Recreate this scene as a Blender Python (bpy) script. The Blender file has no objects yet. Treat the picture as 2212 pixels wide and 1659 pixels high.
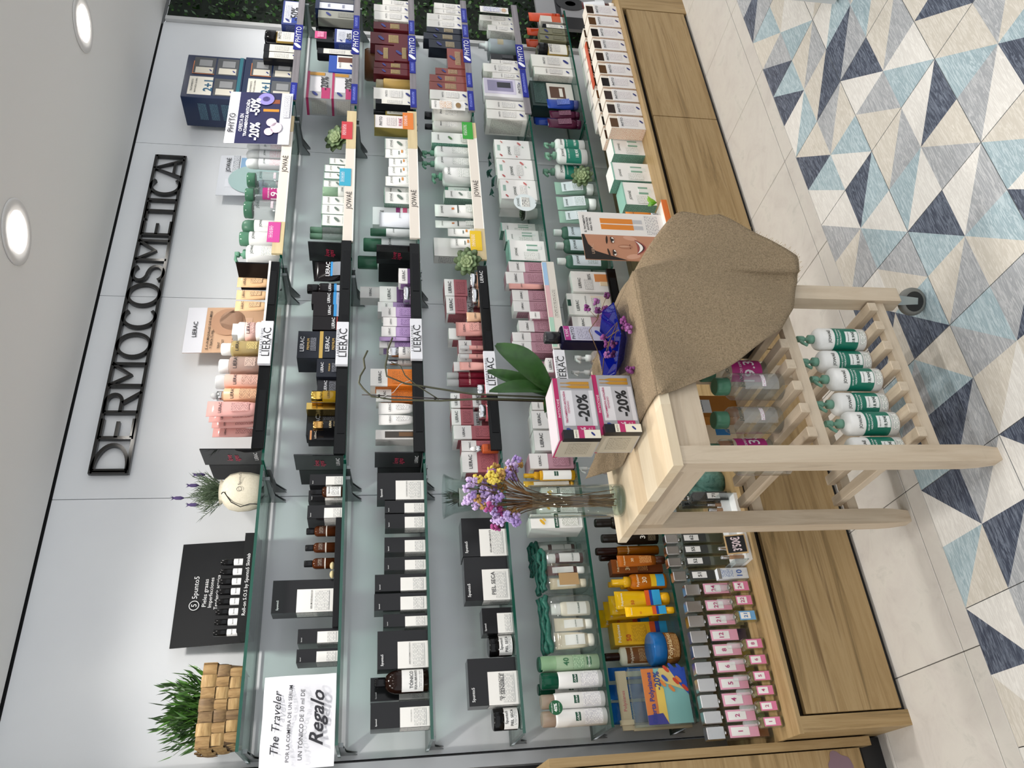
import bpy, bmesh, math, random
from mathutils import Matrix, Vector
random.seed(7)
SC = bpy.context.scene
COL = SC.collection
R = math.radians
PI = math.pi

# ---------------------------------------------------------------- camera (phone held on its side: picture is turned a quarter)
CAM = Vector((-0.7205, -2.7975, 1.5118)); PITCH, YAW, ROLL = 0.1692, 0.5553, -0.0087
fw = Vector((math.sin(YAW)*math.cos(PITCH), math.cos(YAW)*math.cos(PITCH), -math.sin(PITCH)))
rt = Vector((math.cos(YAW), -math.sin(YAW), 0)); dn = fw.cross(rt)
rt, dn = math.cos(ROLL)*rt+math.sin(ROLL)*dn, -math.sin(ROLL)*rt+math.cos(ROLL)*dn
cam = bpy.data.cameras.new('camera'); camo = bpy.data.objects.new('camera', cam); COL.objects.link(camo)
cam.sensor_fit = 'HORIZONTAL'; cam.sensor_width = 36.0; cam.lens = 1734.14*36/2212; cam.clip_start = 0.02
camo.matrix_world = Matrix(((dn.x, rt.x, -fw.x, CAM.x), (dn.y, rt.y, -fw.y, CAM.y), (dn.z, rt.z, -fw.z, CAM.z), (0, 0, 0, 1)))
SC.camera = camo

# ---------------------------------------------------------------- world, lights, exposure
w = bpy.data.worlds.new('shop_ambient'); SC.world = w; w.use_nodes = True
bg = w.node_tree.nodes['Background']; bg.inputs[0].default_value = (0.93, 0.965, 1.0, 1); bg.inputs[1].default_value = 0.95
SC.view_settings.view_transform = 'Standard'; SC.view_settings.look = 'None'; SC.view_settings.gamma = 1.0
SC.view_settings.use_curve_mapping = False
SC.view_settings.exposure = 0.5
try:
    SC.cycles.use_denoising = True; SC.cycles.max_bounces = 10; SC.cycles.transparent_max_bounces = 24
    SC.cycles.sample_clamp_indirect = 6.0; SC.cycles.caustics_reflective = False; SC.cycles.caustics_refractive = False
except Exception: pass
CEIL = 2.625
LAMPS = [(x, y) for y in (-0.71, -1.95, -3.2) for x in (-2.06, -1.0, 0.06, 1.12, 2.18, 3.24, 4.3)]
LAMP_W = {-0.71: 27.0, -1.95: 13.0, -3.2: 11.0}

# ---------------------------------------------------------------- materials
def lin(c):
    if isinstance(c, str):
        c = tuple(int(c[i:i+2], 16)/255 for i in (0, 2, 4))
    return tuple((v/12.92 if v <= .04045 else ((v+.055)/1.055)**2.4) for v in c)
MATS = {}
def M(c, rough=.45, metal=0., spec=.5, coat=0.):
    k = (c, rough, metal, spec, coat)
    if k in MATS: return MATS[k]
    m = bpy.data.materials.new('paint_%s' % (c,)); m.use_nodes = True
    b = m.node_tree.nodes['Principled BSDF']; b.inputs['Base Color'].default_value = (*lin(c), 1)
    b.inputs['Roughness'].default_value = rough; b.inputs['Metallic'].default_value = metal
    b.inputs['Specular IOR Level'].default_value = spec; b.inputs['Coat Weight'].default_value = coat
    MATS[k] = m; return m
def CLEAR(c, refl=.06, body=0., rough=.02):
    """thin see-through plastic or glass: tinted transparency plus a fresnel reflection, 'body' adds some diffuse cloudiness"""
    k = ('clear', c, refl, body)
    if k in MATS: return MATS[k]
    m = bpy.data.materials.new('clear_%s' % c); m.use_nodes = True; nt = m.node_tree; N = nt.nodes
    N.remove(N['Principled BSDF']); out = N['Material Output']
    t = N.new('ShaderNodeBsdfTransparent'); t.inputs[0].default_value = (*lin(c), 1)
    g = N.new('ShaderNodeBsdfGlossy'); g.inputs['Roughness'].default_value = rough
    lw = N.new('ShaderNodeLayerWeight'); lw.inputs[0].default_value = .5
    pw_ = N.new('ShaderNodeMath'); pw_.operation = 'POWER'; pw_.inputs[1].default_value = 4.0; nt.links.new(lw.outputs['Facing'], pw_.inputs[0])
    ad = N.new('ShaderNodeMath'); ad.operation = 'MULTIPLY_ADD'; ad.inputs[1].default_value = .7; ad.inputs[2].default_value = refl*.55; ad.use_clamp = True
    nt.links.new(pw_.outputs[0], ad.inputs[0])
    src = t.outputs[0]
    if body:
        d = N.new('ShaderNodeBsdfDiffuse'); d.inputs[0].default_value = (*lin(c), 1)
        mb = N.new('ShaderNodeMixShader'); mb.inputs[0].default_value = body
        nt.links.new(src, mb.inputs[1]); nt.links.new(d.outputs[0], mb.inputs[2]); src = mb.outputs[0]
    mx = N.new('ShaderNodeMixShader'); nt.links.new(ad.outputs[0], mx.inputs[0]); nt.links.new(src, mx.inputs[1]); nt.links.new(g.outputs[0], mx.inputs[2])
    nt.links.new(mx.outputs[0], out.inputs[0]); MATS[k] = m; return m
def EMIT(c, s):
    k = ('emit', c, s)
    if k in MATS: return MATS[k]
    m = bpy.data.materials.new('lamp_glow'); m.use_nodes = True; N = m.node_tree.nodes
    b = N['Principled BSDF']; b.inputs['Base Color'].default_value = (.8, .8, .8, 1)
    b.inputs['Emission Color'].default_value = (*lin(c), 1); b.inputs['Emission Strength'].default_value = s
    MATS[k] = m; return m
def PRINT(paper, ink, row=.0042, wid=.011, dens=.42):
    """lines of small illegible print: rows of little dashes on the paper colour"""
    k = ('print', paper, ink, row, wid)
    if k in MATS: return MATS[k]
    m = bpy.data.materials.new('fine_print'); m.use_nodes = True; nt = m.node_tree; N = nt.nodes; b = N['Principled BSDF']
    tc = N.new('ShaderNodeTexCoord'); sp = N.new('ShaderNodeSeparateXYZ'); cb = N.new('ShaderNodeCombineXYZ'); br = N.new('ShaderNodeTexBrick')
    nt.links.new(tc.outputs['Object'], sp.inputs[0]); nt.links.new(sp.outputs[0], cb.inputs[0]); nt.links.new(sp.outputs[2], cb.inputs[1])
    nt.links.new(cb.outputs[0], br.inputs['Vector']); br.inputs['Scale'].default_value = 1.0
    br.inputs['Color1'].default_value = (*lin(ink), 1); br.inputs['Color2'].default_value = (*[a*.6+c*.4 for a, c in zip(lin(ink), lin(paper))], 1)
    br.inputs['Mortar'].default_value = (*lin(paper), 1); br.inputs['Mortar Size'].default_value = row*.3; br.inputs['Mortar Smooth'].default_value = .3
    br.inputs['Brick Width'].default_value = wid; br.inputs['Row Height'].default_value = row; br.offset = .37; br.squash = 1.6; br.squash_frequency = 3
    nt.links.new(br.outputs[0], b.inputs['Base Color']); b.inputs['Roughness'].default_value = .5
    MATS[k] = m; return m
def noise_mat(name, cols, scale=(4, 4, 4), detail=6, rough=.6, bump=0., dist=0., ramp=(.3, .7), rough_n=.6, coord='Object', spec=.4, metal=0, cracks=None):
    """noise between colours; scale is per axis so a grain can be stretched"""
    if name in MATS: return MATS[name]
    m = bpy.data.materials.new(name); m.use_nodes = True; nt = m.node_tree; N = nt.nodes; b = N['Principled BSDF']
    tc = N.new('ShaderNodeTexCoord'); mp = N.new('ShaderNodeMapping'); mp.inputs['Scale'].default_value = scale
    ns = N.new('ShaderNodeTexNoise'); ns.inputs['Scale'].default_value = 1.0; ns.inputs['Detail'].default_value = detail
    ns.inputs['Roughness'].default_value = rough_n; ns.inputs['Distortion'].default_value = dist
    cr = N.new('ShaderNodeValToRGB'); cr.color_ramp.elements[0].position = ramp[0]; cr.color_ramp.elements[1].position = ramp[1]
    n = len(cols)
    cr.color_ramp.elements[0].color = (*lin(cols[0]), 1); cr.color_ramp.elements[1].color = (*lin(cols[-1]), 1)
    for i in range(1, n-1):
        e = cr.color_ramp.elements.new(ramp[0]+(ramp[1]-ramp[0])*i/(n-1)); e.color = (*lin(cols[i]), 1)
    nt.links.new(tc.outputs[coord], mp.inputs[0]); nt.links.new(mp.outputs[0], ns.inputs['Vector']); nt.links.new(ns.outputs[0], cr.inputs[0])
    nt.links.new(cr.outputs[0], b.inputs['Base Color']); b.inputs['Roughness'].default_value = rough; b.inputs['Specular IOR Level'].default_value = spec
    b.inputs['Metallic'].default_value = metal
    if bump:
        bp = N.new('ShaderNodeBump'); bp.inputs['Strength'].default_value = bump; bp.inputs['Distance'].default_value = .002
        nt.links.new(ns.outputs[0], bp.inputs['Height']); nt.links.new(bp.outputs[0], b.inputs['Normal'])
    if cracks:
        mp2 = N.new('ShaderNodeMapping'); mp2.inputs['Scale'].default_value = cracks; n2 = N.new('ShaderNodeTexNoise'); n2.inputs['Scale'].default_value = 1; n2.inputs['Detail'].default_value = 4; n2.inputs['Distortion'].default_value = 1.5
        r2 = N.new('ShaderNodeValToRGB'); r2.color_ramp.elements[0].position = .63; r2.color_ramp.elements[1].position = .74; r2.color_ramp.elements[0].color = (1, 1, 1, 1); r2.color_ramp.elements[1].color = (.55, .5, .45, 1)
        mu = N.new('ShaderNodeMixRGB'); mu.blend_type = 'MULTIPLY'; mu.inputs[0].default_value = 1
        nt.links.new(tc.outputs[coord], mp2.inputs[0]); nt.links.new(mp2.outputs[0], n2.inputs['Vector']); nt.links.new(n2.outputs[0], r2.inputs[0]); nt.links.new(cr.outputs[0], mu.inputs[1]); nt.links.new(r2.outputs[0], mu.inputs[2]); nt.links.new(mu.outputs[0], b.inputs['Base Color'])
    MATS[name] = m; return m

# ---------------------------------------------------------------- mesh building
class MB:
    def __init__(s): s.v = []; s.f = []; s.mi = []; s.sm = []
    def add(s, vs, fs, mi=0, smooth=False):
        n = len(s.v); s.v += [tuple(p) for p in vs]
        for f in fs: s.f.append([n+i for i in f]); s.mi.append(mi); s.sm.append(smooth)
        return s
    def box(s, x0, x1, y0, y1, z0, z1, mi=0):
        return s.add([(x0,y0,z0),(x1,y0,z0),(x1,y1,z0),(x0,y1,z0),(x0,y0,z1),(x1,y0,z1),(x1,y1,z1),(x0,y1,z1)],
                     [(0,3,2,1),(4,5,6,7),(0,1,5,4),(1,2,6,5),(2,3,7,6),(3,0,4,7)], mi)
    def cbox(s, x0, x1, y0, y1, z0, z1, c=.003, mi=0):
        """box with chamfered upright and top edges"""
        def ring(z, k): return [(x0+k,y0,z),(x1-k,y0,z),(x1,y0+k,z),(x1,y1-k,z),(x1-k,y1,z),(x0+k,y1,z),(x0,y1-k,z),(x0,y0+k,z)]
        def ring2(z, k, j):
            return [(x0+k,y0+j,z),(x1-k,y0+j,z),(x1-j,y0+k,z),(x1-j,y1-k,z),(x1-k,y1-j,z),(x0+k,y1-j,z),(x0+j,y1-k,z),(x0+j,y0+k,z)]
        return s.loft([ring2(z0, c+c, c), ring(z0+c, c), ring(z1-c, c), ring2(z1, c+c, c)], mi, cap=True)
    def loft(s, rings, mi=0, cap=True, smooth=False):
        n = len(rings[0]); vs = [p for r in rings for p in r]; fs = []
        for i in range(len(rings)-1):
            for j in range(n):
                k = (j+1) % n; fs.append((i*n+j, i*n+k, (i+1)*n+k, (i+1)*n+j))
        base = len(s.v); s.add(vs, fs, mi, smooth)
        if cap:
            s.f.append([base+i for i in range(n)][::-1]); s.mi.append(mi); s.sm.append(False)
            s.f.append([base+(len(rings)-1)*n+i for i in range(n)]); s.mi.append(mi); s.sm.append(False)
        return s
    def lathe(s, prof, seg=20, cx=0, cy=0, mi=0, cap=True, sx=1, sy=1, smooth=True):
        rings = [[(cx+r*sx*math.cos(2*PI*j/seg), cy+r*sy*math.sin(2*PI*j/seg), z) for j in range(seg)] for r, z in prof]
        return s.loft(rings, mi, cap, smooth)
    def tube(s, pts, r, seg=6, mi=0, cap=True):
        pts = [Vector(p) for p in pts]; rr = r if isinstance(r, (list, tuple)) else [r]*len(pts); rings = []
        for i, p in enumerate(pts):
            d = (pts[min(i+1, len(pts)-1)]-pts[max(i-1, 0)]).normalized()
            a = d.cross(Vector((0.31, .17, .93)));
            if a.length < .05: a = d.cross(Vector((1, 0, 0)))
            a.normalize(); b = d.cross(a)
            rings.append([tuple(p+rr[i]*(math.cos(2*PI*j/seg)*a+math.sin(2*PI*j/seg)*b)) for j in range(seg)])
        return s.loft(rings, mi, cap, True)
    def beam(s, p0, p1, w, h, mi=0):
        """square bar between two points, w sideways (horizontal), h along the other normal"""
        p0, p1 = Vector(p0), Vector(p1); d = (p1-p0).normalized(); a = d.cross(Vector((0, 0, 1)))
        if a.length < .01: a = Vector((1, 0, 0))
        a.normalize(); b = a.cross(d)
        r = lambda p: [tuple(p+a*i*w/2+b*j*h/2) for i, j in ((-1,-1),(1,-1),(1,1),(-1,1))]
        return s.loft([r(p0), r(p1)], mi)
    def plane(s, x0, x1, z0, z1, y=0, mi=0):
        return s.add([(x0,y,z0),(x1,y,z0),(x1,y,z1),(x0,y,z1)], [(0,1,2,3)], mi)
    def shell(s, r, a0, a1, z0, z1, n=8, mi=0, sx=1, sy=1):
        """piece of a cylinder wall; angle 0 faces the front (-y)"""
        vs = []
        for i in range(n+1):
            a = a0+(a1-a0)*i/n
            vs += [(r*sx*math.sin(a), -r*sy*math.cos(a), z0), (r*sx*math.sin(a), -r*sy*math.cos(a), z1)]
        return s.add(vs, [(2*i, 2*i+2, 2*i+3, 2*i+1) for i in range(n)], mi, True)
    def mesh(s, name):
        me = bpy.data.meshes.new(name); me.from_pydata(s.v, [], s.f)
        me.polygons.foreach_set('material_index', s.mi); me.polygons.foreach_set('use_smooth', s.sm)
        return me
    def obj(s, name, mats, parent=None, loc=None, rot=None):
        me = s.mesh(name)
        for m in (mats if isinstance(mats, (list, tuple)) else [mats]): me.materials.append(m)
        return link(name, me, parent, loc, rot)
def link(name, me, parent=None, loc=None, rot=None):
    o = bpy.data.objects.new(name, me); COL.objects.link(o)
    if parent is not None: o.parent = parent
    if loc is not None: o.location = loc
    if rot is not None: o.rotation_euler = rot
    return o
def tag(o, label=None, cat=None, group=None, kind=None):
    if label: o['label'] = label
    if cat: o['category'] = cat
    if group: o['group'] = group
    if kind: o['kind'] = kind
    return o
def thing(name, label, cat, loc=(0, 0, 0), rz=0, group=None, rot=None):
    o = bpy.data.objects.new(name, None); COL.objects.link(o); o.empty_display_size = .02
    o.location = loc; o.rotation_euler = rot or (0, 0, rz)
    return tag(o, label, cat, group)
def copy_tree(o, parent=None):
    c = o.copy(); COL.objects.link(c)
    if parent is not None: c.parent = parent
    for ch in list(o.children): copy_tree(ch, c)
    return c
BOXES = {}
def box_part(name, x0, x1, y0, y1, z0, z1, m, parent):
    """a plain box part; equal boxes share their mesh"""
    k = (round(x1-x0, 4), round(y1-y0, 4), round(z1-z0, 4), m.name)
    if k not in BOXES:
        a, b, c = k[:3]; me = MB().box(-a/2, a/2, -b/2, b/2, -c/2, c/2).mesh(name); me.materials.append(m); BOXES[k] = me
    return link(name, BOXES[k], parent, ((x0+x1)/2, (y0+y1)/2, (z0+z1)/2))

# ---------------------------------------------------------------- lettering
TXT = {}
def text_raw(s, bold=0., shear=0., space=1.0):
    k = (s, bold, shear, space)
    if k in TXT: return TXT[k]
    cu = bpy.data.curves.new('lettering', 'FONT'); cu.body = s; cu.resolution_u = 2; cu.align_x = 'CENTER'; cu.offset = bold; cu.shear = shear
    cu.space_character = space
    o = bpy.data.objects.new('lettering', cu); COL.objects.link(o)
    bpy.context.view_layer.update()
    me = bpy.data.meshes.new_from_object(o.evaluated_get(bpy.context.evaluated_depsgraph_get()))
    COL.objects.unlink(o); bpy.data.objects.remove(o); bpy.data.curves.remove(cu)
    vs = [tuple(v.co) for v in me.vertices]; fs = [list(p.vertices) for p in me.polygons]
    bpy.data.meshes.remove(me)
    if not vs: vs = [(0, 0, 0)]
    xs = [v[0] for v in vs]; ys = [v[1] for v in vs]; cx = (min(xs)+max(xs))/2; cy = (min(ys)+max(ys))/2
    vs = [(v[0]-cx, v[1]-cy) for v in vs]
    TXT[k] = (vs, fs, max(xs)-min(xs) or 1, max(ys)-min(ys) or 1); return TXT[k]
TMESH = {}
def text(s, parent, x, z, width, m, y=0., height=None, R_=None, axis='-y', bold=0., shear=0., rot=0., name='lettering', space=1.0, sx=1., sy=1.):
    """flat lettering part facing -y (or another side), fitted to width; R_ bends it round a cylinder"""
    vs, fs, w0, h0 = text_raw(s, bold, shear, space)
    sc = height/h0 if width is None else width/w0; sh = sc if height is None else height/h0
    key = (s, bold, shear, space, round(sc, 4), round(sh, 4), R_ and round(R_, 4), axis, round(rot, 2), m.name, sx, sy)
    if key not in TMESH:
        mb = MB(); ca, sa = math.cos(rot), math.sin(rot); pts = []
        for a, b in vs:
            a, b = a*sc, b*sh; a, b = a*ca-b*sa, a*sa+b*ca
            if R_: pts.append((R_*sx*math.sin(a/R_), -R_*sy*math.cos(a/R_), b))
            elif axis == '-y': pts.append((a, 0, b))
            elif axis == '-x': pts.append((0, -a, b))
            elif axis == 'z': pts.append((a, b, 0))
        mb.add(pts, fs); me = mb.mesh(name); me.materials.append(m); TMESH[key] = me
    return link(name, TMESH[key], parent, (x, y, z) if axis != '-x' else (x, y, z))

# ---------------------------------------------------------------- packaging builders: every root stands with its base centre at the origin, front towards -y
INK = '23252b'
def pm(c, P=None):
    """colour or ready material"""
    if isinstance(c, str):
        if c[0] == '~': return CLEAR(c[1:7], .07, .28 if len(c) < 8 else int(c[7:])/100)
        if c[0] == '#': return M(c[1:7], .22, 1.0)          # metal
        if c[0] == '*': return M(c[1:7], .16, 0, .22)        # glossy
        return M(c, .42)
    return c
def writing(root, P, w, h, y, R_=None, sx=1, sy=1):
    for t in P.get('t', []):
        s, xf, zf, wf, c = t[:5]; hf = t[5] if len(t) > 5 else None
        text(s, root, xf*w if not R_ else 0, zf*h, wf*w, pm(c), y if not R_ else 0, height=None if hf is None else hf*h, R_=R_, sx=sx, sy=sy, bold=P.get('bold', .012))
def leaf_mark(root, x, z, s, y, c='1f2c78'):
    """leaf-shaped mark"""
    mb = MB(); pts = []
    for i in range(12):
        a = 2*PI*i/12; r = s*(.5+.12*math.cos(2*a))
        px, pz = r*math.cos(a), .62*r*math.sin(a); k = .7
        pts.append((x+px*math.cos(k)-pz*math.sin(k), y, z+px*math.sin(k)+pz*math.cos(k)))
    mb.add(pts, [tuple(range(12))]); mb.obj('leaf_mark', pm(c), root)
def carton(root, w, h, d, P):
    box_part('body', -w/2, w/2, -d/2, d/2, 0, h, pm(P.get('base', 'f1efea')), root)
    e = .0005
    for z0, z1, c in P.get('bands', []):
        box_part('band', -w/2-e, w/2+e, -d/2-e, d/2+e, z0*h, z1*h, pm(c), root)
    for i, (x0, x1, z0, z1, c) in enumerate(P.get('pan', [])):
        box_part('panel', x0*w, x1*w, -d/2-e*(2+i), -d/2, z0*h, z1*h, pm(c), root)
    for x0, x1, z0, z1, paper, ink in P.get('fp', []):
        MB().plane(x0*w, x1*w, z0*h, z1*h, -d/2-.0022).obj('small_print', PRINT(paper, ink), root)
    for x0, x1, z0, z1, paper, ink in P.get('sp', []):   # small print on the side that faces the basket end
        MB().add([(-w/2-.001, y*d, z*h) for y, z in ((x1, z0), (x0, z0), (x0, z1), (x1, z1))], [(0, 1, 2, 3)]).obj('side_print', SIDEPRINT(paper, ink), root)
    writing(root, P, w, h, -d/2-.0028)
    for lm in P.get('leaf', []): leaf_mark(root, lm[0]*w, lm[1]*h, min(lm[2]*w*.8, .034), -d/2-.0026, *(lm[3:]))
def SIDEPRINT(paper, ink):
    k = ('sprint', paper, ink)
    if k in MATS: return MATS[k]
    m = PRINT(paper, ink, .0041).copy(); nt = m.node_tree
    cb = [n for n in nt.nodes if n.bl_idname == 'ShaderNodeCombineXYZ'][0]; sp = [n for n in nt.nodes if n.bl_idname == 'ShaderNodeSeparateXYZ'][0]
    nt.links.new(sp.outputs[1], cb.inputs[0]); MATS[k] = m; return m
def flagon(root, w, h, d, P):
    """bottle or can turned on the lathe: body, cap, wrapped label, lettering"""
    r = w/2; sy = d/w; cf = P.get('cap', .15); hb = h*(1-cf); sh = P.get('sh', .12)*h; rn = r*P.get('neck', .5); rc = r*P.get('capr', .55)
    prof = [(r*.9, 0), (r, .012*h), (r, hb-sh)]
    for i in range(1, 6):
        a = i/5*PI/2; prof.append((rn+(r-rn)*math.cos(a), hb-sh+sh*math.sin(a)))
    MB().lathe(prof, 20, sy=sy).obj('body', pm(P.get('base', 'f4f2ee')), root)
    if P.get('liquid'):
        MB().lathe([(r*.84, .02*h), (r*.9, .03*h), (r*.9, P.get('fill', .8)*(hb-sh))], 16, sy=sy).obj('liquid', pm(P['liquid']), root)
    style = P.get('top', 'cap'); cm = pm(P.get('capc', 'f6f5f2'))
    if style == 'cap' and cf > 0:
        MB().lathe([(rc*.96, hb), (rc, hb+.01*h), (rc, h-.02*h), (rc*.9, h)], 18, sy=1 if rc < r*.8 else sy).obj('cap', cm, root)
    elif style == 'dome':
        MB().lathe([(rc, hb), (rc, h-.5*cf*h), (rc*.92, h-.25*cf*h), (rc*.7, h-.08*cf*h), (rc*.3, h)], 18).obj('cap', cm, root)
    elif style == 'pump':
        z = hb; cc = MB().lathe([(rn*1.15, z), (rn*1.15, z+.3*cf*h), (rn*.5, z+.34*cf*h), (rn*.42, z+.6*cf*h)], 14)
        pumpo = cc.obj('pump_collar', cm, root); a = P.get('aim', 3.5); q = MB()
        q.lathe([(rn*.8, z+.6*cf*h), (rn*.85, z+.72*cf*h), (rn*.8, z+cf*h)], 14)
        L = r*1.15; q.tube([(0, 0, z+.88*cf*h), (L*.6*math.cos(a), L*.6*math.sin(a), z+.9*cf*h), (L*math.cos(a), L*math.sin(a), z+.72*cf*h)], rn*.42, 8)
        q.obj('pump_head', cm, pumpo)
    elif style == 'dropper':
        MB().lathe([(rn*1.15, hb), (rn*1.15, hb+.5*cf*h), (rn*.8, hb+.52*cf*h)], 14).obj('collar', pm(P.get('colc', '#c9c9cc')), root)
        MB().lathe([(rn*.75, hb+.52*cf*h), (rn*.8, hb+.8*cf*h), (rn*.3, h)], 12).obj('cap', cm, root)
    elif style == 'spray':
        MB().lathe([(rn*1.1, hb), (rn*1.1, hb+.3*cf*h), (rn*.62, hb+.36*cf*h), (rn*.62, h)], 14).obj('cap', cm, root)
    for b0, b1, c in P.get('bands', []):
        MB().lathe([(r*1.006, b0*h), (r*1.006, b1*h)], 20, sy=sy, cap=False).obj('band', pm(c), root)
    k = 1.012
    for a, z0, z1, c in P.get('lab', []):
        MB().shell(r*k, -a, a, z0*h, z1*h, 10, sy=sy).obj('label', pm(c), root); k += .008
    for a, z0, z1, paper, ink in P.get('fpc', []):
        MB().shell(r*k, -a, a, z0*h, z1*h, 8, sy=sy).obj('small_print', PRINT(paper, ink), root)
    writing(root, P, w, h, 0, r*1.05, 1, sy)
def tubelike(root, w, h, d, P):
    """squeeze tube standing on its cap, crimped flat at the top"""
    cf = P.get('cap', .16); rc = w*P.get('capw', .36); z0 = cf*h; wt = P.get('topw', 1.0)*w; n = 20; rings = []
    dep = min(d, w*.62)
    for i in range(7):
        t = i/6; z = z0+(h-z0)*t; a = (rc*1.12)*(1-min(1, t*2.2)**.8)+(w*.47)*(min(1, t*2.2)**.8); a = a*(1-t)+wt/2*t; b = max(.0012, min(rc*1.1, dep/2)*(1-t**1.6))
        rings.append([(a*math.cos(2*PI*j/n), b*math.sin(2*PI*j/n), z) for j in range(n)])
    if P.get('flip'): rings = [[(x, y, h-z) for x, y, z in r] for r in rings[::-1]]
    MB().loft(rings, 0, True, True).obj('body', pm(P.get('base', 'e9b9b4')), root)
    zc = (0, z0) if not P.get('flip') else (h-z0, h)
    if cf > 0: MB().lathe([(rc*.94, zc[0]), (rc, zc[0]+.004), (rc, zc[1])], 16, sy=min(1, dep/w*1.6)).obj('cap', pm(P.get('capc', 'f4f4f4')), root)
    y = -dep*.36
    for x0, x1, a0, a1, c in P.get('pan', []):
        f = lambda z: -min(rc*1.1, dep/2)*(1-max(0, ((z-cf))/(1-cf))**1.6)-.0015
        MB().add([(x0*w, f(a0), a0*h), (x1*w, f(a0), a0*h), (x1*w, f((a0+a1)/2), (a0+a1)/2*h), (x1*w, f(a1), a1*h), (x0*w, f(a1), a1*h), (x0*w, f((a0+a1)/2), (a0+a1)/2*h)], [(0, 1, 2, 5), (5, 2, 3, 4)]).obj('panel', pm(c), root)
    for s, xf, zf, wf, c in [t[:5] for t in P.get('t', [])]:
        t = max(0, (zf-cf)/(1-cf)); yy = -min(rc*1.1, dep/2)*(1-t**1.6)-.003
        text(s, root, xf*w, zf*h, wf*w, pm(c), yy, bold=.012)
    for x0, x1, a0, a1, paper, ink in P.get('fp', []):
        f = lambda z: -min(rc*1.1, dep/2)*(1-max(0, (z-cf)/(1-cf))**1.6)-.0025
        MB().add([(x0*w, f(a0), a0*h), (x1*w, f(a0), a0*h), (x1*w, f(a1), a1*h), (x0*w, f(a1), a1*h)], [(0, 1, 2, 3)]).obj('small_print', PRINT(paper, ink), root)
def jar(root, w, h, d, P):
    r = w/2; cf = P.get('cap', .4); rc = r*P.get('capr', 1.0)
    MB().lathe([(r*.86, 0), (r, .08*h), (r, h*(1-cf)-.01*h), (r*.92, h*(1-cf))], 22).obj('body', pm(P.get('base', 'e9c2bd')), root)
    MB().lathe([(rc*.98, h*(1-cf)), (rc, h*(1-cf)+.02*h), (rc, h*.95), (rc*.93, h)], 22).obj('lid', pm(P.get('capc', 'f5f4f2')), root)
    for a, z0, z1, c in P.get('lab', []): MB().shell(r*1.015, -a, a, z0*h, z1*h, 10).obj('label', pm(c), root)
    for a, z0, z1, paper, ink in P.get('fpc', []): MB().shell(r*1.025, -a, a, z0*h, z1*h, 8).obj('small_print', PRINT(paper, ink), root)
    writing(root, P, w, h, 0, r*1.05)
def perfume(root, w, h, d, P):
    """square glass scent bottle: heavy glass, liquid, cap, label with its number"""
    cf = P.get('cap', .3); hb = h*(1-cf); g = CLEAR('f4f8f5', .1, .02)
    MB().cbox(-w/2, w/2, -d/2, d/2, 0, hb*.93, .003).obj('flask', g, root)
    box_part('liquid', -w*.41, w*.41, -d*.4, d*.4, hb*.09, hb*.86, pm(P.get('liquid', '~d8c66a30')), root)
    MB().lathe([(w*.17, hb*.92), (w*.17, hb)], 12).obj('collar', pm('#d8d8d6'), root)
    if P.get('square', True): MB().cbox(-w*.42, w*.42, -d*.42, d*.42, hb, h, .002).obj('cap', pm(P.get('capc', '#cfcfd2')), root)
    else: MB().lathe([(w*.26, hb), (w*.26, h*.99), (w*.23, h)], 16).obj('cap', pm(P.get('capc', '~f4f6f620')), root)
    y = -d/2-.0008; l = P.get('lab', (.12, .66)); z0, z1 = l[0]*hb, l[1]*hb; c = P.get('lc', 'e6a6bd')
    box_part('label', -w*.38, w*.38, y, -d/2, z0, z1, pm(c), root)
    box_part('panel', -w*.27, w*.27, y-.0005, -d/2, z0+(z1-z0)*.32, z0+(z1-z0)*.93, pm('f4f3f0'), root)
    if P.get('num'): text(P['num'], root, 0, z0+(z1-z0)*.62, None, pm(P.get('nc', 'b8487c')), y-.0012, height=min((z1-z0)*.34, w*.34), bold=.02)
def pouch(root, w, h, d, P):
    """clear cosmetics pouch with a dark green drawstring top, minis inside"""
    n = 16; rings = []
    for i, t in enumerate((0, .06, .3, .6, .8)):
        b = d/2*(1-.35*t**2); a = w/2*(1 if t else .94)
        rings.append([(a*math.copysign(abs(math.cos(2*PI*j/n))**.45, math.cos(2*PI*j/n)), b*math.copysign(abs(math.sin(2*PI*j/n))**.45, math.sin(2*PI*j/n)), t*h+.001) for j in range(n)])
    MB().loft(rings, 0, True, True).obj('bag', CLEAR('f6f8f6', .12, .04, .08), root)
    rr = random.Random(int(w*1e5)); top = MB()
    for k in range(3):
        pts = [(-w/2+w*i/9, d*.22*(k-1)+.006*rr.uniform(-1, 1), h*(.86+.04*k)+h*.035*rr.uniform(-1, 1)) for i in range(10)]
        top.tube(pts, [h*.055*rr.uniform(.6, 1.2) for _ in pts], 7)
    top.obj('gathered_top', noise_mat('pouch_green', ['123b33', '2f6d5f', '1b4a40'], (60, 60, 60), 3, .35), root)
    for i, (kind, xf, wf, hf, PP) in enumerate(P['minis']):
        s = bpy.data.objects.new('mini_'+('tube' if kind is tubelike else 'bottle'), None); COL.objects.link(s); s.parent = root
        s.location = (xf*w, -d*.12, .006); MINI(kind, s, wf*w, hf*h, d*.34, PP)
    for xf, zf in P.get('kraft', []):
        box_part('kraft_tag', xf*w-.02, xf*w+.02, -d/2-.004, -d/2-.003, zf*h-.033, zf*h+.033, M('b08f63', .8), root)
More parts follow.
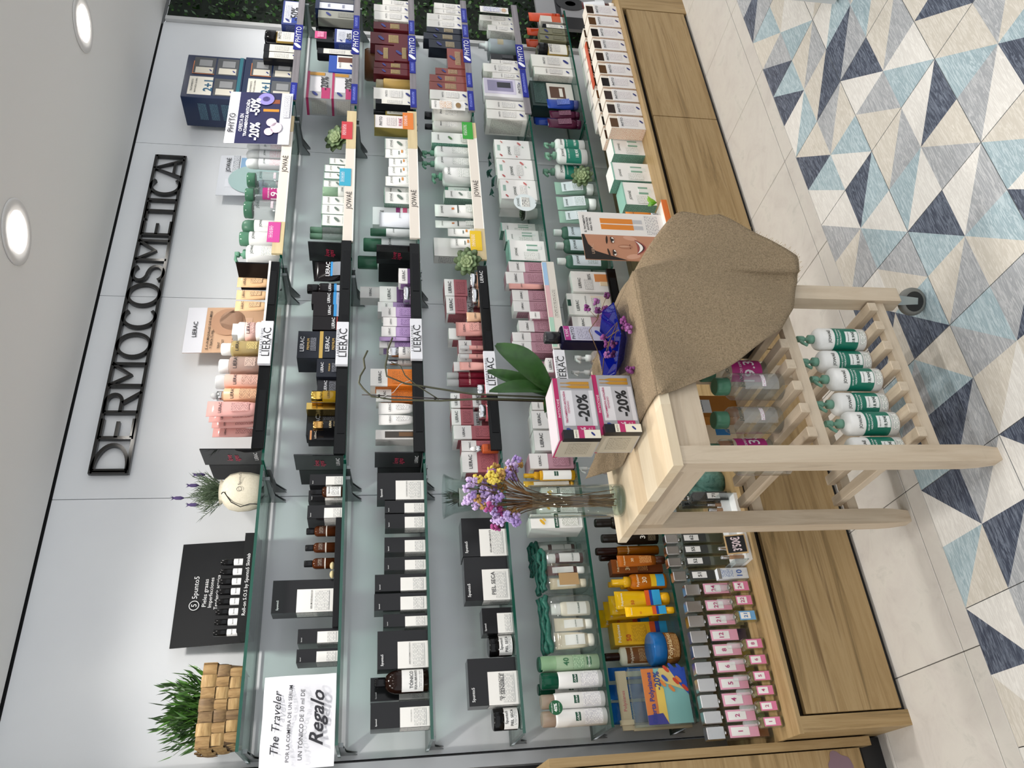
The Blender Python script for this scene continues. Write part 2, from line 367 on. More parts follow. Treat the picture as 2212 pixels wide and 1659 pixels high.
def MINI(kind, s, w, h, d, PP):
    """a small bottle inside a pouch, joined into one part"""
    n0 = set(bpy.data.objects); kind(s, w, h, d, PP); kids = [o for o in bpy.data.objects if o not in n0]
    mats, mb = [], MB()
    for o in kids:
        for m in o.data.materials:
            if m not in mats: mats.append(m)
        off = o.location
        base = len(mb.v); mb.v += [tuple(v.co+off) for v in o.data.vertices]
        for p in o.data.polygons:
            mb.f.append([base+i for i in p.vertices]); mb.mi.append(mats.index(o.data.materials[p.material_index])); mb.sm.append(p.use_smooth)
    me = mb.mesh('mini')
    for m in mats: me.materials.append(m)
    nm, par, loc = s.name.split('.')[0], s.parent, s.location.copy()
    for o in kids: bpy.data.objects.remove(o)
    bpy.data.objects.remove(s); link(nm, me, par, loc)

BUILD = dict(carton=carton, flagon=flagon, tube=tubelike, jar=jar, perfume=perfume, pouch=pouch)
FP = lambda z0, z1, paper='f1efea', ink='8d8f96', x=.36: (-x, x, z0, z1, paper, ink)
LIE = lambda c=INK, z=.8, wf=.7: ('LIERAC', 0, z, wf, c)
def lier(top, low, split=.62, ink='7a4a58', **k):
    """two-tone skin-care carton: white head with the name, coloured lower part"""
    return dict(base=low, bands=[(split, 1., top)], t=[LIE(z=split+(1-split)*.45)], fp=[FP(.1, split-.1, low, ink)], sp=[(-.4, .4, .1, .9, top if split < .3 else low, ink)], **k)
def five(lw=.74, lz=.53, icon='', **k):
    """matt black carton with a white half label"""
    return dict(base='*232325', pan=[(-.5, -.5+lw, 0, lz, 'eceae5')], t=[('5punto5', -.27, .9, .28, 'e8e8e8'), (icon, -.5+lw*.55, lz*.62, lw*.62, '3a3a3c')] if icon else [('5punto5', -.27, .9, .3, 'e8e8e8')],
                fp=[(-.45, -.5+lw-.06, lz*.12, lz*.52, 'eceae5', '9a9a9a')], sp=[(-.5, .3, .0, lz, 'e3e1dc', '77777a')], **k)
ST = {
 # black cartons
 'k_tall': ('carton', 'slim black carton with white lower label', 'carton', 'black skin-care cartons', five(.78, .5)),
 'k_big': ('carton', 'large square black carton with white corner label', 'carton', 'black skin-care cartons', five(.7, .6)),
 'k_tonic': ('carton', 'wide black tonic carton with white label', 'carton', 'black skin-care cartons', five(.76, .5, 'TÓNICO EQUILIBRANTE')),
 'k_serum': ('carton', 'black serum carton with white lower label', 'carton', 'black serum cartons', five(.78, .52)),
 'amber': ('flagon', 'amber glass bottle with black cap', 'bottle', 'amber bottles on the black plinth', dict(base='*4a240e', cap=.27, capc='*18181a', capr=.62, neck=.5, sh=.14, bands=[(.3, .34, 'd8cfc4')], fpc=[(.7, .42, .56, '3a1c0a', '9a8a7a')])),
 'amber_lab': ('flagon', 'amber serum bottle with white label and black pump', 'bottle', None, dict(base='*3a1d0c', cap=.36, capc='*151517', capr=.55, neck=.5, sh=.1, lab=[(1.3, .06, .5, 'f0efec')], t=[('5punto5', 0, .42, .7, INK)], fpc=[(.9, .12, .34, 'f0efec', '77777a')])),
 'tonic': ('flagon', 'dark round tonic bottle with white label', 'bottle', None, dict(base='*1d0f0a', cap=.2, capc='*121214', capr=.42, neck=.36, sh=.26, lab=[(1.15, .1, .5, 'ecebe8')], t=[('TÓNICO', 0, .33, .8, INK), ('EQUILIBRANTE', 0, .24, .9, INK)], fpc=[(.8, .13, .19, 'ecebe8', '88888a')])),
 'k_jar': ('jar', 'dark cream jar with white label', 'jar', 'dark cream jars', dict(base='*160f0d', capc='*0f0f10', cap=.36, lab=[(1.2, .06, .6, 'efeeeb')], t=[('5punto5', 0, .5, .6, INK), ('PIEL SECA', 0, .3, .8, INK)], fpc=[(.7, .1, .22, 'efeeeb', '88888a')])),
 # dry shampoo etc
 'k_can_w': ('flagon', 'white dry-shampoo can with green band', 'spray can', 'dry-shampoo cans', dict(base='f2f1ef', cap=.2, capc='~d9c3b0 45'.replace(' ', ''), capr=.9, neck=.86, sh=.04, bands=[], lab=[(.5, .42, .5, '0f4a35')], t=[('KLORANE', 0, .46, .8, 'f4f4f2')], fpc=[(1.0, .08, .36, 'f2f1ef', 'a9a6b4')])),
 'k_can_g': ('flagon', 'white dry-shampoo can with dark green cap', 'spray can', 'dry-shampoo cans', dict(base='f2f1ef', cap=.27, capc='*0d4a36', capr=.98, neck=.93, sh=.02, lab=[(.5, .42, .5, '0f4a35')], t=[('KLORANE', 0, .46, .8, 'f4f4f2')], fpc=[(1.0, .08, .36, 'f2f1ef', 'a9a6b4')])),
 'k_can_l': ('flagon', 'pale green wrapped can marked 40', 'spray can', None, dict(base='a9c4a2', cap=.06, capc='0d4a36', capr=.95, neck=.93, sh=.02, lab=[(.9, .72, .97, '8fb38a'), (.5, .14, .22, '3c6a4a')], t=[('40', 0, .56, .5, '2f6a45'), ('NOVEDAD', 0, .18, .8, 'f0f4ee')], fpc=[(1.0, .26, .44, 'a9c4a2', '4d7a58')])),
 'kl_carton': ('carton', 'white carton with yellow flower and green band', 'carton', 'white flower cartons', dict(base='f4f3ee', pan=[(-.5, .5, .46, .54, '0f4a35')], t=[('KLORANE', 0, .5, .8, 'f4f4f2')], fp=[FP(.08, .4, 'f4f3ee', '9aa08e')], leaf=[(-.08, .78, .5, 'e3b02c'), (.1, .74, .34, 'e8c24a')])),
 'kl_spray': ('flagon', 'golden spray bottle with white label', 'bottle', None, dict(base='*c9971c', cap=.3, top='spray', capc='*c2901a', neck=.7, capr=.7, sh=.04, lab=[(1.3, .08, .64, 'f4f3ee'), (.5, .34, .42, '0f4a35')], t=[('KLORANE', 0, .38, .7, 'f4f4f2')])),
 'kl_tube': ('tube', 'golden tube with white front', 'tube', None, dict(base='*d6a83c', cap=.06, capw=.4, capc='*d6a83c', pan=[(-.3, .3, .1, .8, 'f4f3ee')])),
 'pouchA': ('pouch', 'clear pouch of cream minis', 'pouch', 'clear gift pouches', dict(minis=[('F', .26, .26, .74, dict(base='efe7d6', cap=.24, capc='f2f2ef', capr=.8, neck=.7, lab=[(1., .1, .6, 'f6f4ee')], t=[('KLORANE', 0, .3, .8, '0f4a35')])), ('T', -.02, .24, .7, dict(base='e9dcc4', cap=.18, capc='f2efe8', pan=[(-.3, .3, .25, .75, 'f2f0ec')], t=[('KLORANE', 0, .45, .5, '0f4a35')])), ('T', -.3, .3, .72, dict(base='e6d8bd', cap=.16, capc='efe9dd', pan=[(-.3, .3, .25, .75, 'f2f0ec')], t=[('KLORANE', 0, .45, .5, '0f4a35')]))])),
 'pouchB': ('pouch', 'clear pouch with maroon mini tube', 'pouch', 'clear gift pouches', dict(minis=[('F', .3, .26, .74, dict(base='*4a1512', cap=.24, capc='f2f2ef', capr=.85, neck=.8, lab=[(1., .1, .66, 'eeeceb')], t=[('KLORANE', 0, .3, .8, '0f4a35')])), ('T', .0, .24, .76, dict(base='*5c1b16', cap=.2, capc='f4f3f1', pan=[(-.3, .3, .3, .85, 'eeeceb')])), ('T', -.32, .28, .72, dict(base='e6d3b0', cap=.16, capc='e9dcc4', pan=[(-.3, .3, .3, .8, 'f0ede4')]))], kraft=[(-.3, .42)])),
 # sun care
 'sun_lotion': ('flagon', 'cream lotion bottle with dark cap', 'bottle', None, dict(base='e9e2cc', cap=.22, capc='*2a1712', capr=.42, neck=.34, sh=.05, lab=[(.95, .08, .68, '7a4a1e')], t=[('Polysianes', 0, .6, .9, 'f0e4c8')], fpc=[(.7, .34, .5, '7a4a1e', 'cfae7a')])),
 'sun_jar': ('jar', 'bronze jar with blue screw lid', 'jar', None, dict(base='*8a5a2c', capc='*1d5f9c', cap=.46, capr=1.06, t=[('Polysianes', 0, .4, .9, 'e9d2a0')], fpc=[(.8, .08, .3, '8a5a2c', 'c8a468')])),
 'sun_box': ('carton', 'yellow sun-care carton with blue wave', 'carton', None, dict(base='e9b412', pan=[(-.5, .5, 0, .14, '2a9ad0'), (-.5, .5, .14, .22, '1c3f9a'), (-.5, .5, .22, .32, 'd8571c')], t=[('Polysianes', 0, .9, .8, 'f8f4e2'), ('50', -.2, .74, .3, 'c4471c')], fp=[FP(.4, .66, 'e9b412', 'a87a10')])),
 'sun_tube': ('tube', 'yellow sun-cream tube with blue wave', 'tube', 'yellow sun-cream tubes', dict(base='*eab515', cap=.17, capc='*e0a818', capw=.34, pan=[(-.42, .42, .18, .33, '35a3d6'), (-.42, .42, .33, .38, '1c3f9a'), (-.42, .42, .38, .46, 'd8571c')], t=[('Polysianes', 0, .88, .7, 'f8f4e2'), ('50', -.2, .7, .24, 'c4471c')])),
 'sun_spray': ('flagon', 'orange sun-oil spray bottle with yellow cap', 'bottle', 'orange sun-oil sprays', dict(base='*c06a12', cap=.33, top='spray', capc='*e2a81c', neck=.62, capr=.62, sh=.1, lab=[(.9, .05, .2, '3aa0d2'), (.9, .2, .3, 'e6b81c')], t=[('Polysianes', 0, .54, .9, 'f6e4c0'), ('30', 0, .42, .4, 'f6e4c0')])),
 'sun_bronze': ('tube', 'bronze sun-oil tube with brown cap', 'tube', None, dict(base='*a85c1c', cap=.2, capc='*3a1e10', capw=.34, t=[('Polysianes', 0, .86, .8, 'f2dcb0'), ('30', 0, .7, .3, 'f2dcb0')], fp=[FP(.3, .55, 'a85c1c', 'd8a868', .3)])),
 'sun_brownbox': ('carton', 'brown and orange sun-oil carton', 'carton', None, dict(base='6a3412', pan=[(-.5, .5, .5, 1, '8a4716')], t=[('Polysianes', 0, .88, .8, 'f2dcb0'), ('30', -.1, .7, .4, 'f2dcb0')], fp=[FP(.3, .5, '6a3412', 'b98850')])),
 'sun_oil': ('flagon', 'tall amber oil bottle with dark cap', 'bottle', 'amber oil bottles', dict(base='~a8620c60', liquid='9a5208', cap=.33, capc='*2a1510', capr=.8, neck=.7, sh=.05, t=[('Polysianes', 0, .5, 1.0, 'f2dcb0')])),
 'sun_black': ('flagon', 'black-brown sun-oil bottle with ribbed cap', 'bottle', 'black sun-oil bottles', dict(base='*1f1812', cap=.26, capc='*26211d', capr=.62, neck=.55, sh=.14, t=[('30', 0, .3, .5, 'e9e4da')], fpc=[(.8, .06, .2, '1f1812', '7a6a4a')])),
 'blue_tube': ('tube', 'bright blue after-sun tube', 'tube', 'blue after-sun tubes', dict(base='*1a5fae', cap=.14, capc='*174f96', t=[('Polysianes', 0, .7, .8, '8fc0e8')])),
 # perfumes
 'scent': ('perfume', 'square scent bottle with chrome cap', 'perfume', 'numbered scent bottles', dict(cap=.27, lab=(.3, .92))),
 'tester': ('perfume', 'small scent tester with clear cap', 'perfume', 'numbered scent testers', dict(cap=.36, square=False, lab=(.16, .82), lc='dd7fa6')),
 'scent_m': ('perfume', 'smoky glass scent bottle', 'perfume', 'smoky scent bottles', dict(cap=.2, liquid='~8a8f7a40', lab=(.45, .92), lc='3a3d3c', nc='2a2c2c')),
 'scent_k': ('perfume', 'black glass scent bottle with steel cap', 'perfume', 'black scent bottles', dict(cap=.25, liquid='*101012', lab=(.15, .6), lc='3a3d3c', nc='2a2c2c', square=False, capc='#c9c9cc')),
 # black-tray bay
 'pink_tube': ('tube', 'pink body-cream tube with clear cap', 'tube', 'pink body-cream tubes', dict(base='*e2a9a3', cap=.14, capc='~e6e4e4 50'.replace(' ', ''), capw=.3, t=[('LIERAC', 0, .78, .7, INK)], fp=[FP(.3, .6, 'e2a9a3', '6e4a4a', .28)])),
 'peach_cyl': ('flagon', 'peach cleansing bottle with clear pump cap', 'bottle', None, dict(base='e6b58f', cap=.23, top='dropper', capc='~eeeeee60', colc='#cfcfd0', neck=.55, sh=.01, t=[('LIERAC', 0, .62, .85, INK)], fpc=[(.8, .12, .5, 'e6b58f', '6e4a3a')])),
 'rose_cyl': ('flagon', 'rose gel bottle with frosted cap', 'bottle', None, dict(base='e8b6a6', cap=.17, capc='~f2f2f2 65'.replace(' ', ''), capr=.9, neck=.9, sh=.01, t=[('LIERAC', 0, .64, .85, INK)], fpc=[(.8, .12, .52, 'e8b6a6', '6e4a3a')])),
 'micel_p': ('flagon', 'clear pinkish micellar bottle with white cap', 'bottle', None, dict(base='~d9bfb2 50'.replace(' ', ''), liquid='~d6b4a2 60'.replace(' ', ''), cap=.19, capc='f4f3f1', capr=.7, neck=.6, sh=.06, t=[('LIERAC', 0, .68, .75, INK)], fpc=[(.5, .3, .5, 'd8bdae', '5e4a44')])),
 'micel_y': ('flagon', 'clear golden micellar bottle with white cap', 'bottle', None, dict(base='~d6c287 50'.replace(' ', ''), liquid='~cdb266 60'.replace(' ', ''), cap=.19, capc='f4f3f1', capr=.7, neck=.6, sh=.06, t=[('LIERAC', 0, .68, .75, INK)], fpc=[(.5, .3, .5, 'd2bb78', '5e5434')])),
 'pink_jar': ('jar', 'pale pink jar with white lid', 'jar', 'pale pink jars', dict(base='e8bdb4', capc='f4f3f1', cap=.4, t=[('LIERAC', 0, .4, .7, INK)], fpc=[(.6, .08, .26, 'e8bdb4', '7a5650')])),
 'white_box': ('carton', 'plain white carton behind pink jars', 'carton', None, dict(base='e9e7e3', sp=[(-.4, .4, .2, .9, 'e9e7e3', '6a6a6c')])),
 'beige_tube': ('tube', 'beige make-up tube with silver cap', 'tube', 'beige make-up tubes', dict(base='*dcb68c', cap=.07, capc='#c9c9cc', capw=.3, topw=1.05, t=[('LIERAC', 0, .8, .8, INK)], fp=[FP(.3, .62, 'dcb68c', '6e5640', .24)])),
 'prem_line': ('carton', 'black carton with rose-gold lines', 'carton', None, dict(base='*17171a', pan=[(-.5, .5, .9, .95, '#c98f62'), (-.5, .5, .04, .1, '#c98f62')], t=[('LIERAC', 0, .8, .8, 'c9c0b4')])),
 'prem_serum': ('flagon', 'black serum bottle with gold cap', 'bottle', None, dict(base='*121214', cap=.32, capc='#c99c5c', capr=.96, neck=.96, sh=.01, t=[('LIERAC', 0, .46, .9, 'd8c49a')], fpc=[(.6, .1, .36, '121214', 'a8925e')])),
 'prem_box': ('carton', 'black premium carton with gold base', 'carton', 'black premium cartons', dict(base='*20232c', bands=[(0, .14, '#c4a25c')], t=[('LIERAC', 0, .82, .55, 'd8d8dc'), ('PREMIUM', 0, .58, .42, 'c4a25c')], fp=[FP(.26, .5, '20232c', '8a8c96', .25)])),
 'prem_tall': ('carton', 'tall dark premium carton with gold foot', 'carton', 'dark premium cartons', dict(base='*26262a', bands=[(0, .1, '#a8813c')], t=[('LIERAC', 0, .72, .8, 'd8d8dc')], fp=[FP(.2, .6, '26262a', '8a8c96')])),
 'gold_bottle': ('flagon', 'golden oil bottle with gold cap', 'bottle', None, dict(base='~b8932470', liquid='9a7414', cap=.33, capc='#d6b158', capr=.96, neck=.9, sh=.02, t=[('LIERAC', 0, .5, .8, '3a2c0c')])),
 'gold_box': ('carton', 'gold carton beside golden oil bottle', 'carton', None, dict(base='#c8aa62', t=[('LIERAC', 0, .74, .7, '3a3020')])),
 'men_box': ('carton', "black men's carton with silver-blue lower panel", 'carton', "black men's cartons", dict(base='*1a1517', pan=[(-.5, .5, .04, .34, 'a9b6cc'), (-.5, .5, .34, .42, '2f8fd0')], t=[('LIERAC', 0, .54, .8, 'f0f0f2')], fp=[FP(.08, .3, 'a9b6cc', '5a6478')])),
 'men_red': ('carton', "black men's carton with red lines", 'carton', None, dict(base='*161214', pan=[(-.5, .5, .3, .33, 'a83a34'), (-.5, .5, .0, .04, 'a83a34')], t=[('LIERAC', 0, .42, .8, 'f0f0f2')], fp=[FP(.08, .26, '161214', '9aa2b4')])),
 'men_bottle': ('flagon', "black men's bottle with silver lower half", 'bottle', None, dict(base='*151214', cap=.26, capc='*141214', capr=.8, neck=.6, sh=.08, lab=[(1.4, .04, .3, '#b9bcc4'), (1.4, .3, .36, '2f8fd0')], t=[('LIERAC', 0, .46, .9, 'e8e8ec')])),
 'men_tube': ('tube', "black men's tube with silver-blue front", 'tube', None, dict(base='*171416', cap=.14, capc='*151416', capw=.28, topw=1.0, pan=[(-.34, .34, .2, .48, '#c4c8d0'), (-.36, .36, .48, .54, '2f8fd0')], t=[('LIERAC', 0, .62, .7, 'f0f0f2')])),
 'lilac': ('carton', 'lilac and white skin-care carton', 'carton', 'lilac skin-care cartons', lier('e9e6e4', 'b294c4', .62, '6a4a80')),
 'purple': ('carton', 'deep purple and white skin-care carton', 'carton', 'purple skin-care cartons', lier('ebe8e6', '6f4a80', .55, 'a98ab8')),
 'lift_jar': ('jar', 'glass jar with chrome lid and purple base', 'jar', None, dict(base='~9a7aa070', capc='#cfcfd2', cap=.42, t=[('LIERAC', 0, .4, .7, INK)])),
 'lilac_tube': ('tube', 'lilac squeeze tube with pale cap', 'tube', None, dict(base='*b79ac8', cap=.22, capc='#d4d2d8', t=[('LIERAC', 0, .6, .7, INK)])),
 'chrome_bottle': ('flagon', 'white airless bottle with chrome cap', 'bottle', 'airless serum bottles', dict(base='e6e4e2', cap=.34, capc='#cfcfd2', capr=.98, neck=.95, sh=.01, t=[('LIERAC', 0, .5, .9, INK)], fpc=[(.6, .1, .4, 'e6e4e2', '66666a')])),
 'grey_box': ('carton', 'white and grey carton with red line', 'carton', None, dict(base='e2dfdc', pan=[(-.42, .42, .1, .14, '9a2a34')], t=[('LIERAC', 0, .82, .7, INK)], fp=[FP(.25, .66, 'e2dfdc', '88868a')])),
 'orange': ('carton', 'orange and white vitamin carton', 'carton', 'orange vitamin cartons', lier('ebe8e4', 'd9761c', .66, '8a4a10')),
 'white_tube': ('tube', 'white tube with chrome cap', 'tube', 'white chrome-capped tubes', dict(base='efedea', cap=.17, capc='#c4c4c8', capw=.26, t=[('LIERAC', 0, .74, .7, INK)], fp=[FP(.3, .6, 'efedea', '8a8a8e', .2)])),
 'win_box': ('carton', 'grey carton with a dark window', 'carton', None, dict(base='d6d3d0', pan=[(-.34, .34, .16, .8, '3a332c'), (-.2, .24, .2, .5, '6a4a2a')])),
 'red': ('carton', 'dusty red and white skin-care carton', 'carton', 'dusty red cartons', lier('eae7e5', 'a85a62', .58, '6e343c')),
 'red_jar': ('jar', 'rose glass jar with chrome lid', 'jar', 'rose glass jars', dict(base='~b8606890', capc='#cfcfd2', cap=.42, t=[('LIERAC', 0, .4, .7, INK)])),
 'nude_jar': ('jar', 'beige glass jar with chrome lid', 'jar', 'beige glass jars', dict(base='~c89a80 90'.replace(' ', ''), capc='#cfcfd2', cap=.44, t=[('LIERAC', 0, .36, .7, INK)])),
 'peach_tube': ('tube', 'small beige tube with chrome cap', 'tube', None, dict(base='*d8b090', cap=.18, capc='#c4c4c8', capw=.3, t=[('LIERAC', 0, .6, .7, INK)])),
 'rose_tube': ('tube', 'pink tube with clear cap beside dusty red cartons', 'tube', None, dict(base='*dc9f97', cap=.16, capc='~dcdcdc60', capw=.36, t=[('LIERAC', 0, .76, .6, INK)], fp=[FP(.3, .6, 'dc9f97', '6e4a44', .28)])),
 'slim_pink': ('tube', 'slim pink tube with chrome cap', 'tube', 'slim pink tubes', dict(base='*dea39b', cap=.16, capc='#c9c9cc', capw=.3, t=[('LIERAC', 0, .7, .8, INK)])),
 'pink_roll': ('flagon', 'slim pink roll-on with clear cap', 'bottle', 'pink roll-ons', dict(base='*d49a94', cap=.3, capc='~e2e2e260', capr=.95, neck=.9, sh=.01, t=[('LIERAC', 0, .45, .9, INK)])),
 'maroon_bottle': ('flagon', 'maroon serum bottle with clear cap', 'bottle', 'maroon serum bottles', dict(base='*7a1f30', cap=.26, capc='~dcdcdc55', capr=.85, neck=.8, sh=.03, t=[('LIERAC', 0, .5, .9, 'e2b8b0')])),
 'serum_red': ('flagon', 'red dropper serum bottle with chrome collar', 'bottle', None, dict(base='*b5532c', cap=.42, top='dropper', capc='f2f0ee', colc='#c9c9cc', neck=.6, sh=.06, t=[('LIERAC', 0, .36, .8, '4a1a10')])),
 'mauve': ('carton', 'mauve and white skin-care carton', 'carton', 'mauve skin-care cartons', lier('eae7e5', 'b88a98', .58, '7a4a58')),
 'gift_blue': ('carton', 'white and blue carton marked 1+1', 'carton', 'white and blue gift cartons', dict(base='eceae8', pan=[(-.5, .5, 0, .5, '5f7f96')], t=[('LIERAC', 0, .8, .7, INK), ('1+1 DE REGALO', 0, .38, .85, 'f0f0f0')], fp=[FP(.08, .28, '5f7f96', 'b8c8d4')])),
 'derma_box': ('carton', 'wide white carton with orange bottle picture', 'carton', None, dict(base='ece9e6', pan=[(.0, .38, .1, .42, 'd88a4c'), (-.2, .0, .06, .3, 'efd9b8')], t=[('LIERAC', -.1, .82, .5, INK), ('80%', .22, .56, .3, '5a5a5c')], fp=[(-.4, .1, .5, .7, 'ece9e6', '8a8a8c')])),
 'derma_box2': ('carton', 'wide white carton with green corner', 'carton', None, dict(base='eae7e4', pan=[(-.1, .2, .93, 1, '1d4a3c'), (-.1, .4, .05, .5, 'efe2d2')], t=[('LIERAC', -.08, .8, .5, INK), ('PREVENCIÓN DE ESTRÍAS', -.02, .62, .8, '66666a')], fp=[(-.4, .3, .3, .5, 'eae7e4', '8a8a8c')])),
 'white_pump': ('flagon', 'white pump bottle', 'bottle', 'white pump bottles', dict(base='~d9c9c450', liquid='d6b4b0', cap=.34, top='pump', capc='f2f1ef', neck=.4, sh=.1, aim=3.6, t=[('LIERAC', 0, .4, .6, INK)])),
 # cream-fronted bay
 'j_can': ('flagon', 'white spray can with pink flower print', 'spray can', 'white flower spray cans', dict(base='eceef0', cap=.3, top='dome', capc='e9eceb', capr=.97, neck=.95, sh=.01, t=[('JOWAÉ', 0, .58, .7, '5a6a64')], fpc=[(.9, .08, .46, 'eceef0', 'd8a8b4')])),
 'j_clear': ('flagon', 'clear micellar bottle with green cap', 'bottle', 'clear green-capped bottles', dict(base='~f1f4f404', cap=.2, capc='*4d7a62', capr=.86, neck=.8, sh=.08, lab=[(.7, .1, .62, '~eef0f018')], fpc=[(.5, .3, .36, 'dfe2e2', 'c08aa8')], t=[('JOWAÉ', 0, .66, .6, '3a4a44')])),
 'j_price': ('flagon', 'clear micellar bottle with magenta price band', 'bottle', None, dict(base='~f1f4f404', cap=.2, capc='*4d7a62', capr=.86, neck=.8, sh=.08, lab=[(1.2, .1, .58, 'b5287c')], t=[('19.35', 0, .3, 1.2, 'f4e9ef'), ('PRECIO ESPECIAL', 0, .44, 1.0, 'f4e9ef'), ('JOWAÉ', 0, .66, .6, '3a4a44')])),
 'j_white': ('flagon', 'white lotion bottle with green cap', 'bottle', 'white green-capped bottles', dict(base='eeefed', cap=.22, capc='*5a8a70', capr=.92, neck=.9, sh=.02, t=[('JOWAÉ', 0, .68, .7, '33403b')], fpc=[(.7, .1, .3, 'eeefed', 'b8a8b0')])),
 'j_dome': ('flagon', 'white bottle with round green cap', 'bottle', None, dict(base='eeefed', cap=.3, top='dome', capc='4f7a64', capr=.95, neck=.95, sh=.01, t=[('JOWAÉ', 0, .55, .7, '33403b')])),
 'j_pump': ('flagon', 'white lotion bottle with green pump', 'bottle', 'white bottles with green pump', dict(base='eff0ee', cap=.24, top='pump', capc='*6a9a82', neck=.36, sh=.06, aim=3.3, t=[('JOWAÉ', 0, .62, .6, '33403b')], fpc=[(.7, .1, .42, 'eff0ee', 'a8b0a8')])),
 'j_pump_t': ('flagon', 'white pump bottle with teal wraparound label', 'bottle', 'teal-labelled pump bottles', dict(base='f0f0ee', cap=.26, top='pump', capc='*7fa892', neck=.34, sh=.08, aim=3.5, lab=[(1.5, .16, .52, '157a66')], t=[('JOWAÉ', 0, .6, .6, '33403b'), ('LECHE CORPORAL', 0, .46, .8, 'e8f2ee'), ('18,90€', .1, .26, .6, 'f2f6f4')])),
 'j_box': ('carton', 'white and green face-care carton with leaf drawing', 'carton', 'white and green face-care cartons', dict(base='f0f0ec', bands=[(.975, 1, '9ab4a6')], t=[('JOWAÉ', 0, .78, .7, '3a403c')], fp=[FP(.1, .3, 'f0f0ec', '8a9a8e')], leaf=[(.05, .5, .55, '6a7a70')], sp=[(-.5, .5, 0, 1, '8aa89a', '4f6a5c')])),
 'j_tubew': ('tube', 'white face-cream tube with leaf drawing', 'tube', 'white face-cream tubes', dict(base='f2f2ee', cap=.04, capc='f2f2ee', capw=.4, topw=1.0, t=[('JOWAÉ', 0, .8, .7, '3a403c')], pan=[(-.12, .2, .4, .46, 'c8863a'), (-.3, .1, .52, .55, '4a5a50')], fp=[FP(.12, .32, 'f2f2ee', '8a9a8e', .3)])),
 'j_gjar': ('flagon', 'green-capped white stick', 'bottle', None, dict(base='eff0ec', cap=.52, capc='*8aa88c', capr=.98, neck=.95, sh=.01, t=[('JOWAÉ', 0, .34, .6, '3a403c')])),
 'j_ctube': ('flagon', 'clear cylinder bottle with green cap', 'bottle', 'clear cylinders on the cream riser', dict(base='~cfd8d415', cap=.3, capc='~6f9a8060', capr=.96, neck=.95, sh=.01, t=[('JOWAÉ', 0, .5, .5, '7a8a80')])),
 'j_disp': ('carton', 'small white stand with four colour strips', 'display', None, dict(base='e9ebec', pan=[(-.5, .5, .36, .46, '8a2a6a'), (-.5, .5, .2, .3, 'c8587c'), (-.5, .5, .06, .14, '9a2a3a')], t=[('JOWAÉ', 0, .78, .6, '2a3030')])),
 'j_ctr': ('tube', 'pale contour tube beside colour-strip stand', 'tube', None, dict(base='dfe3ea', cap=.04, capc='dfe3ea', capw=.4, t=[('JOWAÉ', .1, .45, .4, '5a6a64')])),
 'j_gj': ('flagon', 'white bottle with large green cap', 'bottle', 'white bottles with large green caps', dict(base='dfe4e4', cap=.34, capc='*3f6a54', capr=.95, neck=.95, sh=.02, t=[('JOWAÉ', 0, .5, .7, '33403b')])),
 'j_gbox': ('carton', 'white and green body-care carton', 'carton', None, dict(base='eef0ec', bands=[(0, .06, '2f6a56')], t=[('JOWAÉ', 0, .84, .5, '3a403c')], leaf=[(.0, .55, .4, '4a7a44')], fp=[FP(.1, .3, 'eef0ec', '8a9a8e')], sp=[(-.5, .5, 0, 1, '3f7a66', 'a8d0c0')])),
 'j_cream': ('carton', 'white and green body-cream carton', 'carton', None, dict(base='4a7f68', pan=[(-.5, .5, .2, .9, 'dfe8e2')], fp=[FP(.3, .7, 'dfe8e2', '6a8a78')])),
 'j_tubeg': ('tube', 'white tube with green back and orange flower', 'tube', 'white flower tubes', dict(base='f0f0ec', cap=.03, capc='6f9a84', capw=.44, t=[('JOWAÉ', 0, .84, .6, '3a403c')], pan=[(-.06, .1, .56, .62, 'c8702c'), (-.36, .3, .46, .49, '3f4a44')], fp=[FP(.1, .3, 'f0f0ec', '8a9a8e', .3)])),
 'j_gift': ('carton', 'white gift box with leaf ring print', 'gift box', 'white gift boxes', dict(base='f2f1ee', bands=[(.96, 1, '8fc0b0')], t=[('JOWAÉ', -.1, .8, .4, '33403b')], pan=[(-.02, .3, .2, .5, '7fa894'), (.06, .22, .1, .5, 'e4e9e6')], fp=[(-.45, -.1, .2, .6, 'f2f1ee', 'a8b0a8')], sp=[(-.5, .5, 0, 1, '4f7a6a', '8fb8a8')])),
 'j_giftr': ('carton', 'white gift box with red leaf print', 'gift box', 'white red-leaf gift boxes', dict(base='f4f2ef', t=[('JOWAÉ', -.1, .6, .45, '33403b')], leaf=[(.3, .3, .2, 'c86a68'), (-.36, .84, .16, 'b84a4c'), (.36, .8, .14, 'd0857c'), (.12, .2, .1, '7fa894'), (-.4, .4, .1, 'c86a68')], pan=[(-.1, .2, .85, .93, '9ab8ac')], fp=[(-.3, .2, .3, .46, 'f4f2ef', 'a8a8a4')])),
 'j_tubes': ('tube', 'translucent green shower tube with white cap', 'tube', 'green shower tubes', dict(base='8fb0a0', cap=.2, capc='dfe6e2', capw=.34, flip=False, pan=[(-.36, .36, .3, .84, 'dfe9ec')], t=[('JOWAÉ', -.05, .76, .5, '33403b')], fp=[FP(.34, .56, 'dfe9ec', '7a948a', .3)])),
 'j_bot': ('flagon', 'green shower-gel bottle with white cap', 'bottle', 'green shower-gel bottles', dict(base='*45695a', cap=.17, capc='*e4e8e6', capr=.45, neck=.38, sh=.1, lab=[(.9, .14, .7, 'd6e2ea')], t=[('JOWAÉ', 0, .6, .7, '33403b')], fpc=[(.6, .2, .4, 'd6e2ea', '7a948a')])),
 # navy-signed bay
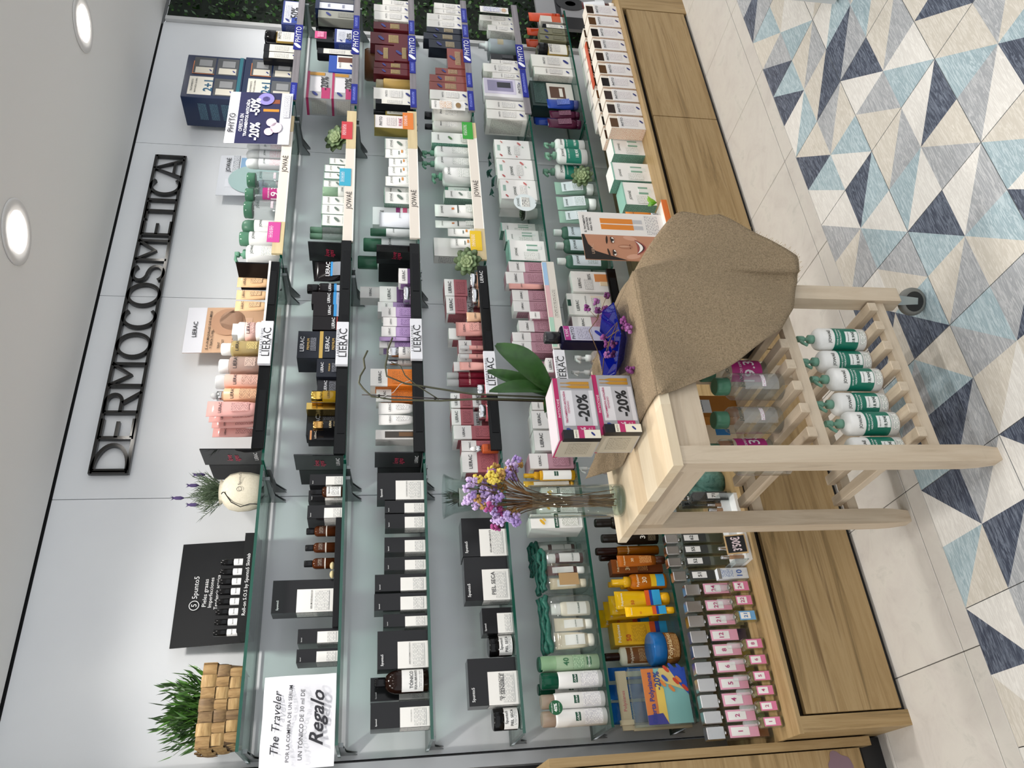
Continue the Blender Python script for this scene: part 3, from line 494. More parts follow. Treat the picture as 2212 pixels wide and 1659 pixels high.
 'p_white': ('carton', 'tall white hair-care carton with blue leaf', 'carton', 'white hair-care cartons', dict(base='ebe8e2', t=[('PHYTO', 0, .68, .55, '3a3c46')], fp=[FP(.28, .6, 'ebe8e2', '9a9a9e', .3)], leaf=[(.0, .13, .42)], sp=[(-.44, .4, .1, .9, 'dedad2', '8a8884')])),
 'p_slim': ('carton', 'slim white-fronted black carton', 'carton', 'slim white-fronted cartons', dict(base='*17181c', pan=[(-.46, .46, 0, .84, 'e9e6dc')], fp=[FP(.3, .7, 'e9e6dc', '9a9a9e', .3)], leaf=[(0, .12, .5)])),
 'p_gold': ('flagon', 'gold hair-oil bottle with black cap', 'bottle', 'gold hair-oil bottles', dict(base='*a88c4a', cap=.3, capc='*141416', capr=.7, neck=.7, sh=.02, lab=[(1.1, .04, .66, 'efeae0')], t=[('PHYTO', 0, .58, .7, '3a3c46')], fpc=[(.7, .26, .5, 'efeae0', '9a9a9e')])),
 'p_promo': ('carton', 'navy and white promo carton marked 50%', 'carton', 'navy promo cartons', dict(base='2a3a7c', pan=[(-.44, .46, .1, .9, 'd9dbe4'), (-.44, -.2, .1, .5, '24409a')], t=[('-50%', -.06, .36, .55, '15161c')], fp=[(-.3, .3, .54, .84, 'd9dbe4', '7a7e92')], leaf=[(-.34, .7, .16)], sp=[(-.4, .4, .2, .8, '22305f', '6a76a8')])),
 'p_navy': ('carton', 'navy gift carton with price card', 'carton', 'navy gift cartons', dict(base='1d2f5f', pan=[(-.46, .06, .1, .9, 'e4e4ea'), (.12, .46, .1, .9, '5a5a5c')], t=[('20%', -.2, .68, .3, '2a3a7c'), ('50%', -.2, .34, .3, '2a3a7c')])),
 'p_grey': ('carton', 'silver-grey hair carton with blue leaf', 'carton', 'silver-grey hair cartons', dict(base='9a9a90', t=[], fp=[FP(.1, .5, '9a9a90', '5a5a58', .3)], leaf=[(0, .74, .6)])),
 'p_black': ('carton', 'plain black hair-care carton', 'carton', 'plain black hair-care cartons', dict(base='*1b1c1f', fp=[FP(.2, .6, '1b1c1f', '4a4b50', .3)])),
 'p_blue': ('carton', 'bright blue holder with small bottle picture', 'display', None, dict(base='1d4aa8', pan=[(-.3, .5, .06, .7, 'ece9e4'), (.1, .4, .1, .66, '6a3a24')], t=[('PHYTO', -.08, .58, .3, '3a3c46')], leaf=[(-.1, .16, .2)])),
 'p_cyane': ('carton', 'silver and magenta ampoule carton', 'carton', 'silver and magenta cartons', dict(base='a9a8aa', bands=[(.9, 1, 'a8285c')], pan=[(-.5, -.1, .06, .4, 'b02a64'), (-.26, .3, .42, .86, 'dcdadd'), (.36, .46, .3, .9, 'b8862c')], t=[('-20%', .06, .3, .5, '1c1c20')], leaf=[(-.34, .66, .2)], sp=[(-.4, .4, .2, .8, 'b9b5b0', '8a8682')])),
 'p_maroon': ('carton', 'maroon hair-care carton with gold label', 'carton', 'maroon hair-care cartons', dict(base='*5c1f26', pan=[(-.34, .34, .32, .56, 'a08858')], fp=[FP(.34, .54, 'a08858', '5a4a2c', .3)], leaf=[(0, .74, .6)])),
 'p_gspray': ('flagon', 'pale gold bottle with clear cap', 'bottle', None, dict(base='*b89858', cap=.2, capc='~cfc0a060', capr=.8, neck=.8, sh=.04, leaf=[])),
 'p_rspray': ('flagon', 'red spray bottle with clear cap', 'bottle', None, dict(base='*6a1a22', cap=.24, capc='~d8d4d460', top='spray', capr=.6, neck=.6, sh=.04)),
 'p_dark': ('carton', 'charcoal hair-care carton with gold label', 'carton', 'charcoal hair-care cartons', dict(base='*262a36', pan=[(-.34, .34, .3, .54, '94866a')], fp=[FP(.32, .52, '94866a', '4a4434', .3)], leaf=[(0, .72, .6)])),
 'p_brown': ('carton', 'copper-brown hair-care carton with beige label', 'carton', 'copper-brown cartons', dict(base='*8a4c46', pan=[(-.34, .34, .32, .6, 'a88a68')], fp=[FP(.34, .58, 'a88a68', '5a3a2c', .3)], leaf=[(0, .74, .6)])),
 'p_bottlew': ('flagon', 'white hair-care bottle with black cap', 'bottle', 'white black-capped bottles', dict(base='e4e2dc', cap=.16, capc='*17171a', capr=.5, neck=.46, sh=.06, t=[('PHYTO', 0, .66, .6, '3a3c46')], fpc=[(.7, .3, .56, 'e4e2dc', '9a9a9e')])),
 'p_olive': ('carton', 'olive hair-oil carton with white promo front', 'carton', None, dict(base='8a7c3c', pan=[(-.48, .48, .04, .98, 'ece6e4')], t=[('PHYTO', 0, .84, .7, '2a2c34'), ('9,90€', .0, .34, .6, 'b8285c')], fp=[FP(.45, .7, 'ece6e4', '9a8a8e', .3)])),
 'p_spray': ('flagon', 'pale blue-grey spray bottle', 'bottle', None, dict(base='a9b2b8', cap=.25, top='spray', capc='dfe2e4', capr=.6, neck=.55, sh=.06, lab=[(.6, .36, .52, 'b0a68a')])),
 'p_silver': ('carton', 'silver-white carton with big blue leaf', 'carton', None, dict(base='c9cdd2', fp=[FP(.1, .45, 'c9cdd2', '7a7e86', .3)], leaf=[(0, .72, .8)])),
 'p_purple': ('carton', 'white and violet stand with speckled picture', 'display', None, dict(base='e6e4e6', pan=[(-.34, .5, .2, .98, 'cfc9dc'), (-.2, .4, .26, .9, '8f8aa8'), (.0, .3, .32, .66, '23242c')], t=[('PHYTO', -.0, .11, .5, '2a2c34')], leaf=[(.3, .1, .1)])),
 'p_tubeo': ('tube', 'orange-red sun tube', 'tube', 'orange-red tubes', dict(base='*c2441c', cap=.12, capc='*b23c18')),
 'p_ob': ('carton', 'orange and white small carton', 'carton', None, dict(base='d9d4cc', pan=[(-.5, .5, .1, .5, 'c2542c')])),
 'p_oliveb': ('carton', 'grey-olive hair carton with blue leaf', 'carton', 'grey-olive hair cartons', dict(base='7a785f', fp=[FP(.1, .5, '7a785f', '4a483a', .3)], leaf=[(0, .74, .6)])),
 'p_green': ('carton', 'dark green gift box with white picture card', 'gift box', None, dict(base='17332f', pan=[(-.44, .44, .02, .62, 'dfdcd4'), (-.16, .3, .2, .56, '5a3c2c'), (-.1, .24, .26, .34, 'e9e4da')], t=[('PHYTO', -.3, .4, .22, '2a2c34')], fp=[(-.4, .4, .66, .94, '17332f', '4a7068')])),
 'p_tubeb': ('tube', 'blue shampoo tube', 'tube', 'blue shampoo tubes', dict(base='*22409a', cap=.16, capc='*3a3f6a', fp=[FP(.3, .7, '22409a', '7f94d0', .3)])),
 'p_tubep': ('tube', 'deep purple shampoo tube', 'tube', 'purple shampoo tubes', dict(base='*4a1430', cap=.14, capc='*3a1028', fp=[FP(.3, .7, '4a1430', '9a6a80', .3)])),
 'p_colour': ('carton', 'cream hair-colour carton with brown hair swatch', 'carton', 'hair-colour cartons', dict(base='efe7da', pan=[(-.42, .3, .76, 1., '*3a2a22'), (-.5, .5, .02, .74, 'e6e3e2')], t=[('PHYTO', 0, .66, .7, '3a3c46')], fp=[FP(.22, .6, 'e6e3e2', 'b8aab0', .3)], leaf=[(.1, .1, .3)], sp=[(-.5, .5, 0, .98, 'e4d8c6', 'c8866a')])),
 'p_red_tube': ('tube', 'maroon tube with white label at shelf end', 'tube', None, dict(base='*4a1512', cap=.16, capc='efe9e0', capw=.4, pan=[(-.4, .4, .3, .95, 'e6e8ec')])),
 'p_jarb': ('jar', 'copper hair-mask jar', 'jar', None, dict(base='*8a6248', capc='*7a5238', cap=.34)),
}
for k in ('pouchA', 'pouchB'):
    ST[k][4]['minis'] = [({'F': flagon, 'T': tubelike}[a], *r) for a, *r in ST[k][4]['minis']]
ORD = ['first', 'second', 'third', 'fourth', 'fifth', 'sixth', 'seventh', 'eighth', 'ninth', 'tenth', 'eleventh', 'twelfth', 'thirteenth', 'fourteenth', 'fifteenth', 'sixteenth', 'seventeenth', 'eighteenth', 'nineteenth', 'twentieth']
SHELF = ['top shelf', 'second shelf', 'third shelf', 'fourth shelf', 'fifth shelf', 'sixth shelf', 'wooden ledge']
BAY = {'A': 'basket bay', 'B': 'black-tray bay', 'C': 'cream-fronted bay', 'D': 'navy-signed bay'}

# ---------------------------------------------------------------- survey of the shelves, in metres
RISERS = [(0, [1.4297, 1.5981, 2.1289, 2.2308]), (1, [1.5083, 1.5083, 2.0438, 2.2878]), (2, [1.5396, 1.5396, 2.0663, 2.3365]), (3, [1.438, 1.6053, 2.1585, 2.261])]
RTAGS = [(0, 2.1199, 2.2274, 'd0489a'), (0, 1.4879, 1.5936, 'd0489a'), (1, 1.8165, 1.9184, '35a9c8'), (1, 2.1024, 2.2135, 'c8333c'), (2, 2.1895, 2.2982, 'e07a1c'), (3, 2.1493, 2.2609, '1f9a1c'), (3, 1.4836, 1.5904, 'e8c010')]
TRAYS = [(0, 0.5677, 1.3803), (1, 0.5449, 1.5206), (2, 0.5519, 1.5371), (3, 0.5575, 1.3938), (4, 0.4914, 1.393), (5, 0.5073, 1.4018)]
SIGNS = [(0, 0.8963, 1.0835), (1, 0.8964, 1.0865), (2, 0.925, 1.1089), (3, 0.7814, 0.965), (4, 0.7935, 0.9764)]
PSTRIPS = [(0, 2.3358, 3.2, [(2.6918, 2.8802, 1), (2.3358, 2.4506, 0)]), (1, 2.3349, 3.2, [(2.6903, 2.88, 1), (2.8873, 2.9917, 0), (2.3349, 2.4703, 0)]), (2, 2.3365, 3.2, [(2.6705, 2.8642, 1), (2.8826, 2.9875, 0), (2.5807, 2.667, 0), (2.3365, 2.4632, 0)]), (3, 2.3407, 3.2, [(2.692, 2.8771, 1), (3.0132, 3.1264, 0), (2.892, 2.9902, 0), (2.5088, 2.6114, 0), (2.3439, 2.4786, 0)]), (4, 2.3508, 3.2, [(2.6775, 2.8632, 1), (2.4633, 2.6704, 0)])]
# bay, shelf, style, x, y, z, width, height, depth, number
ITEMS = [
 ('A', 1, 'k_serum', -0.1099, -0.215, 1.615, 0.0399, 0.1222, 0.07, 0),
 ('A', 1, 'k_serum', -0.0512, -0.215, 1.615, 0.0433, 0.1217, 0.07, 0),
 ('A', 1, 'k_big', 0.0828, -0.19, 1.635, 0.1046, 0.1895, 0.06, 'SERUM REPARADOR'),
 ('A', 1, 'amber', 0.1936, -0.2021, 1.635, 0.0359, 0.0986, 0.0359, 0),
 ('A', 1, 'amber', 0.2473, -0.203, 1.635, 0.0339, 0.0975, 0.0339, 0),
 ('A', 1, 'amber', 0.3054, -0.2016, 1.635, 0.0368, 0.0968, 0.0368, 0),
 ('A', 1, 'k_serum', 0.3573, -0.195, 1.615, 0.0454, 0.1137, 0.1, 0),
 ('A', 1, 'k_serum', 0.4269, -0.175, 1.615, 0.0384, 0.1149, 0.09, 0),
 ('A', 1, 'amber_lab', 0.4255, -0.2494, 1.615, 0.0373, 0.1066, 0.0373, 0),
 ('A', 1, 'k_serum', 0.4741, -0.21, 1.615, 0.0402, 0.1118, 0.07, 0),
 ('A', 2, 'k_tonic', -0.2917, -0.21, 1.344, 0.0728, 0.1724, 0.08, 0),
 ('A', 2, 'k_tonic', -0.2058, -0.165, 1.344, 0.0695, 0.1733, 0.05, 0),
 ('A', 2, 'tonic', -0.1968, -0.2326, 1.344, 0.0696, 0.1612, 0.0707, 0),
 ('A', 2, 'k_big', -0.1036, -0.22, 1.344, 0.1145, 0.1531, 0.06, 'JABÓN DERMATOLÓGICO'),
 ('A', 2, 'k_tall', -0.0143, -0.22, 1.344, 0.0392, 0.1358, 0.06, 0),
 ('A', 2, 'k_tall', 0.0446, -0.215, 1.344, 0.0533, 0.1639, 0.07, 0),
 ('A', 2, 'k_tall', 0.1068, -0.23, 1.344, 0.0546, 0.1623, 0.04, 0),
 ('A', 2, 'k_tall', 0.1686, -0.225, 1.344, 0.0418, 0.1329, 0.05, 0),
 ('A', 2, 'k_tall', 0.2336, -0.225, 1.344, 0.052, 0.1321, 0.05, 0),
 ('A', 2, 'k_tall', 0.3165, -0.225, 1.344, 0.0504, 0.1302, 0.05, 0),
 ('A', 2, 'k_tall', 0.368, -0.225, 1.344, 0.0442, 0.1311, 0.05, 0),
 ('A', 2, 'k_big', 0.4444, -0.22, 1.344, 0.0997, 0.1573, 0.06, 'CONTORNO DE OJOS'),
 ('A', 3, 'k_jar', -0.3178, -0.2176, 1.073, 0.0648, 0.0785, 0.0648, 0),
 ('A', 3, 'k_big', -0.2122, -0.22, 1.073, 0.1391, 0.1502, 0.06, 'PIEL DESHIDRATADA|Y SENSIBLE'),
 ('A', 3, 'k_jar', -0.1007, -0.2171, 1.073, 0.0658, 0.0777, 0.0658, 0),
 ('A', 3, 'k_tall', -0.027, -0.22, 1.073, 0.0802, 0.0953, 0.06, 0),
 ('A', 3, 'k_big', 0.1111, -0.22, 1.073, 0.146, 0.1455, 0.06, 'PIEL SECA'),
 ('A', 3, 'k_big', 0.2539, -0.21, 1.073, 0.1354, 0.1471, 0.08, 'BÁLSAMO EMOLIENTE'),
 ('A', 4, 'k_can_w', -0.3285, -0.2341, 0.802, 0.0517, 0.202, 0.0517, 0),
 ('A', 4, 'k_can_w', -0.2788, -0.2358, 0.802, 0.0483, 0.2004, 0.0483, 0),
 ('A', 4, 'k_can_g', -0.2179, -0.2341, 0.802, 0.0519, 0.1938, 0.0519, 0),
 ('A', 4, 'k_can_g', -0.2304, -0.1715, 0.802, 0.037, 0.1928, 0.037, 0),
 ('A', 4, 'k_can_l', -0.1649, -0.225, 0.802, 0.05, 0.1958, 0.05, 0),
 ('A', 4, 'pouchA', -0.0403, -0.215, 0.802, 0.1827, 0.1762, 0.09, 0),
 ('A', 4, 'pouchB', 0.1385, -0.21, 0.802, 0.141, 0.1708, 0.1, 0),
 ('A', 4, 'pouchB', 0.2156, -0.118, 0.802, 0.117, 0.1705, 0.08, 0),
 ('A', 4, 'kl_carton', 0.3017, -0.215, 0.802, 0.0509, 0.1802, 0.09, 0),
 ('A', 4, 'kl_spray', 0.4816, -0.2413, 0.802, 0.0373, 0.1851, 0.0373, 0),
 ('A', 4, 'kl_tube', 0.4622, -0.2127, 0.802, 0.0227, 0.1831, 0.0159, 0),
 ('A', 4, 'kl_carton', 0.3708, -0.19, 0.802, 0.0418, 0.1357, 0.06, 0),
 ('A', 4, 'kl_carton', 0.4251, -0.19, 0.802, 0.0404, 0.1218, 0.06, 0),
 ('A', 5, 'blue_tube', -0.309, -0.1368, 0.531, 0.0662, 0.2259, 0.0464, 0),
 ('A', 5, 'blue_tube', -0.2458, -0.1433, 0.531, 0.0478, 0.223, 0.0335, 0),
 ('A', 5, 'blue_tube', -0.1896, -0.1443, 0.531, 0.0413, 0.2191, 0.0314, 0),
 ('A', 5, 'sun_lotion', -0.1364, -0.1503, 0.531, 0.0627, 0.227, 0.035, 0),
 ('A', 5, 'sun_jar', -0.133, -0.2199, 0.531, 0.1002, 0.0919, 0.1002, 0),
 ('A', 5, 'sun_box', -0.0665, -0.1378, 0.531, 0.0727, 0.1889, 0.06, 0),
 ('A', 5, 'sun_tube', -0.0198, -0.258, 0.531, 0.0325, 0.1661, 0.024, 0),
 ('A', 5, 'sun_tube', 0.0282, -0.228, 0.531, 0.0612, 0.1858, 0.0441, 0),
 ('A', 5, 'sun_tube', 0.0256, -0.181, 0.531, 0.0655, 0.1947, 0.0459, 0),
 ('A', 5, 'sun_tube', 0.0203, -0.1334, 0.531, 0.0649, 0.2004, 0.0454, 0),
 ('A', 5, 'sun_tube', 0.007, -0.0872, 0.531, 0.0614, 0.2072, 0.043, 0),
 ('A', 5, 'sun_spray', 0.088, -0.2325, 0.531, 0.0525, 0.19, 0.035, 0),
 ('A', 5, 'sun_spray', 0.0929, -0.1925, 0.531, 0.0502, 0.1897, 0.035, 0),
 ('A', 5, 'sun_brownbox', 0.1436, -0.21, 0.531, 0.0488, 0.1807, 0.04, 0),
 ('A', 5, 'sun_bronze', 0.1531, -0.2557, 0.531, 0.0407, 0.1657, 0.0285, 0),
 ('A', 5, 'sun_oil', 0.2043, -0.2121, 0.531, 0.0336, 0.2231, 0.0357, 0),
 ('A', 5, 'sun_oil', 0.2006, -0.163, 0.531, 0.034, 0.1984, 0.034, 0),
 ('A', 5, 'sun_black', 0.2463, -0.2249, 0.531, 0.0481, 0.1998, 0.0502, 0),
 ('A', 5, 'sun_black', 0.3038, -0.2252, 0.531, 0.0496, 0.2158, 0.0496, 0),
 ('A', 6, 'scent', -0.4177, -0.373, 0.345, 0.0436, 0.2037, 0.034, '1'),
 ('A', 6, 'scent', -0.3745, -0.373, 0.345, 0.0427, 0.2034, 0.034, '2'),
 ('A', 6, 'scent', -0.3296, -0.373, 0.345, 0.0472, 0.2036, 0.034, '4'),
 ('A', 6, 'scent', -0.2829, -0.373, 0.345, 0.0463, 0.2025, 0.034, '5'),
 ('A', 6, 'scent', -0.2339, -0.373, 0.345, 0.0442, 0.2002, 0.034, '6'),
 ('A', 6, 'scent', -0.1847, -0.373, 0.345, 0.0444, 0.1981, 0.034, '8'),
 ('A', 6, 'scent', -0.1397, -0.373, 0.345, 0.0441, 0.1962, 0.034, '12'),
 ('A', 6, 'scent', -0.0921, -0.373, 0.345, 0.0433, 0.1938, 0.034, '21'),
 ('A', 6, 'scent', -0.046, -0.373, 0.345, 0.0425, 0.1903, 0.034, '22'),
 ('A', 6, 'scent', 0.0076, -0.373, 0.345, 0.0435, 0.1836, 0.034, '24'),
 ('A', 6, 'tester', -0.4085, -0.462, 0.345, 0.0315, 0.1188, 0.026, '1'),
 ('A', 6, 'tester', -0.3664, -0.462, 0.345, 0.0321, 0.1189, 0.026, '2'),
 ('A', 6, 'tester', -0.323, -0.462, 0.345, 0.0327, 0.1186, 0.026, '4'),
 ('A', 6, 'tester', -0.2825, -0.462, 0.345, 0.0333, 0.1183, 0.026, '5'),
 ('A', 6, 'tester', -0.2361, -0.462, 0.345, 0.034, 0.1184, 0.026, '6'),
 ('A', 6, 'tester', -0.1894, -0.462, 0.345, 0.0347, 0.1163, 0.026, '8'),
 ('A', 6, 'tester', -0.1049, -0.462, 0.345, 0.036, 0.1203, 0.026, '21'),
 ('A', 6, 'tester', -0.0575, -0.462, 0.345, 0.0367, 0.1186, 0.026, '22'),
 ('A', 6, 'tester', -0.0133, -0.462, 0.345, 0.0374, 0.1169, 0.026, '24'),
 ('A', 6, 'scent_m', 0.0537, -0.373, 0.345, 0.0383, 0.2145, 0.034, '51'),
 ('A', 6, 'scent_m', 0.1004, -0.373, 0.345, 0.0353, 0.2239, 0.034, '52'),
 ('A', 6, 'scent_m', 0.1403, -0.373, 0.345, 0.035, 0.2222, 0.034, '55'),
 ('A', 6, 'scent_m', 0.1799, -0.373, 0.345, 0.0364, 0.2187, 0.034, '62'),
 ('A', 6, 'scent_k', 0.2942, -0.413, 0.345, 0.0356, 0.222, 0.034, '72'),
 ('A', 6, 'scent_k', 0.2857, -0.473, 0.345, 0.0362, 0.2052, 0.034, '71'),
 ('B', 0, 'pink_tube', 0.7155, -0.1346, 1.886, 0.0387, 0.1973, 0.0271, 0),
 ('B', 0, 'pink_tube', 0.7363, -0.1631, 1.886, 0.0369, 0.1974, 0.0258, 0),
 ('B', 0, 'pink_tube', 0.7493, -0.1962, 1.886, 0.0521, 0.2031, 0.0364, 0),
 ('B', 0, 'pink_tube', 0.7535, -0.2382, 1.886, 0.0623, 0.2053, 0.0436, 0),
 ('B', 0, 'peach_cyl', 0.8161, -0.2217, 1.886, 0.0565, 0.2024, 0.0565, 0),
 ('B', 0, 'rose_cyl', 0.8752, -0.2211, 1.886, 0.0578, 0.1894, 0.0578, 0),
 ('B', 0, 'micel_p', 0.9487, -0.2106, 1.886, 0.0771, 0.1867, 0.0787, 0),
 ('B', 0, 'micel_y', 1.0216, -0.2154, 1.886, 0.0662, 0.186, 0.0692, 0),
 ('B', 0, 'pink_jar', 1.0968, -0.2193, 1.886, 0.0814, 0.0666, 0.0814, 0),
 ('B', 0, 'pink_jar', 1.0958, -0.2195, 1.9526, 0.0797, 0.0639, 0.0811, 0),
 ('B', 0, 'white_box', 1.142, -0.1516, 1.886, 0.0518, 0.1655, 0.05, 0),
 ('B', 0, 'beige_tube', 1.1449, -0.1081, 1.906, 0.0471, 0.1284, 0.033, 0),
 ('B', 0, 'beige_tube', 1.2018, -0.244, 1.906, 0.0458, 0.1311, 0.0321, 0),
 ('B', 0, 'beige_tube', 1.2552, -0.2443, 1.906, 0.045, 0.1314, 0.0315, 0),
 ('B', 0, 'beige_tube', 1.3169, -0.2437, 1.906, 0.0465, 0.1337, 0.0325, 0),
 ('B', 1, 'prem_line', 0.6585, -0.195, 1.615, 0.0372, 0.1282, 0.05, 0),
 ('B', 1, 'prem_serum', 0.6816, -0.2468, 1.615, 0.0364, 0.1098, 0.0364, 0),
 ('B', 1, 'prem_tall', 0.7314, -0.1352, 1.615, 0.0884, 0.1405, 0.06, 0),
 ('B', 1, 'gold_box', 0.7793, -0.1922, 1.615, 0.0276, 0.1396, 0.05, 0),
 ('B', 1, 'gold_bottle', 0.8043, -0.2421, 1.615, 0.0434, 0.1219, 0.0459, 0),
 ('B', 1, 'prem_tall', 0.8558, -0.2, 1.615, 0.0573, 0.1043, 0.06, 0),
 ('B', 1, 'prem_box', 0.9271, -0.21, 1.615, 0.079, 0.1088, 0.07, 0),
 ('B', 1, 'prem_box', 1.0316, -0.195, 1.615, 0.1216, 0.0901, 0.1, 0),
 ('B', 1, 'prem_box', 1.0298, -0.195, 1.7051, 0.1209, 0.0927, 0.1, 0),
 ('B', 1, 'men_red', 1.1298, -0.225, 1.615, 0.0628, 0.1327, 0.04, 0),
 ('B', 1, 'men_box', 1.1913, -0.225, 1.615, 0.0569, 0.1334, 0.04, 0),
 ('B', 1, 'men_box', 1.2494, -0.225, 1.615, 0.0597, 0.1418, 0.04, 0),
 ('B', 1, 'men_bottle', 1.3113, -0.2203, 1.615, 0.0494, 0.1626, 0.0494, 0),
 ('B', 1, 'men_tube', 1.3896, -0.235, 1.615, 0.1016, 0.1378, 0.05, 0),
 ('B', 2, 'win_box', 0.6468, -0.22, 1.344, 0.0374, 0.1637, 0.05, 0),
 ('B', 2, 'white_tube', 0.7063, -0.2453, 1.344, 0.0421, 0.153, 0.0295, 0),
 ('B', 2, 'white_tube', 0.7545, -0.243, 1.344, 0.0487, 0.154, 0.0341, 0),
 ('B', 2, 'orange', 0.8239, -0.195, 1.344, 0.0519, 0.1627, 0.05, 0),
 ('B', 2, 'orange', 0.8876, -0.215, 1.344, 0.073, 0.1843, 0.06, 0),
 ('B', 2, 'chrome_bottle', 0.9816, -0.1995, 1.344, 0.0265, 0.1246, 0.0265, 0),
 ('B', 2, 'chrome_bottle', 1.0037, -0.2374, 1.344, 0.0452, 0.1206, 0.0452, 0),
 ('B', 2, 'lilac', 1.0446, -0.205, 1.344, 0.0269, 0.1519, 0.05, 0),
 ('B', 2, 'lilac_tube', 1.0629, -0.2424, 1.344, 0.0191, 0.1521, 0.0152, 0),
 ('B', 2, 'lilac', 1.0961, -0.225, 1.344, 0.045, 0.1448, 0.04, 0),
 ('B', 2, 'lilac', 1.1429, -0.225, 1.344, 0.0406, 0.1383, 0.04, 0),
 ('B', 2, 'lilac', 1.1979, -0.215, 1.344, 0.047, 0.1437, 0.04, 0),
 ('B', 2, 'lilac', 1.258, -0.1622, 1.344, 0.0475, 0.1587, 0.05, 0),
 ('B', 2, 'purple', 1.3232, -0.1622, 1.344, 0.0769, 0.1522, 0.05, 0),
 ('B', 2, 'lift_jar', 1.2849, -0.2296, 1.344, 0.0746, 0.0584, 0.0808, 0),
 ('B', 2, 'purple', 1.3609, -0.24, 1.344, 0.0749, 0.0771, 0.04, 0),
 ('B', 2, 'grey_box', 1.3707, -0.1102, 1.344, 0.0574, 0.2308, 0.05, 0),
 ('B', 3, 'red', 0.5432, -0.2007, 1.073, 0.0788, 0.1304, 0.06, 0),
 ('B', 3, 'serum_red', 0.5854, -0.2503, 1.073, 0.0353, 0.101, 0.0353, 0),
 ('B', 3, 'red', 0.6079, -0.2007, 1.073, 0.0413, 0.1293, 0.06, 0),
 ('B', 3, 'red', 0.6643, -0.185, 1.073, 0.0537, 0.1547, 0.09, 0),
 ('B', 3, 'red', 0.7339, -0.1688, 1.073, 0.0666, 0.0776, 0.06, 0),
 ('B', 3, 'red', 0.7337, -0.19, 1.1506, 0.0663, 0.0817, 0.06, 0),
 ('B', 3, 'red_jar', 0.7431, -0.2354, 1.073, 0.0657, 0.0615, 0.0692, 0),
 ('B', 3, 'red', 0.8063, -0.19, 1.073, 0.0582, 0.0771, 0.06, 0),
 ('B', 3, 'red', 0.8041, -0.19, 1.1501, 0.0614, 0.0814, 0.06, 0),
 ('B', 3, 'red_jar', 0.8323, -0.2461, 1.073, 0.0478, 0.0618, 0.0478, 0),
 ('B', 3, 'maroon_bottle', 0.876, -0.2285, 1.073, 0.033, 0.1715, 0.033, 0),
 ('B', 3, 'maroon_bottle', 0.9116, -0.221, 1.073, 0.0324, 0.1693, 0.0324, 0),
 ('B', 3, 'slim_pink', 0.9373, -0.2521, 1.073, 0.0368, 0.1221, 0.0258, 0),
 ('B', 3, 'red', 0.9493, -0.205, 1.073, 0.0397, 0.1422, 0.05, 0),
 ('B', 3, 'red', 0.9894, -0.205, 1.073, 0.0349, 0.1226, 0.05, 0),
 ('B', 3, 'pink_roll', 0.9825, -0.2504, 1.073, 0.0192, 0.1203, 0.0192, 0),
 ('B', 3, 'pink_roll', 1.0228, -0.2513, 1.073, 0.0173, 0.1162, 0.0173, 0),
 ('B', 3, 'red', 1.0384, -0.21, 1.073, 0.0589, 0.1198, 0.05, 0),
 ('B', 3, 'rose_tube', 1.1147, -0.2445, 1.073, 0.0671, 0.1272, 0.047, 0),
 ('B', 3, 'red', 1.1097, -0.19, 1.073, 0.0503, 0.1535, 0.06, 0),
 ('B', 3, 'peach_tube', 1.1753, -0.2436, 1.073, 0.0468, 0.0822, 0.0328, 0),
 ('B', 3, 'red', 1.2474, -0.152, 1.073, 0.0836, 0.0768, 0.07, 0),
 ('B', 3, 'red', 1.2449, -0.195, 1.1498, 0.0833, 0.0827, 0.07, 0),
 ('B', 3, 'nude_jar', 1.283, -0.2295, 1.073, 0.0811, 0.057, 0.0811, 0),
 ('B', 3, 'red', 1.3356, -0.152, 1.073, 0.0842, 0.0708, 0.07, 0),
 ('B', 3, 'red', 1.3326, -0.195, 1.1438, 0.0838, 0.0924, 0.07, 0),
 ('B', 3, 'nude_jar', 1.3682, -0.2305, 1.073, 0.079, 0.0596, 0.079, 0),
 ('B', 4, 'mauve', 0.5355, -0.2, 0.802, 0.0579, 0.1605, 0.1, 0),
 ('B', 4, 'gift_blue', 0.6217, -0.205, 0.802, 0.0814, 0.1343, 0.08, 0),
 ('B', 4, 'gift_blue', 0.7092, -0.205, 0.802, 0.074, 0.1345, 0.08, 0),
 ('B', 4, 'orange', 0.7688, -0.215, 0.802, 0.0353, 0.1287, 0.06, 0),
 ('B', 4, 'mauve', 0.9503, -0.193, 0.802, 0.0696, 0.15, 0.05, 0),
 ('B', 4, 'mauve', 0.9355, -0.245, 0.802, 0.0623, 0.06, 0.05, 0),
 ('B', 4, 'mauve', 1.0341, -0.22, 0.802, 0.0495, 0.1803, 0.05, 0),
 ('B', 4, 'mauve', 1.0827, -0.22, 0.802, 0.0419, 0.1763, 0.05, 0),
 ('B', 4, 'mauve', 1.1359, -0.225, 0.802, 0.0526, 0.1464, 0.04, 0),
 ('B', 4, 'mauve', 1.18, -0.245, 0.802, 0.0331, 0.1015, 0.03, 0),
 ('B', 4, 'mauve', 1.2342, -0.22, 0.802, 0.0511, 0.1604, 0.05, 0),
 ('B', 4, 'mauve', 1.2896, -0.22, 0.802, 0.0538, 0.1605, 0.05, 0),
 ('B', 4, 'slim_pink', 1.3329, -0.25, 0.802, 0.0285, 0.1716, 0.0199, 0),
 ('B', 4, 'mauve', 1.3803, -0.22, 0.802, 0.0615, 0.1798, 0.05, 0),
 ('B', 4, 'mauve', 1.4411, -0.22, 0.802, 0.0533, 0.1627, 0.05, 0),
 ('B', 5, 'white_pump', 0.9506, -0.1954, 0.531, 0.0444, 0.2124, 0.0492, 0),
 ('B', 5, 'white_pump', 1.0048, -0.2168, 0.531, 0.0617, 0.2015, 0.0665, 0),
 ('B', 5, 'white_pump', 0.5187, -0.2177, 0.531, 0.0446, 0.2473, 0.0446, 0),
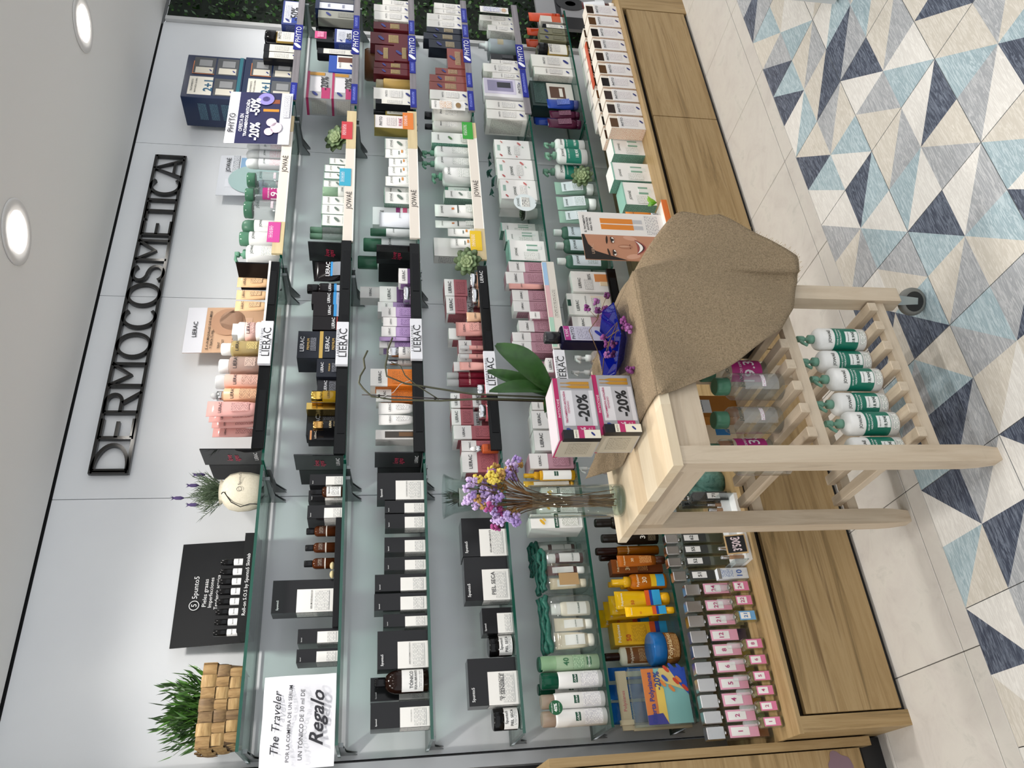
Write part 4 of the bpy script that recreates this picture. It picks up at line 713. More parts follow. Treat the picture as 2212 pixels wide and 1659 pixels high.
 ('B', 5, 'mauve', 1.167, -0.2, 0.531, 0.0642, 0.191, 0.06, 0),
 ('B', 5, 'derma_box2', 1.2572, -0.2, 0.531, 0.1078, 0.2016, 0.08, 0),
 ('B', 5, 'derma_box', 1.3693, -0.215, 0.531, 0.1066, 0.1728, 0.07, 0),
 ('C', 0, 'j_pump', 1.4758, -0.22, 1.886, 0.0799, 0.1808, 0.0799, 0),
 ('C', 0, 'j_white', 1.5467, -0.1446, 1.886, 0.0387, 0.1655, 0.0387, 0),
 ('C', 0, 'j_white', 1.5786, -0.198, 1.886, 0.064, 0.1739, 0.064, 0),
 ('C', 0, 'j_dome', 1.644, -0.1986, 1.886, 0.0628, 0.172, 0.0628, 0),
 ('C', 0, 'j_clear', 1.7271, -0.125, 1.886, 0.035, 0.163, 0.035, 0),
 ('C', 0, 'j_clear', 1.7502, -0.1872, 1.886, 0.0822, 0.1728, 0.0855, 0),
 ('C', 0, 'j_price', 1.8272, -0.1937, 1.886, 0.0692, 0.1738, 0.0725, 0),
 ('C', 0, 'j_clear', 1.9193, -0.1917, 1.886, 0.0767, 0.1746, 0.0767, 0),
 ('C', 0, 'j_clear', 1.9526, -0.1168, 1.886, 0.069, 0.176, 0.069, 0),
 ('C', 0, 'j_can', 2.0046, -0.2061, 1.886, 0.0479, 0.187, 0.0479, 0),
 ('C', 0, 'j_can', 2.0553, -0.2054, 1.886, 0.0493, 0.1895, 0.0493, 0),
 ('C', 0, 'j_can', 2.109, -0.2053, 1.886, 0.0493, 0.1913, 0.0493, 0),
 ('C', 1, 'j_ctube', 1.592, -0.2163, 1.615, 0.0274, 0.1661, 0.0274, 0),
 ('C', 1, 'j_ctube', 1.6267, -0.2133, 1.615, 0.0301, 0.1671, 0.0335, 0),
 ('C', 1, 'j_box', 1.6728, -0.205, 1.615, 0.0598, 0.122, 0.05, 0),
 ('C', 1, 'j_box', 1.7337, -0.21, 1.615, 0.0518, 0.126, 0.04, 0),
 ('C', 1, 'j_box', 1.7853, -0.21, 1.615, 0.0459, 0.1257, 0.04, 0),
 ('C', 1, 'j_gjar', 1.8411, -0.222, 1.615, 0.046, 0.1245, 0.046, 0),
 ('C', 1, 'j_box', 1.8921, -0.195, 1.615, 0.0446, 0.1257, 0.05, 0),
 ('C', 1, 'j_box', 1.8901, -0.143, 1.615, 0.046, 0.1256, 0.05, 0),
 ('C', 1, 'j_box', 1.9328, -0.21, 1.615, 0.0345, 0.1233, 0.04, 0),
 ('C', 1, 'j_box', 1.9769, -0.21, 1.615, 0.0393, 0.1221, 0.04, 0),
 ('C', 1, 'j_box', 2.0226, -0.21, 1.615, 0.0362, 0.103, 0.04, 0),
 ('C', 2, 'j_gj', 1.5515, -0.1087, 1.344, 0.0606, 0.2438, 0.0606, 0),
 ('C', 2, 'j_gj', 1.5958, -0.1717, 1.344, 0.0613, 0.2204, 0.0613, 0),
 ('C', 2, 'j_gj', 1.6222, -0.2222, 1.344, 0.0357, 0.1918, 0.0357, 0),
 ('C', 2, 'j_ctr', 1.6839, -0.235, 1.344, 0.0834, 0.1547, 0.05, 0),
 ('C', 2, 'j_disp', 1.7302, -0.193, 1.344, 0.1006, 0.1832, 0.03, 0),
 ('C', 2, 'j_box', 1.8183, -0.205, 1.344, 0.0675, 0.1346, 0.05, 0),
 ('C', 2, 'j_box', 1.8787, -0.1822, 1.344, 0.0477, 0.1357, 0.05, 0),
 ('C', 2, 'j_tubew', 1.9176, -0.2296, 1.344, 0.0582, 0.1295, 0.0408, 0),
 ('C', 2, 'j_tubew', 1.9773, -0.2305, 1.344, 0.0556, 0.1169, 0.0389, 0),
 ('C', 2, 'j_tubew', 2.0309, -0.232, 1.344, 0.0514, 0.1143, 0.036, 0),
 ('C', 2, 'j_tubew', 2.0901, -0.2299, 1.344, 0.0575, 0.1307, 0.0402, 0),
 ('C', 2, 'j_box', 2.1538, -0.21, 1.344, 0.0661, 0.1324, 0.04, 0),
 ('C', 3, 'white_box', 1.5927, -0.155, 1.073, 0.1013, 0.1941, 0.05, 0),
 ('C', 3, 'j_tubew', 1.5694, -0.2308, 1.073, 0.055, 0.1292, 0.0385, 0),
 ('C', 3, 'j_tubew', 1.627, -0.2346, 1.073, 0.0441, 0.1381, 0.0308, 0),
 ('C', 3, 'j_tubeg', 1.7011, -0.2028, 1.073, 0.0434, 0.1867, 0.0345, 0),
 ('C', 3, 'j_tubeg', 1.7597, -0.225, 1.073, 0.0715, 0.1886, 0.05, 0),
 ('C', 3, 'j_gj', 1.8501, -0.1156, 1.073, 0.0409, 0.1759, 0.0409, 0),
 ('C', 3, 'j_box', 1.8563, -0.21, 1.073, 0.0472, 0.1445, 0.04, 0),
 ('C', 3, 'j_cream', 1.8998, -0.163, 1.073, 0.0855, 0.1341, 0.05, 0),
 ('C', 3, 'j_pump', 1.9849, -0.2069, 1.073, 0.0863, 0.1942, 0.0863, 0),
 ('C', 3, 'j_pump', 2.0747, -0.1962, 1.073, 0.0675, 0.2357, 0.0675, 0),
 ('C', 3, 'j_pump', 2.1456, -0.1959, 1.073, 0.0644, 0.2341, 0.0681, 0),
 ('C', 3, 'j_gbox', 2.2141, -0.205, 1.073, 0.0702, 0.189, 0.05, 0),
 ('C', 4, 'j_gift', 1.5278, -0.215, 0.802, 0.1094, 0.1565, 0.07, 0),
 ('C', 4, 'j_gift', 1.6722, -0.15, 0.802, 0.0677, 0.1502, 0.06, 0),
 ('C', 4, 'j_gift', 1.7599, -0.11, 0.802, 0.0488, 0.1587, 0.06, 0),
 ('C', 4, 'j_giftr', 1.8924, -0.148, 0.802, 0.1006, 0.1571, 0.06, 0),
 ('C', 4, 'j_giftr', 1.8951, -0.21, 0.802, 0.1185, 0.1623, 0.06, 0),
 ('C', 4, 'j_giftr', 2.0324, -0.2, 0.802, 0.1285, 0.1667, 0.06, 0),
 ('C', 4, 'j_giftr', 2.175, -0.19, 0.802, 0.1229, 0.166, 0.06, 0),
 ('C', 5, 'j_bot', 1.4899, -0.23, 0.531, 0.071, 0.2192, 0.04, 0),
 ('C', 5, 'j_bot', 1.6034, -0.2, 0.531, 0.0791, 0.2075, 0.04, 0),
 ('C', 5, 'j_bot', 1.6814, -0.2, 0.531, 0.071, 0.2071, 0.04, 0),
 ('C', 5, 'j_tubes', 1.7544, -0.225, 0.531, 0.0724, 0.1786, 0.05, 0),
 ('C', 5, 'j_tubes', 1.8365, -0.225, 0.531, 0.0815, 0.1791, 0.05, 0),
 ('C', 5, 'j_tubes', 1.9305, -0.225, 0.531, 0.0793, 0.1769, 0.05, 0),
 ('C', 5, 'j_pump_t', 2.0905, -0.173, 0.531, 0.0909, 0.2061, 0.05, 0),
 ('C', 5, 'j_pump_t', 2.1438, -0.225, 0.531, 0.0927, 0.2019, 0.05, 0),
 ('C', 5, 'j_pump_t', 2.2268, -0.215, 0.531, 0.0709, 0.1964, 0.05, 0),
 ('C', 6, 'j_gift', 1.6911, -0.41, 0.345, 0.1283, 0.1388, 0.08, 0),
 ('C', 6, 'j_gift', 1.82, -0.41, 0.345, 0.1052, 0.1676, 0.08, 0),
 ('C', 6, 'j_gift', 1.9801, -0.41, 0.345, 0.1052, 0.1434, 0.08, 0),
 ('D', 0, 'p_slim', 2.7002, -0.225, 1.886, 0.0486, 0.1628, 0.04, 0),
 ('D', 0, 'p_slim', 2.7535, -0.225, 1.886, 0.0546, 0.1643, 0.04, 0),
 ('D', 0, 'p_gold', 2.837, -0.245, 1.886, 0.0829, 0.1598, 0.03, 0),
 ('D', 0, 'p_slim', 2.8755, -0.208, 1.886, 0.0509, 0.1714, 0.04, 0),
 ('D', 0, 'p_promo', 3.0185, -0.23, 1.886, 0.1909, 0.0942, 0.06, 0),
 ('D', 1, 'p_cyane', 2.5083, -0.195, 1.615, 0.1834, 0.1077, 0.1, 0),
 ('D', 1, 'p_cyane', 2.5075, -0.195, 1.7227, 0.1886, 0.1154, 0.1, 0),
 ('D', 1, 'p_blue', 2.6634, -0.225, 1.615, 0.1209, 0.1278, 0.05, 0),
 ('D', 1, 'p_slim', 2.7604, -0.225, 1.615, 0.04, 0.1866, 0.04, 0),
 ('D', 1, 'p_slim', 2.8052, -0.188, 1.615, 0.0405, 0.1857, 0.04, 0),
 ('D', 1, 'p_promo', 2.8642, -0.235, 1.615, 0.1096, 0.107, 0.05, 0),
 ('D', 1, 'p_black', 2.9575, -0.165, 1.615, 0.103, 0.201, 0.05, 0),
 ('D', 1, 'p_black', 3.0564, -0.165, 1.615, 0.0768, 0.2082, 0.05, 0),
 ('D', 1, 'p_grey', 3.053, -0.22, 1.615, 0.0614, 0.1947, 0.05, 0),
 ('D', 1, 'p_navy', 3.1416, -0.21, 1.615, 0.0931, 0.2118, 0.07, 0),
 ('D', 2, 'p_olive', 2.2767, -0.225, 1.344, 0.0863, 0.1801, 0.05, 0),
 ('D', 2, 'p_gold', 2.412, -0.188, 1.344, 0.0367, 0.1848, 0.03, 0),
 ('D', 2, 'p_slim', 2.4212, -0.225, 1.344, 0.0327, 0.1759, 0.04, 0),
 ('D', 2, 'p_white', 2.4769, -0.215, 1.344, 0.0796, 0.1854, 0.06, 0),
 ('D', 2, 'p_gspray', 2.5792, -0.216, 1.344, 0.0581, 0.1751, 0.0581, 0),
 ('D', 2, 'p_rspray', 2.6163, -0.1656, 1.344, 0.0388, 0.1909, 0.0388, 0),
 ('D', 2, 'p_maroon', 2.6416, -0.22, 1.344, 0.0442, 0.1867, 0.05, 0),
 ('D', 2, 'p_maroon', 2.6887, -0.22, 1.344, 0.0428, 0.1849, 0.05, 0),
 ('D', 2, 'p_maroon', 2.7813, -0.225, 1.344, 0.1243, 0.0881, 0.05, 0),
 ('D', 2, 'p_maroon', 2.7717, -0.225, 1.4321, 0.1207, 0.093, 0.05, 0),
 ('D', 2, 'p_maroon', 2.8944, -0.2158, 1.344, 0.0899, 0.2048, 0.0585, 0),
 ('D', 2, 'p_maroon', 2.9971, -0.22, 1.344, 0.0571, 0.1896, 0.05, 0),
 ('D', 2, 'p_white', 3.079, -0.215, 1.344, 0.068, 0.1862, 0.06, 0),
 ('D', 2, 'p_white', 3.1444, -0.215, 1.344, 0.0553, 0.1896, 0.06, 0),
 ('D', 2, 'p_white', 3.1967, -0.22, 1.344, 0.043, 0.1455, 0.05, 0),
 ('D', 2, 'p_jarb', 2.8664, -0.1048, 1.344, 0.1595, 0.2329, 0.1595, 0),
 ('D', 3, 'p_bottlew', 2.3064, -0.21, 1.073, 0.0558, 0.2175, 0.06, 0),
 ('D', 3, 'p_bottlew', 2.3732, -0.2193, 1.073, 0.0755, 0.2176, 0.0813, 0),
 ('D', 3, 'p_white', 2.4379, -0.22, 1.073, 0.0514, 0.1448, 0.05, 0),
 ('D', 3, 'p_white', 2.4978, -0.215, 1.073, 0.0664, 0.1899, 0.06, 0),
 ('D', 3, 'p_brown', 2.5617, -0.215, 1.073, 0.0565, 0.1909, 0.06, 0),
 ('D', 3, 'p_brown', 2.6188, -0.215, 1.073, 0.0504, 0.1882, 0.06, 0),
 ('D', 3, 'p_brown', 2.6732, -0.22, 1.073, 0.0482, 0.1582, 0.05, 0),
 ('D', 3, 'p_brown', 2.7739, -0.23, 1.073, 0.1509, 0.096, 0.04, 0),
 ('D', 3, 'p_dark', 2.8861, -0.215, 1.073, 0.0633, 0.1848, 0.06, 0),
 ('D', 3, 'p_dark', 2.9459, -0.215, 1.073, 0.0501, 0.2095, 0.06, 0),
 ('D', 3, 'p_dark', 3.0002, -0.215, 1.073, 0.0431, 0.1935, 0.06, 0),
 ('D', 3, 'p_white', 3.0502, -0.215, 1.073, 0.0563, 0.1892, 0.06, 0),
 ('D', 3, 'p_white', 3.1069, -0.215, 1.073, 0.0531, 0.1877, 0.06, 0),
 ('D', 3, 'p_white', 3.1593, -0.22, 1.073, 0.0379, 0.1471, 0.05, 0),
 ('D', 3, 'p_white', 3.2064, -0.22, 1.073, 0.0484, 0.1474, 0.05, 0),
 ('D', 4, 'p_white', 2.3843, -0.195, 0.802, 0.0633, 0.1936, 0.1, 0),
 ('D', 4, 'p_white', 2.4532, -0.2, 0.802, 0.0611, 0.1919, 0.09, 0),
 ('D', 4, 'p_slim', 2.5044, -0.183, 0.802, 0.0374, 0.1544, 0.04, 0),
 ('D', 4, 'p_purple', 2.5663, -0.23, 0.802, 0.1328, 0.1983, 0.05, 0),
 ('D', 4, 'p_white', 2.6734, -0.22, 0.802, 0.0426, 0.1455, 0.05, 0),
 ('D', 4, 'p_white', 2.73, -0.215, 0.802, 0.0631, 0.1885, 0.06, 0),
 ('D', 4, 'p_white', 2.7797, -0.22, 0.802, 0.0329, 0.1441, 0.05, 0),
 ('D', 4, 'p_black', 2.8215, -0.22, 0.802, 0.0415, 0.1442, 0.05, 0),
 ('D', 4, 'p_spray', 2.9528, -0.2054, 0.802, 0.0792, 0.194, 0.0792, 0),
 ('D', 4, 'p_silver', 2.9952, -0.1388, 0.802, 0.0694, 0.1353, 0.05, 0),
 ('D', 4, 'p_white', 3.0557, -0.22, 0.802, 0.047, 0.1434, 0.05, 0),
 ('D', 4, 'p_white', 3.0968, -0.22, 0.802, 0.0318, 0.1191, 0.05, 0),
 ('D', 4, 'p_white', 3.137, -0.215, 0.802, 0.0461, 0.1812, 0.06, 0),
 ('D', 5, 'p_tubep', 2.3724, -0.2227, 0.531, 0.0638, 0.1628, 0.0447, 0),
 ('D', 5, 'p_tubep', 2.4352, -0.2232, 0.531, 0.0569, 0.1472, 0.0437, 0),
 ('D', 5, 'p_tubeb', 2.4985, -0.235, 0.531, 0.0672, 0.1546, 0.05, 0),
 ('D', 5, 'p_tubeb', 2.5154, -0.1164, 0.531, 0.0561, 0.2013, 0.0392, 0),
 ('D', 5, 'p_tubeb', 2.4547, -0.1607, 0.531, 0.0552, 0.2073, 0.0386, 0),
 ('D', 5, 'p_green', 2.6069, -0.173, 0.531, 0.1871, 0.2203, 0.07, 0),
 ('D', 5, 'p_white', 2.7344, -0.215, 0.531, 0.0563, 0.199, 0.06, 0),
 ('D', 5, 'p_white', 2.8158, -0.21, 0.531, 0.0927, 0.2062, 0.07, 0),
 ('D', 5, 'p_gold', 2.9308, -0.23, 0.531, 0.0927, 0.1564, 0.03, 0),
 ('D', 5, 'p_oliveb', 2.9483, -0.188, 0.531, 0.0623, 0.1566, 0.05, 0),
 ('D', 5, 'p_oliveb', 3.012, -0.22, 0.531, 0.0438, 0.1409, 0.05, 0),
 ('D', 5, 'p_oliveb', 3.0672, -0.22, 0.531, 0.0504, 0.1385, 0.05, 0),
 ('D', 5, 'p_slim', 3.1119, -0.225, 0.531, 0.032, 0.1151, 0.04, 0),
 ('D', 5, 'p_tubeo', 3.2555, -0.195, 0.531, 0.078, 0.1693, 0.05, 0),
 ('D', 5, 'p_tubeo', 3.1821, -0.1551, 0.531, 0.0665, 0.1796, 0.0499, 0),
 ('D', 5, 'p_tubeo', 3.1105, -0.1355, 0.531, 0.07, 0.1864, 0.049, 0),
 ('D', 5, 'p_ob', 3.1749, -0.225, 0.531, 0.0507, 0.1212, 0.04, 0),
]

# ================================================================ the room
WHITE_WALL = noise_mat('white_panel', ['e9ebee', 'edeff1'], (3, 3, 3), 3, .32, spec=.45)
OAK = noise_mat('oak_board', ['74603f', '957b53', 'a58c64', '866d48'], (1.3, 24, 24), 9, .5, .3, 1.2, (.3, .7), .66, cracks=(.7, 22, 22))
OAKV = noise_mat('oak_board_upright', ['74603f', '957b53', 'a58c64', '866d48'], (24, 24, 1.3), 9, .5, .3, 1.2, (.3, .7), .66, cracks=(22, 22, .7))
BIRCH = noise_mat('birch', ['ab9880', 'beac95', 'c8b8a2', 'b3a18a'], (3, 30, 30), 6, .5, .08, .8, (.25, .75))
BIRCHV = noise_mat('birch_upright', ['ab9880', 'beac95', 'c8b8a2', 'b3a18a'], (30, 30, 2.5), 6, .5, .08, .8, (.25, .75))
BIRCHY = noise_mat('birch_cross', ['ab9880', 'beac95', 'c8b8a2', 'b3a18a'], (30, 2.5, 30), 6, .5, .08, .8, (.25, .75))
GREY_TILE = noise_mat('grey_tile', ['b9b4ae', 'c2bdb7', 'c6c2bb', 'b6b3ad'], (9, 9, 9), 9, .4, .03, .6, (.3, .7), .68)
BLACK = M('141416', .4); MATT = M('2a2a2c', .7)

# floor: dark joints below, every tile laid as a piece of its own
floor = tag(MB().box(-4, 6.5, -5.5, .4, -.06, -.003).obj('floor', M('3c3733', .8)), kind='structure')
X0, YC, YB, XP, TP = -.3235, -.8595, -.9256, -.2307, .3315
g = .0022
def tile(x0, x1, y0, y1, m, parent):
    return MB().cbox(x0+g/2, x1-g/2, y0+g/2, y1-g/2, -.012, 0, .0012).obj('tile', m, parent)
for k in range(-5, 11):
    a = X0+.45*k
    for y0, y1 in ((YC, YC+.45), (YB, YC), (YC+.45, YC+.9)): tile(a, a+.45, y0, y1, GREY_TILE, floor)
def wood_print(name, c1, c2, sx=1):
    return noise_mat(name, [c1, c1, c2, c1], (10*sx, 105, 30), 5, .36, .06, 3.2, (.36, .7), .58)
PC = {'n': wood_print('tile_navy', '3b4252', '747d8c'), 'b': wood_print('tile_blue', '94a8b0', 'bdccd1'), 'g': wood_print('tile_grey', '9a9da1', 'bfc1c3'),
      'c': wood_print('tile_cream', 'c4beb3', 'd6d1c8'), 'w': wood_print('tile_white', 'd2cfca', 'e3e1dc')}
PK = list('nbgcw')
FLOOR_PATTERN = {}
for _e in r'''14,0:\gn 13,0:/bc 12,0:/gn 12,1:/wb 13,1:\wc 11,0:/bn 11,1:\gc 10,0:\bw 10,1:\nc 9,0:/cn 9,1:\cg 8,0:/bw 8,1:/bw 11,2:\bw 10,2:\gn 10,3:\cb 9,3:\gc 9,2:/nw 8,2:/gc 8,3:/wb 8,4:/nc 7,2:\gc 7,1:\bn 7,3:\nw 7,4:/cb 6,2:\wb 6,3:/cg 6,4:\wg 6,5:/bn 7,5:\cg 5,3:\gw 5,4:/cb 7,0:/wg 6,1:/wb 6,0:\gc 5,0:/wn 5,1:/gc 4,1:/bn 4,0:\cn 5,2:/nb 4,2:\gc 4,3:/bc 3,2:/bg 3,1:/cb 3,3:\ng 2,1:\gn 2,0:/nb 1,1:\wg 1,0:/nw 0,0:\cb 0,1:\gn 2,2:\wc 1,2:/nw -1,0:/wn -2,0:/wc -1,1:\cg 3,0:\gb'''.split():
    _k, _c = _e.split(':'); FLOOR_PATTERN[tuple(int(q) for q in _k.split(','))] = _c
rf = random.Random(3)
def quad_code():
    a, b = rf.sample('nbgccwwg', 2)
    while a == b: b = rf.choice(PK)
    return rf.choice('/\\')+a+b
for r in range(0, 6):
    for k in range(-5, 12):
        x0, y1 = XP+TP*k, YB-TP*r; mb = MB(); h = (TP-g)/2; cx, cy = x0+TP/2, y1-TP/2
        mb.box(cx-h, cx+h, cy-h, cy+h, -.012, -.0004, 2)
        for qi in (0, 1):           # 0: half nearer the lower column number
            for qj in (0, 1):       # 0: half nearer the wall
                code = FLOOR_PATTERN.get((2*k+qi, 2*r+qj)) or quad_code()
                xa = cx-h if qi == 0 else cx; xb = xa+h; yb_ = cy+h if qj == 0 else cy; ya = yb_-h
                A, B, C_, D_ = (xa, ya, 0), (xb, ya, 0), (xb, yb_, 0), (xa, yb_, 0)
                ia, ib = PK.index(code[1]), PK.index(code[2])
                if code[0] == '/': mb.add([A, B, C_], [(0, 1, 2)], ia); mb.add([A, C_, D_], [(0, 1, 2)], ib)
                else: mb.add([A, B, D_], [(0, 1, 2)], ia); mb.add([B, C_, D_], [(0, 1, 2)], ib)
        o = mb.obj('tile', [PC[c] for c in PK], floor)

# back wall of four white panels with open joints
wall = tag(MB().box(-.377, 3.235, .012, .06, 0, 2.8).obj('wall_back', M('1a1a1b', .8)), kind='structure')
SEAM = [-.377, .523, 1.422, 2.321, 3.235]
for a, b in zip(SEAM, SEAM[1:]): MB().box(a+.0015, b-.0015, 0, .012, .3, 2.619).obj('panel', WHITE_WALL, wall)
for a, b in zip(SEAM[1:], SEAM[2:]): pass
tag(MB().box(3.235, 3.262, -.02, .06, 0, 2.61).obj('trim_1', M('c9c9c8', .4)), kind='structure')
tag(MB().box(-.425, -.387, -.035, .03, 0, 2.61).obj('trim_2', M('a9aaab', .35, .6)), kind='structure')
tag(MB().box(-4, -.387, .02, .06, 0, 2.8).obj('wall_left', M('18181a', .6)), kind='structure')
ceil = tag(MB().box(-4, 6.5, -5.5, -.014, CEIL, CEIL+.1).obj('ceiling', M('ecebe9', .8)), kind='structure')
tag(MB().box(-4, 6.5, -.014, .12, 2.66, 2.72).obj('gap_shade_strip', M('2a2a2a', .8)), kind='structure')  # dark strip over the ceiling recess, the gap's shade put into its colour

# plant wall beyond the last panel
pw = thing('plant_wall', 'dark green artificial foliage wall beyond the last white panel', 'plant wall', (4.2, 0, 0))
box_part('backing', -.93, 1.6, .02, .06, 0, 2.62, M('0e1a0e', .9), pw)
mb = MB(); rl = random.Random(5)
for i in range(5200):
    x, z = rl.uniform(-.93, .45), rl.uniform(.05, 2.6); y = rl.uniform(-.05, .02); s = rl.uniform(.012, .034)
    a = Vector((rl.uniform(-1, 1), rl.uniform(-1, .1), rl.uniform(-.7, 1))).normalized(); b = a.cross(Vector((rl.uniform(-1, 1), -1, rl.uniform(-1, 1)))).normalized()
    p = Vector((x, y, z)); mb.add([p, p+a*s*.5+b*s*.42, p+a*s*1.1, p+a*s*.5-b*s*.42], [(0, 1, 2, 3)], rl.choice((0, 0, 1, 2)))
tag(mb.obj('foliage', [M('14320f', .5), M('28531a', .5), M('3d6a22', .5)], pw), kind='stuff')
MB().box(-.93, .5, -.03, .0, 1.72, 1.78).obj('batten', M('1c241c', .8), pw)

# downlights
ring = MB(); ring.lathe([(.105, -.001), (.105, -.004), (.1, -.006), (.068, -.006), (.064, .0), (.06, .035)], 32, cap=False)
ring_me = ring.mesh('ring'); ring_me.materials.append(M('dcdad8', .5))
well_me = MB().lathe([(.06, .0), (.06, .04)], 28, cap=False).mesh('reflector'); well_me.materials.append(M('3a3a3a', .3, .8))
disc_me = MB().lathe([(.057, .012), (.05, .016), (.02, .019)], 28).mesh('lens'); disc_me.materials.append(EMIT('fffaf2', 14.0))
LPOS = {(1.12, -.71): 'nearer the basket end', (2.18, -.71): 'nearer the foliage wall'}
for i, (lx, ly) in enumerate(LAMPS):
    lab = 'round recessed ceiling spotlight %s' % LPOS.get((lx, ly), 'outside the picture, lamp at %.1f by %.1f' % (lx, ly))
    if (lx, ly) not in LPOS: lab = 'round recessed ceiling spotlight further out in the shop'
    t = thing('ceiling_spotlight', lab, 'ceiling light', (lx, ly, CEIL), group='recessed ceiling spotlights')
    link('ring', ring_me, t); link('lens', disc_me, t, (0, 0, -.02))
    ld = bpy.data.lights.new('spot_beam', 'SPOT'); ld.energy = LAMP_W[ly]; ld.spot_size = R(150); ld.spot_blend = .75; ld.shadow_soft_size = .05; ld.color = (1.0, .965, .915)
    lo = link('spot_beam', ld, t, (0, 0, -.03))

# base cabinet under the shelves
base = thing('base_cabinet', 'long low oak base cabinet with push-open fronts under the glass shelves', 'cabinet', (0, 0, 0))
box_part('side_panel', -.452, -.41, -.55, -.02, 0, .333, OAKV, base); box_part('side_panel', 2.85, 2.99, -.55, -.02, 0, .333, OAKV, base)
box_part('ledge', -.455, 3.0, -.55, -.002, .333, .345, OAK, base)
box_part('carcass', -.41, 2.85, -.515, -.02, .02, .33, M('33291d', .8), base)
box_part('plinth', -.41, 2.85, -.535, -.1, 0, .02, BLACK, base)  # last: black strip behind the floor gap, painted as the shade under the fronts
for a, b in ((-.405, .832), (.836, 2.073), (2.077, 2.845)): MB().cbox(a, b, -.549, -.53, .016, .312, .0012).obj('drawer_front', OAK, base)
# neighbouring cabinet at the end of the run
nb = thing('end_cabinet', 'tall oak cabinet cut off at the picture edge beside the scent bottles', 'cabinet', (0, 0, 0))
box_part('side_panel', -.482, -.457, -.413, -.04, .06, 1.03, OAKV, nb); box_part('top_panel', -1.2, -.482, -.413, -.04, 1.005, 1.03, OAK, nb)
box_part('door', -1.1, -.486, -.41, -.392, .1, .955, OAK, nb); box_part('carcass', -1.2, -.484, -.385, -.04, .08, 1.0, M('120f0c', .9), nb)
box_part('plinth', -1.2, -.457, -.36, -.06, 0, .078, BLACK, nb)
bl = MB(); pts = []
for i in range(28):
    a = 2*PI*i/28; r = .03*(1+.16*math.sin(3*a+.6)+.1*math.sin(5*a)); pts.append((-.525+r*math.cos(a), -.4112, .175+1.25*r*math.sin(a)))
bl.add(pts, [tuple(range(28))]).obj('mauve_sticker', M('7a626c', .6), nb)

# glass shelves on metal brackets
ZS = [1.886-.271*k for k in range(6)]+[.345]
GLASS = CLEAR('d3e2dd', .075, .0); EDGE = M('0b4a3c', .12, 0, .7)
brk = MB()
for sx_ in (-.005, .003):
    brk.add([(sx_, -.002, -.0005), (sx_, -.19, -.0005), (sx_, -.19, -.009), (sx_, -.06, -.018), (sx_, -.002, -.05), (sx_+.002, -.002, -.0005), (sx_+.002, -.19, -.0005), (sx_+.002, -.19, -.009), (sx_+.002, -.06, -.018), (sx_+.002, -.002, -.05)], [(0, 1, 2, 3, 4), (9, 8, 7, 6, 5), (0, 5, 6, 1), (1, 6, 7, 2), (2, 7, 8, 3), (3, 8, 9, 4)])
brk.box(-.006, .006, -.196, -.188, -.012, .004); brk.box(-.004, .004, -.12, -.04, -.014, -.011)
brk_me = brk.mesh('bracket'); brk_me.materials.append(M('8d9192', .35, .7))
for bi, b in enumerate('ABCD'):
    a0, a1 = SEAM[bi]+.008, min(SEAM[bi+1], 3.215)-.008
    for k in range(6):
        t = thing('glass_shelf', 'clear glass shelf with green edge, %s of the %s' % (SHELF[k], BAY[b]), 'shelf', ((a0+a1)/2, 0, ZS[k]-.009), group='glass shelves')
        h = (a1-a0)/2; mb = MB()
        v = [(-h, -.28, 0), (h, -.28, 0), (h, -.015, 0), (-h, -.015, 0), (-h, -.28, .009), (h, -.28, .009), (h, -.015, .009), (-h, -.015, .009)]
        mb.add(v, [(0, 3, 2, 1), (4, 5, 6, 7)], 0); mb.add(v, [(0, 1, 5, 4), (1, 2, 6, 5), (2, 3, 7, 6), (3, 0, 4, 7)], 1)
        mb.obj('pane', [GLASS, EDGE], t)
        link('bracket', brk_me, t, (-h+.012, 0, 0)); link('bracket', brk_me, t, (h-.012, 0, 0))

# ================================================================ wall sign
def ribbon(mb, pts, w, y0, y1, closed=False):
    """flat stroke of width w along (x,z) points, from depth y0 to y1"""
    n = len(pts); L, Rr = [], []
    for i in range(n):
        a = pts[i-1] if (i or closed) else pts[0]; b = pts[(i+1) % n] if (i < n-1 or closed) else pts[-1]
        if not closed and i == 0: a = pts[0]; b = pts[1]
        dx, dz = b[0]-a[0], b[1]-a[1]; l = math.hypot(dx, dz) or 1; nx, nz = -dz/l, dx/l
        L.append((pts[i][0]+nx*w/2, pts[i][1]+nz*w/2)); Rr.append((pts[i][0]-nx*w/2, pts[i][1]-nz*w/2))
    vs = []
    for i in range(n): vs += [(L[i][0], y0, L[i][1]), (Rr[i][0], y0, Rr[i][1]), (Rr[i][0], y1, Rr[i][1]), (L[i][0], y1, L[i][1])]
    fs = []
    for i in range(n if closed else n-1):
        a, b = 4*i, 4*((i+1) % n)
        for j in range(4): fs.append((a+j, a+(j+1) % 4, b+(j+1) % 4, b+j))
    if not closed: fs += [(3, 2, 1, 0), (4*n-4, 4*n-3, 4*n-2, 4*n-1)]
    mb.add(vs, fs)
GLOSSK = M('161617', .14, 0, .6)
sg = thing('wall_sign', 'black cut-out lettering DERMOCOSMETICA framed between two rails on the wall', 'sign', (0, 0, 0))
ZB, ZT, YS0, YS1 = 2.384, 2.508, -.022, -.006
def arc(cx, cz, rx, rz, a0, a1, n=22): return [(cx+rx*math.cos(a0+(a1-a0)*i/n), cz+rz*math.sin(a0+(a1-a0)*i/n)) for i in range(n+1)]
for z in (ZB, ZT): MB().box(.612, 2.226, YS0, YS1, z-.0065, z+.0065).obj('rail', GLOSSK, sg)
for x in (.617, 2.221): MB().box(x-.006, x+.006, YS0, YS1, ZB, ZT).obj('end_bar', GLOSSK, sg)
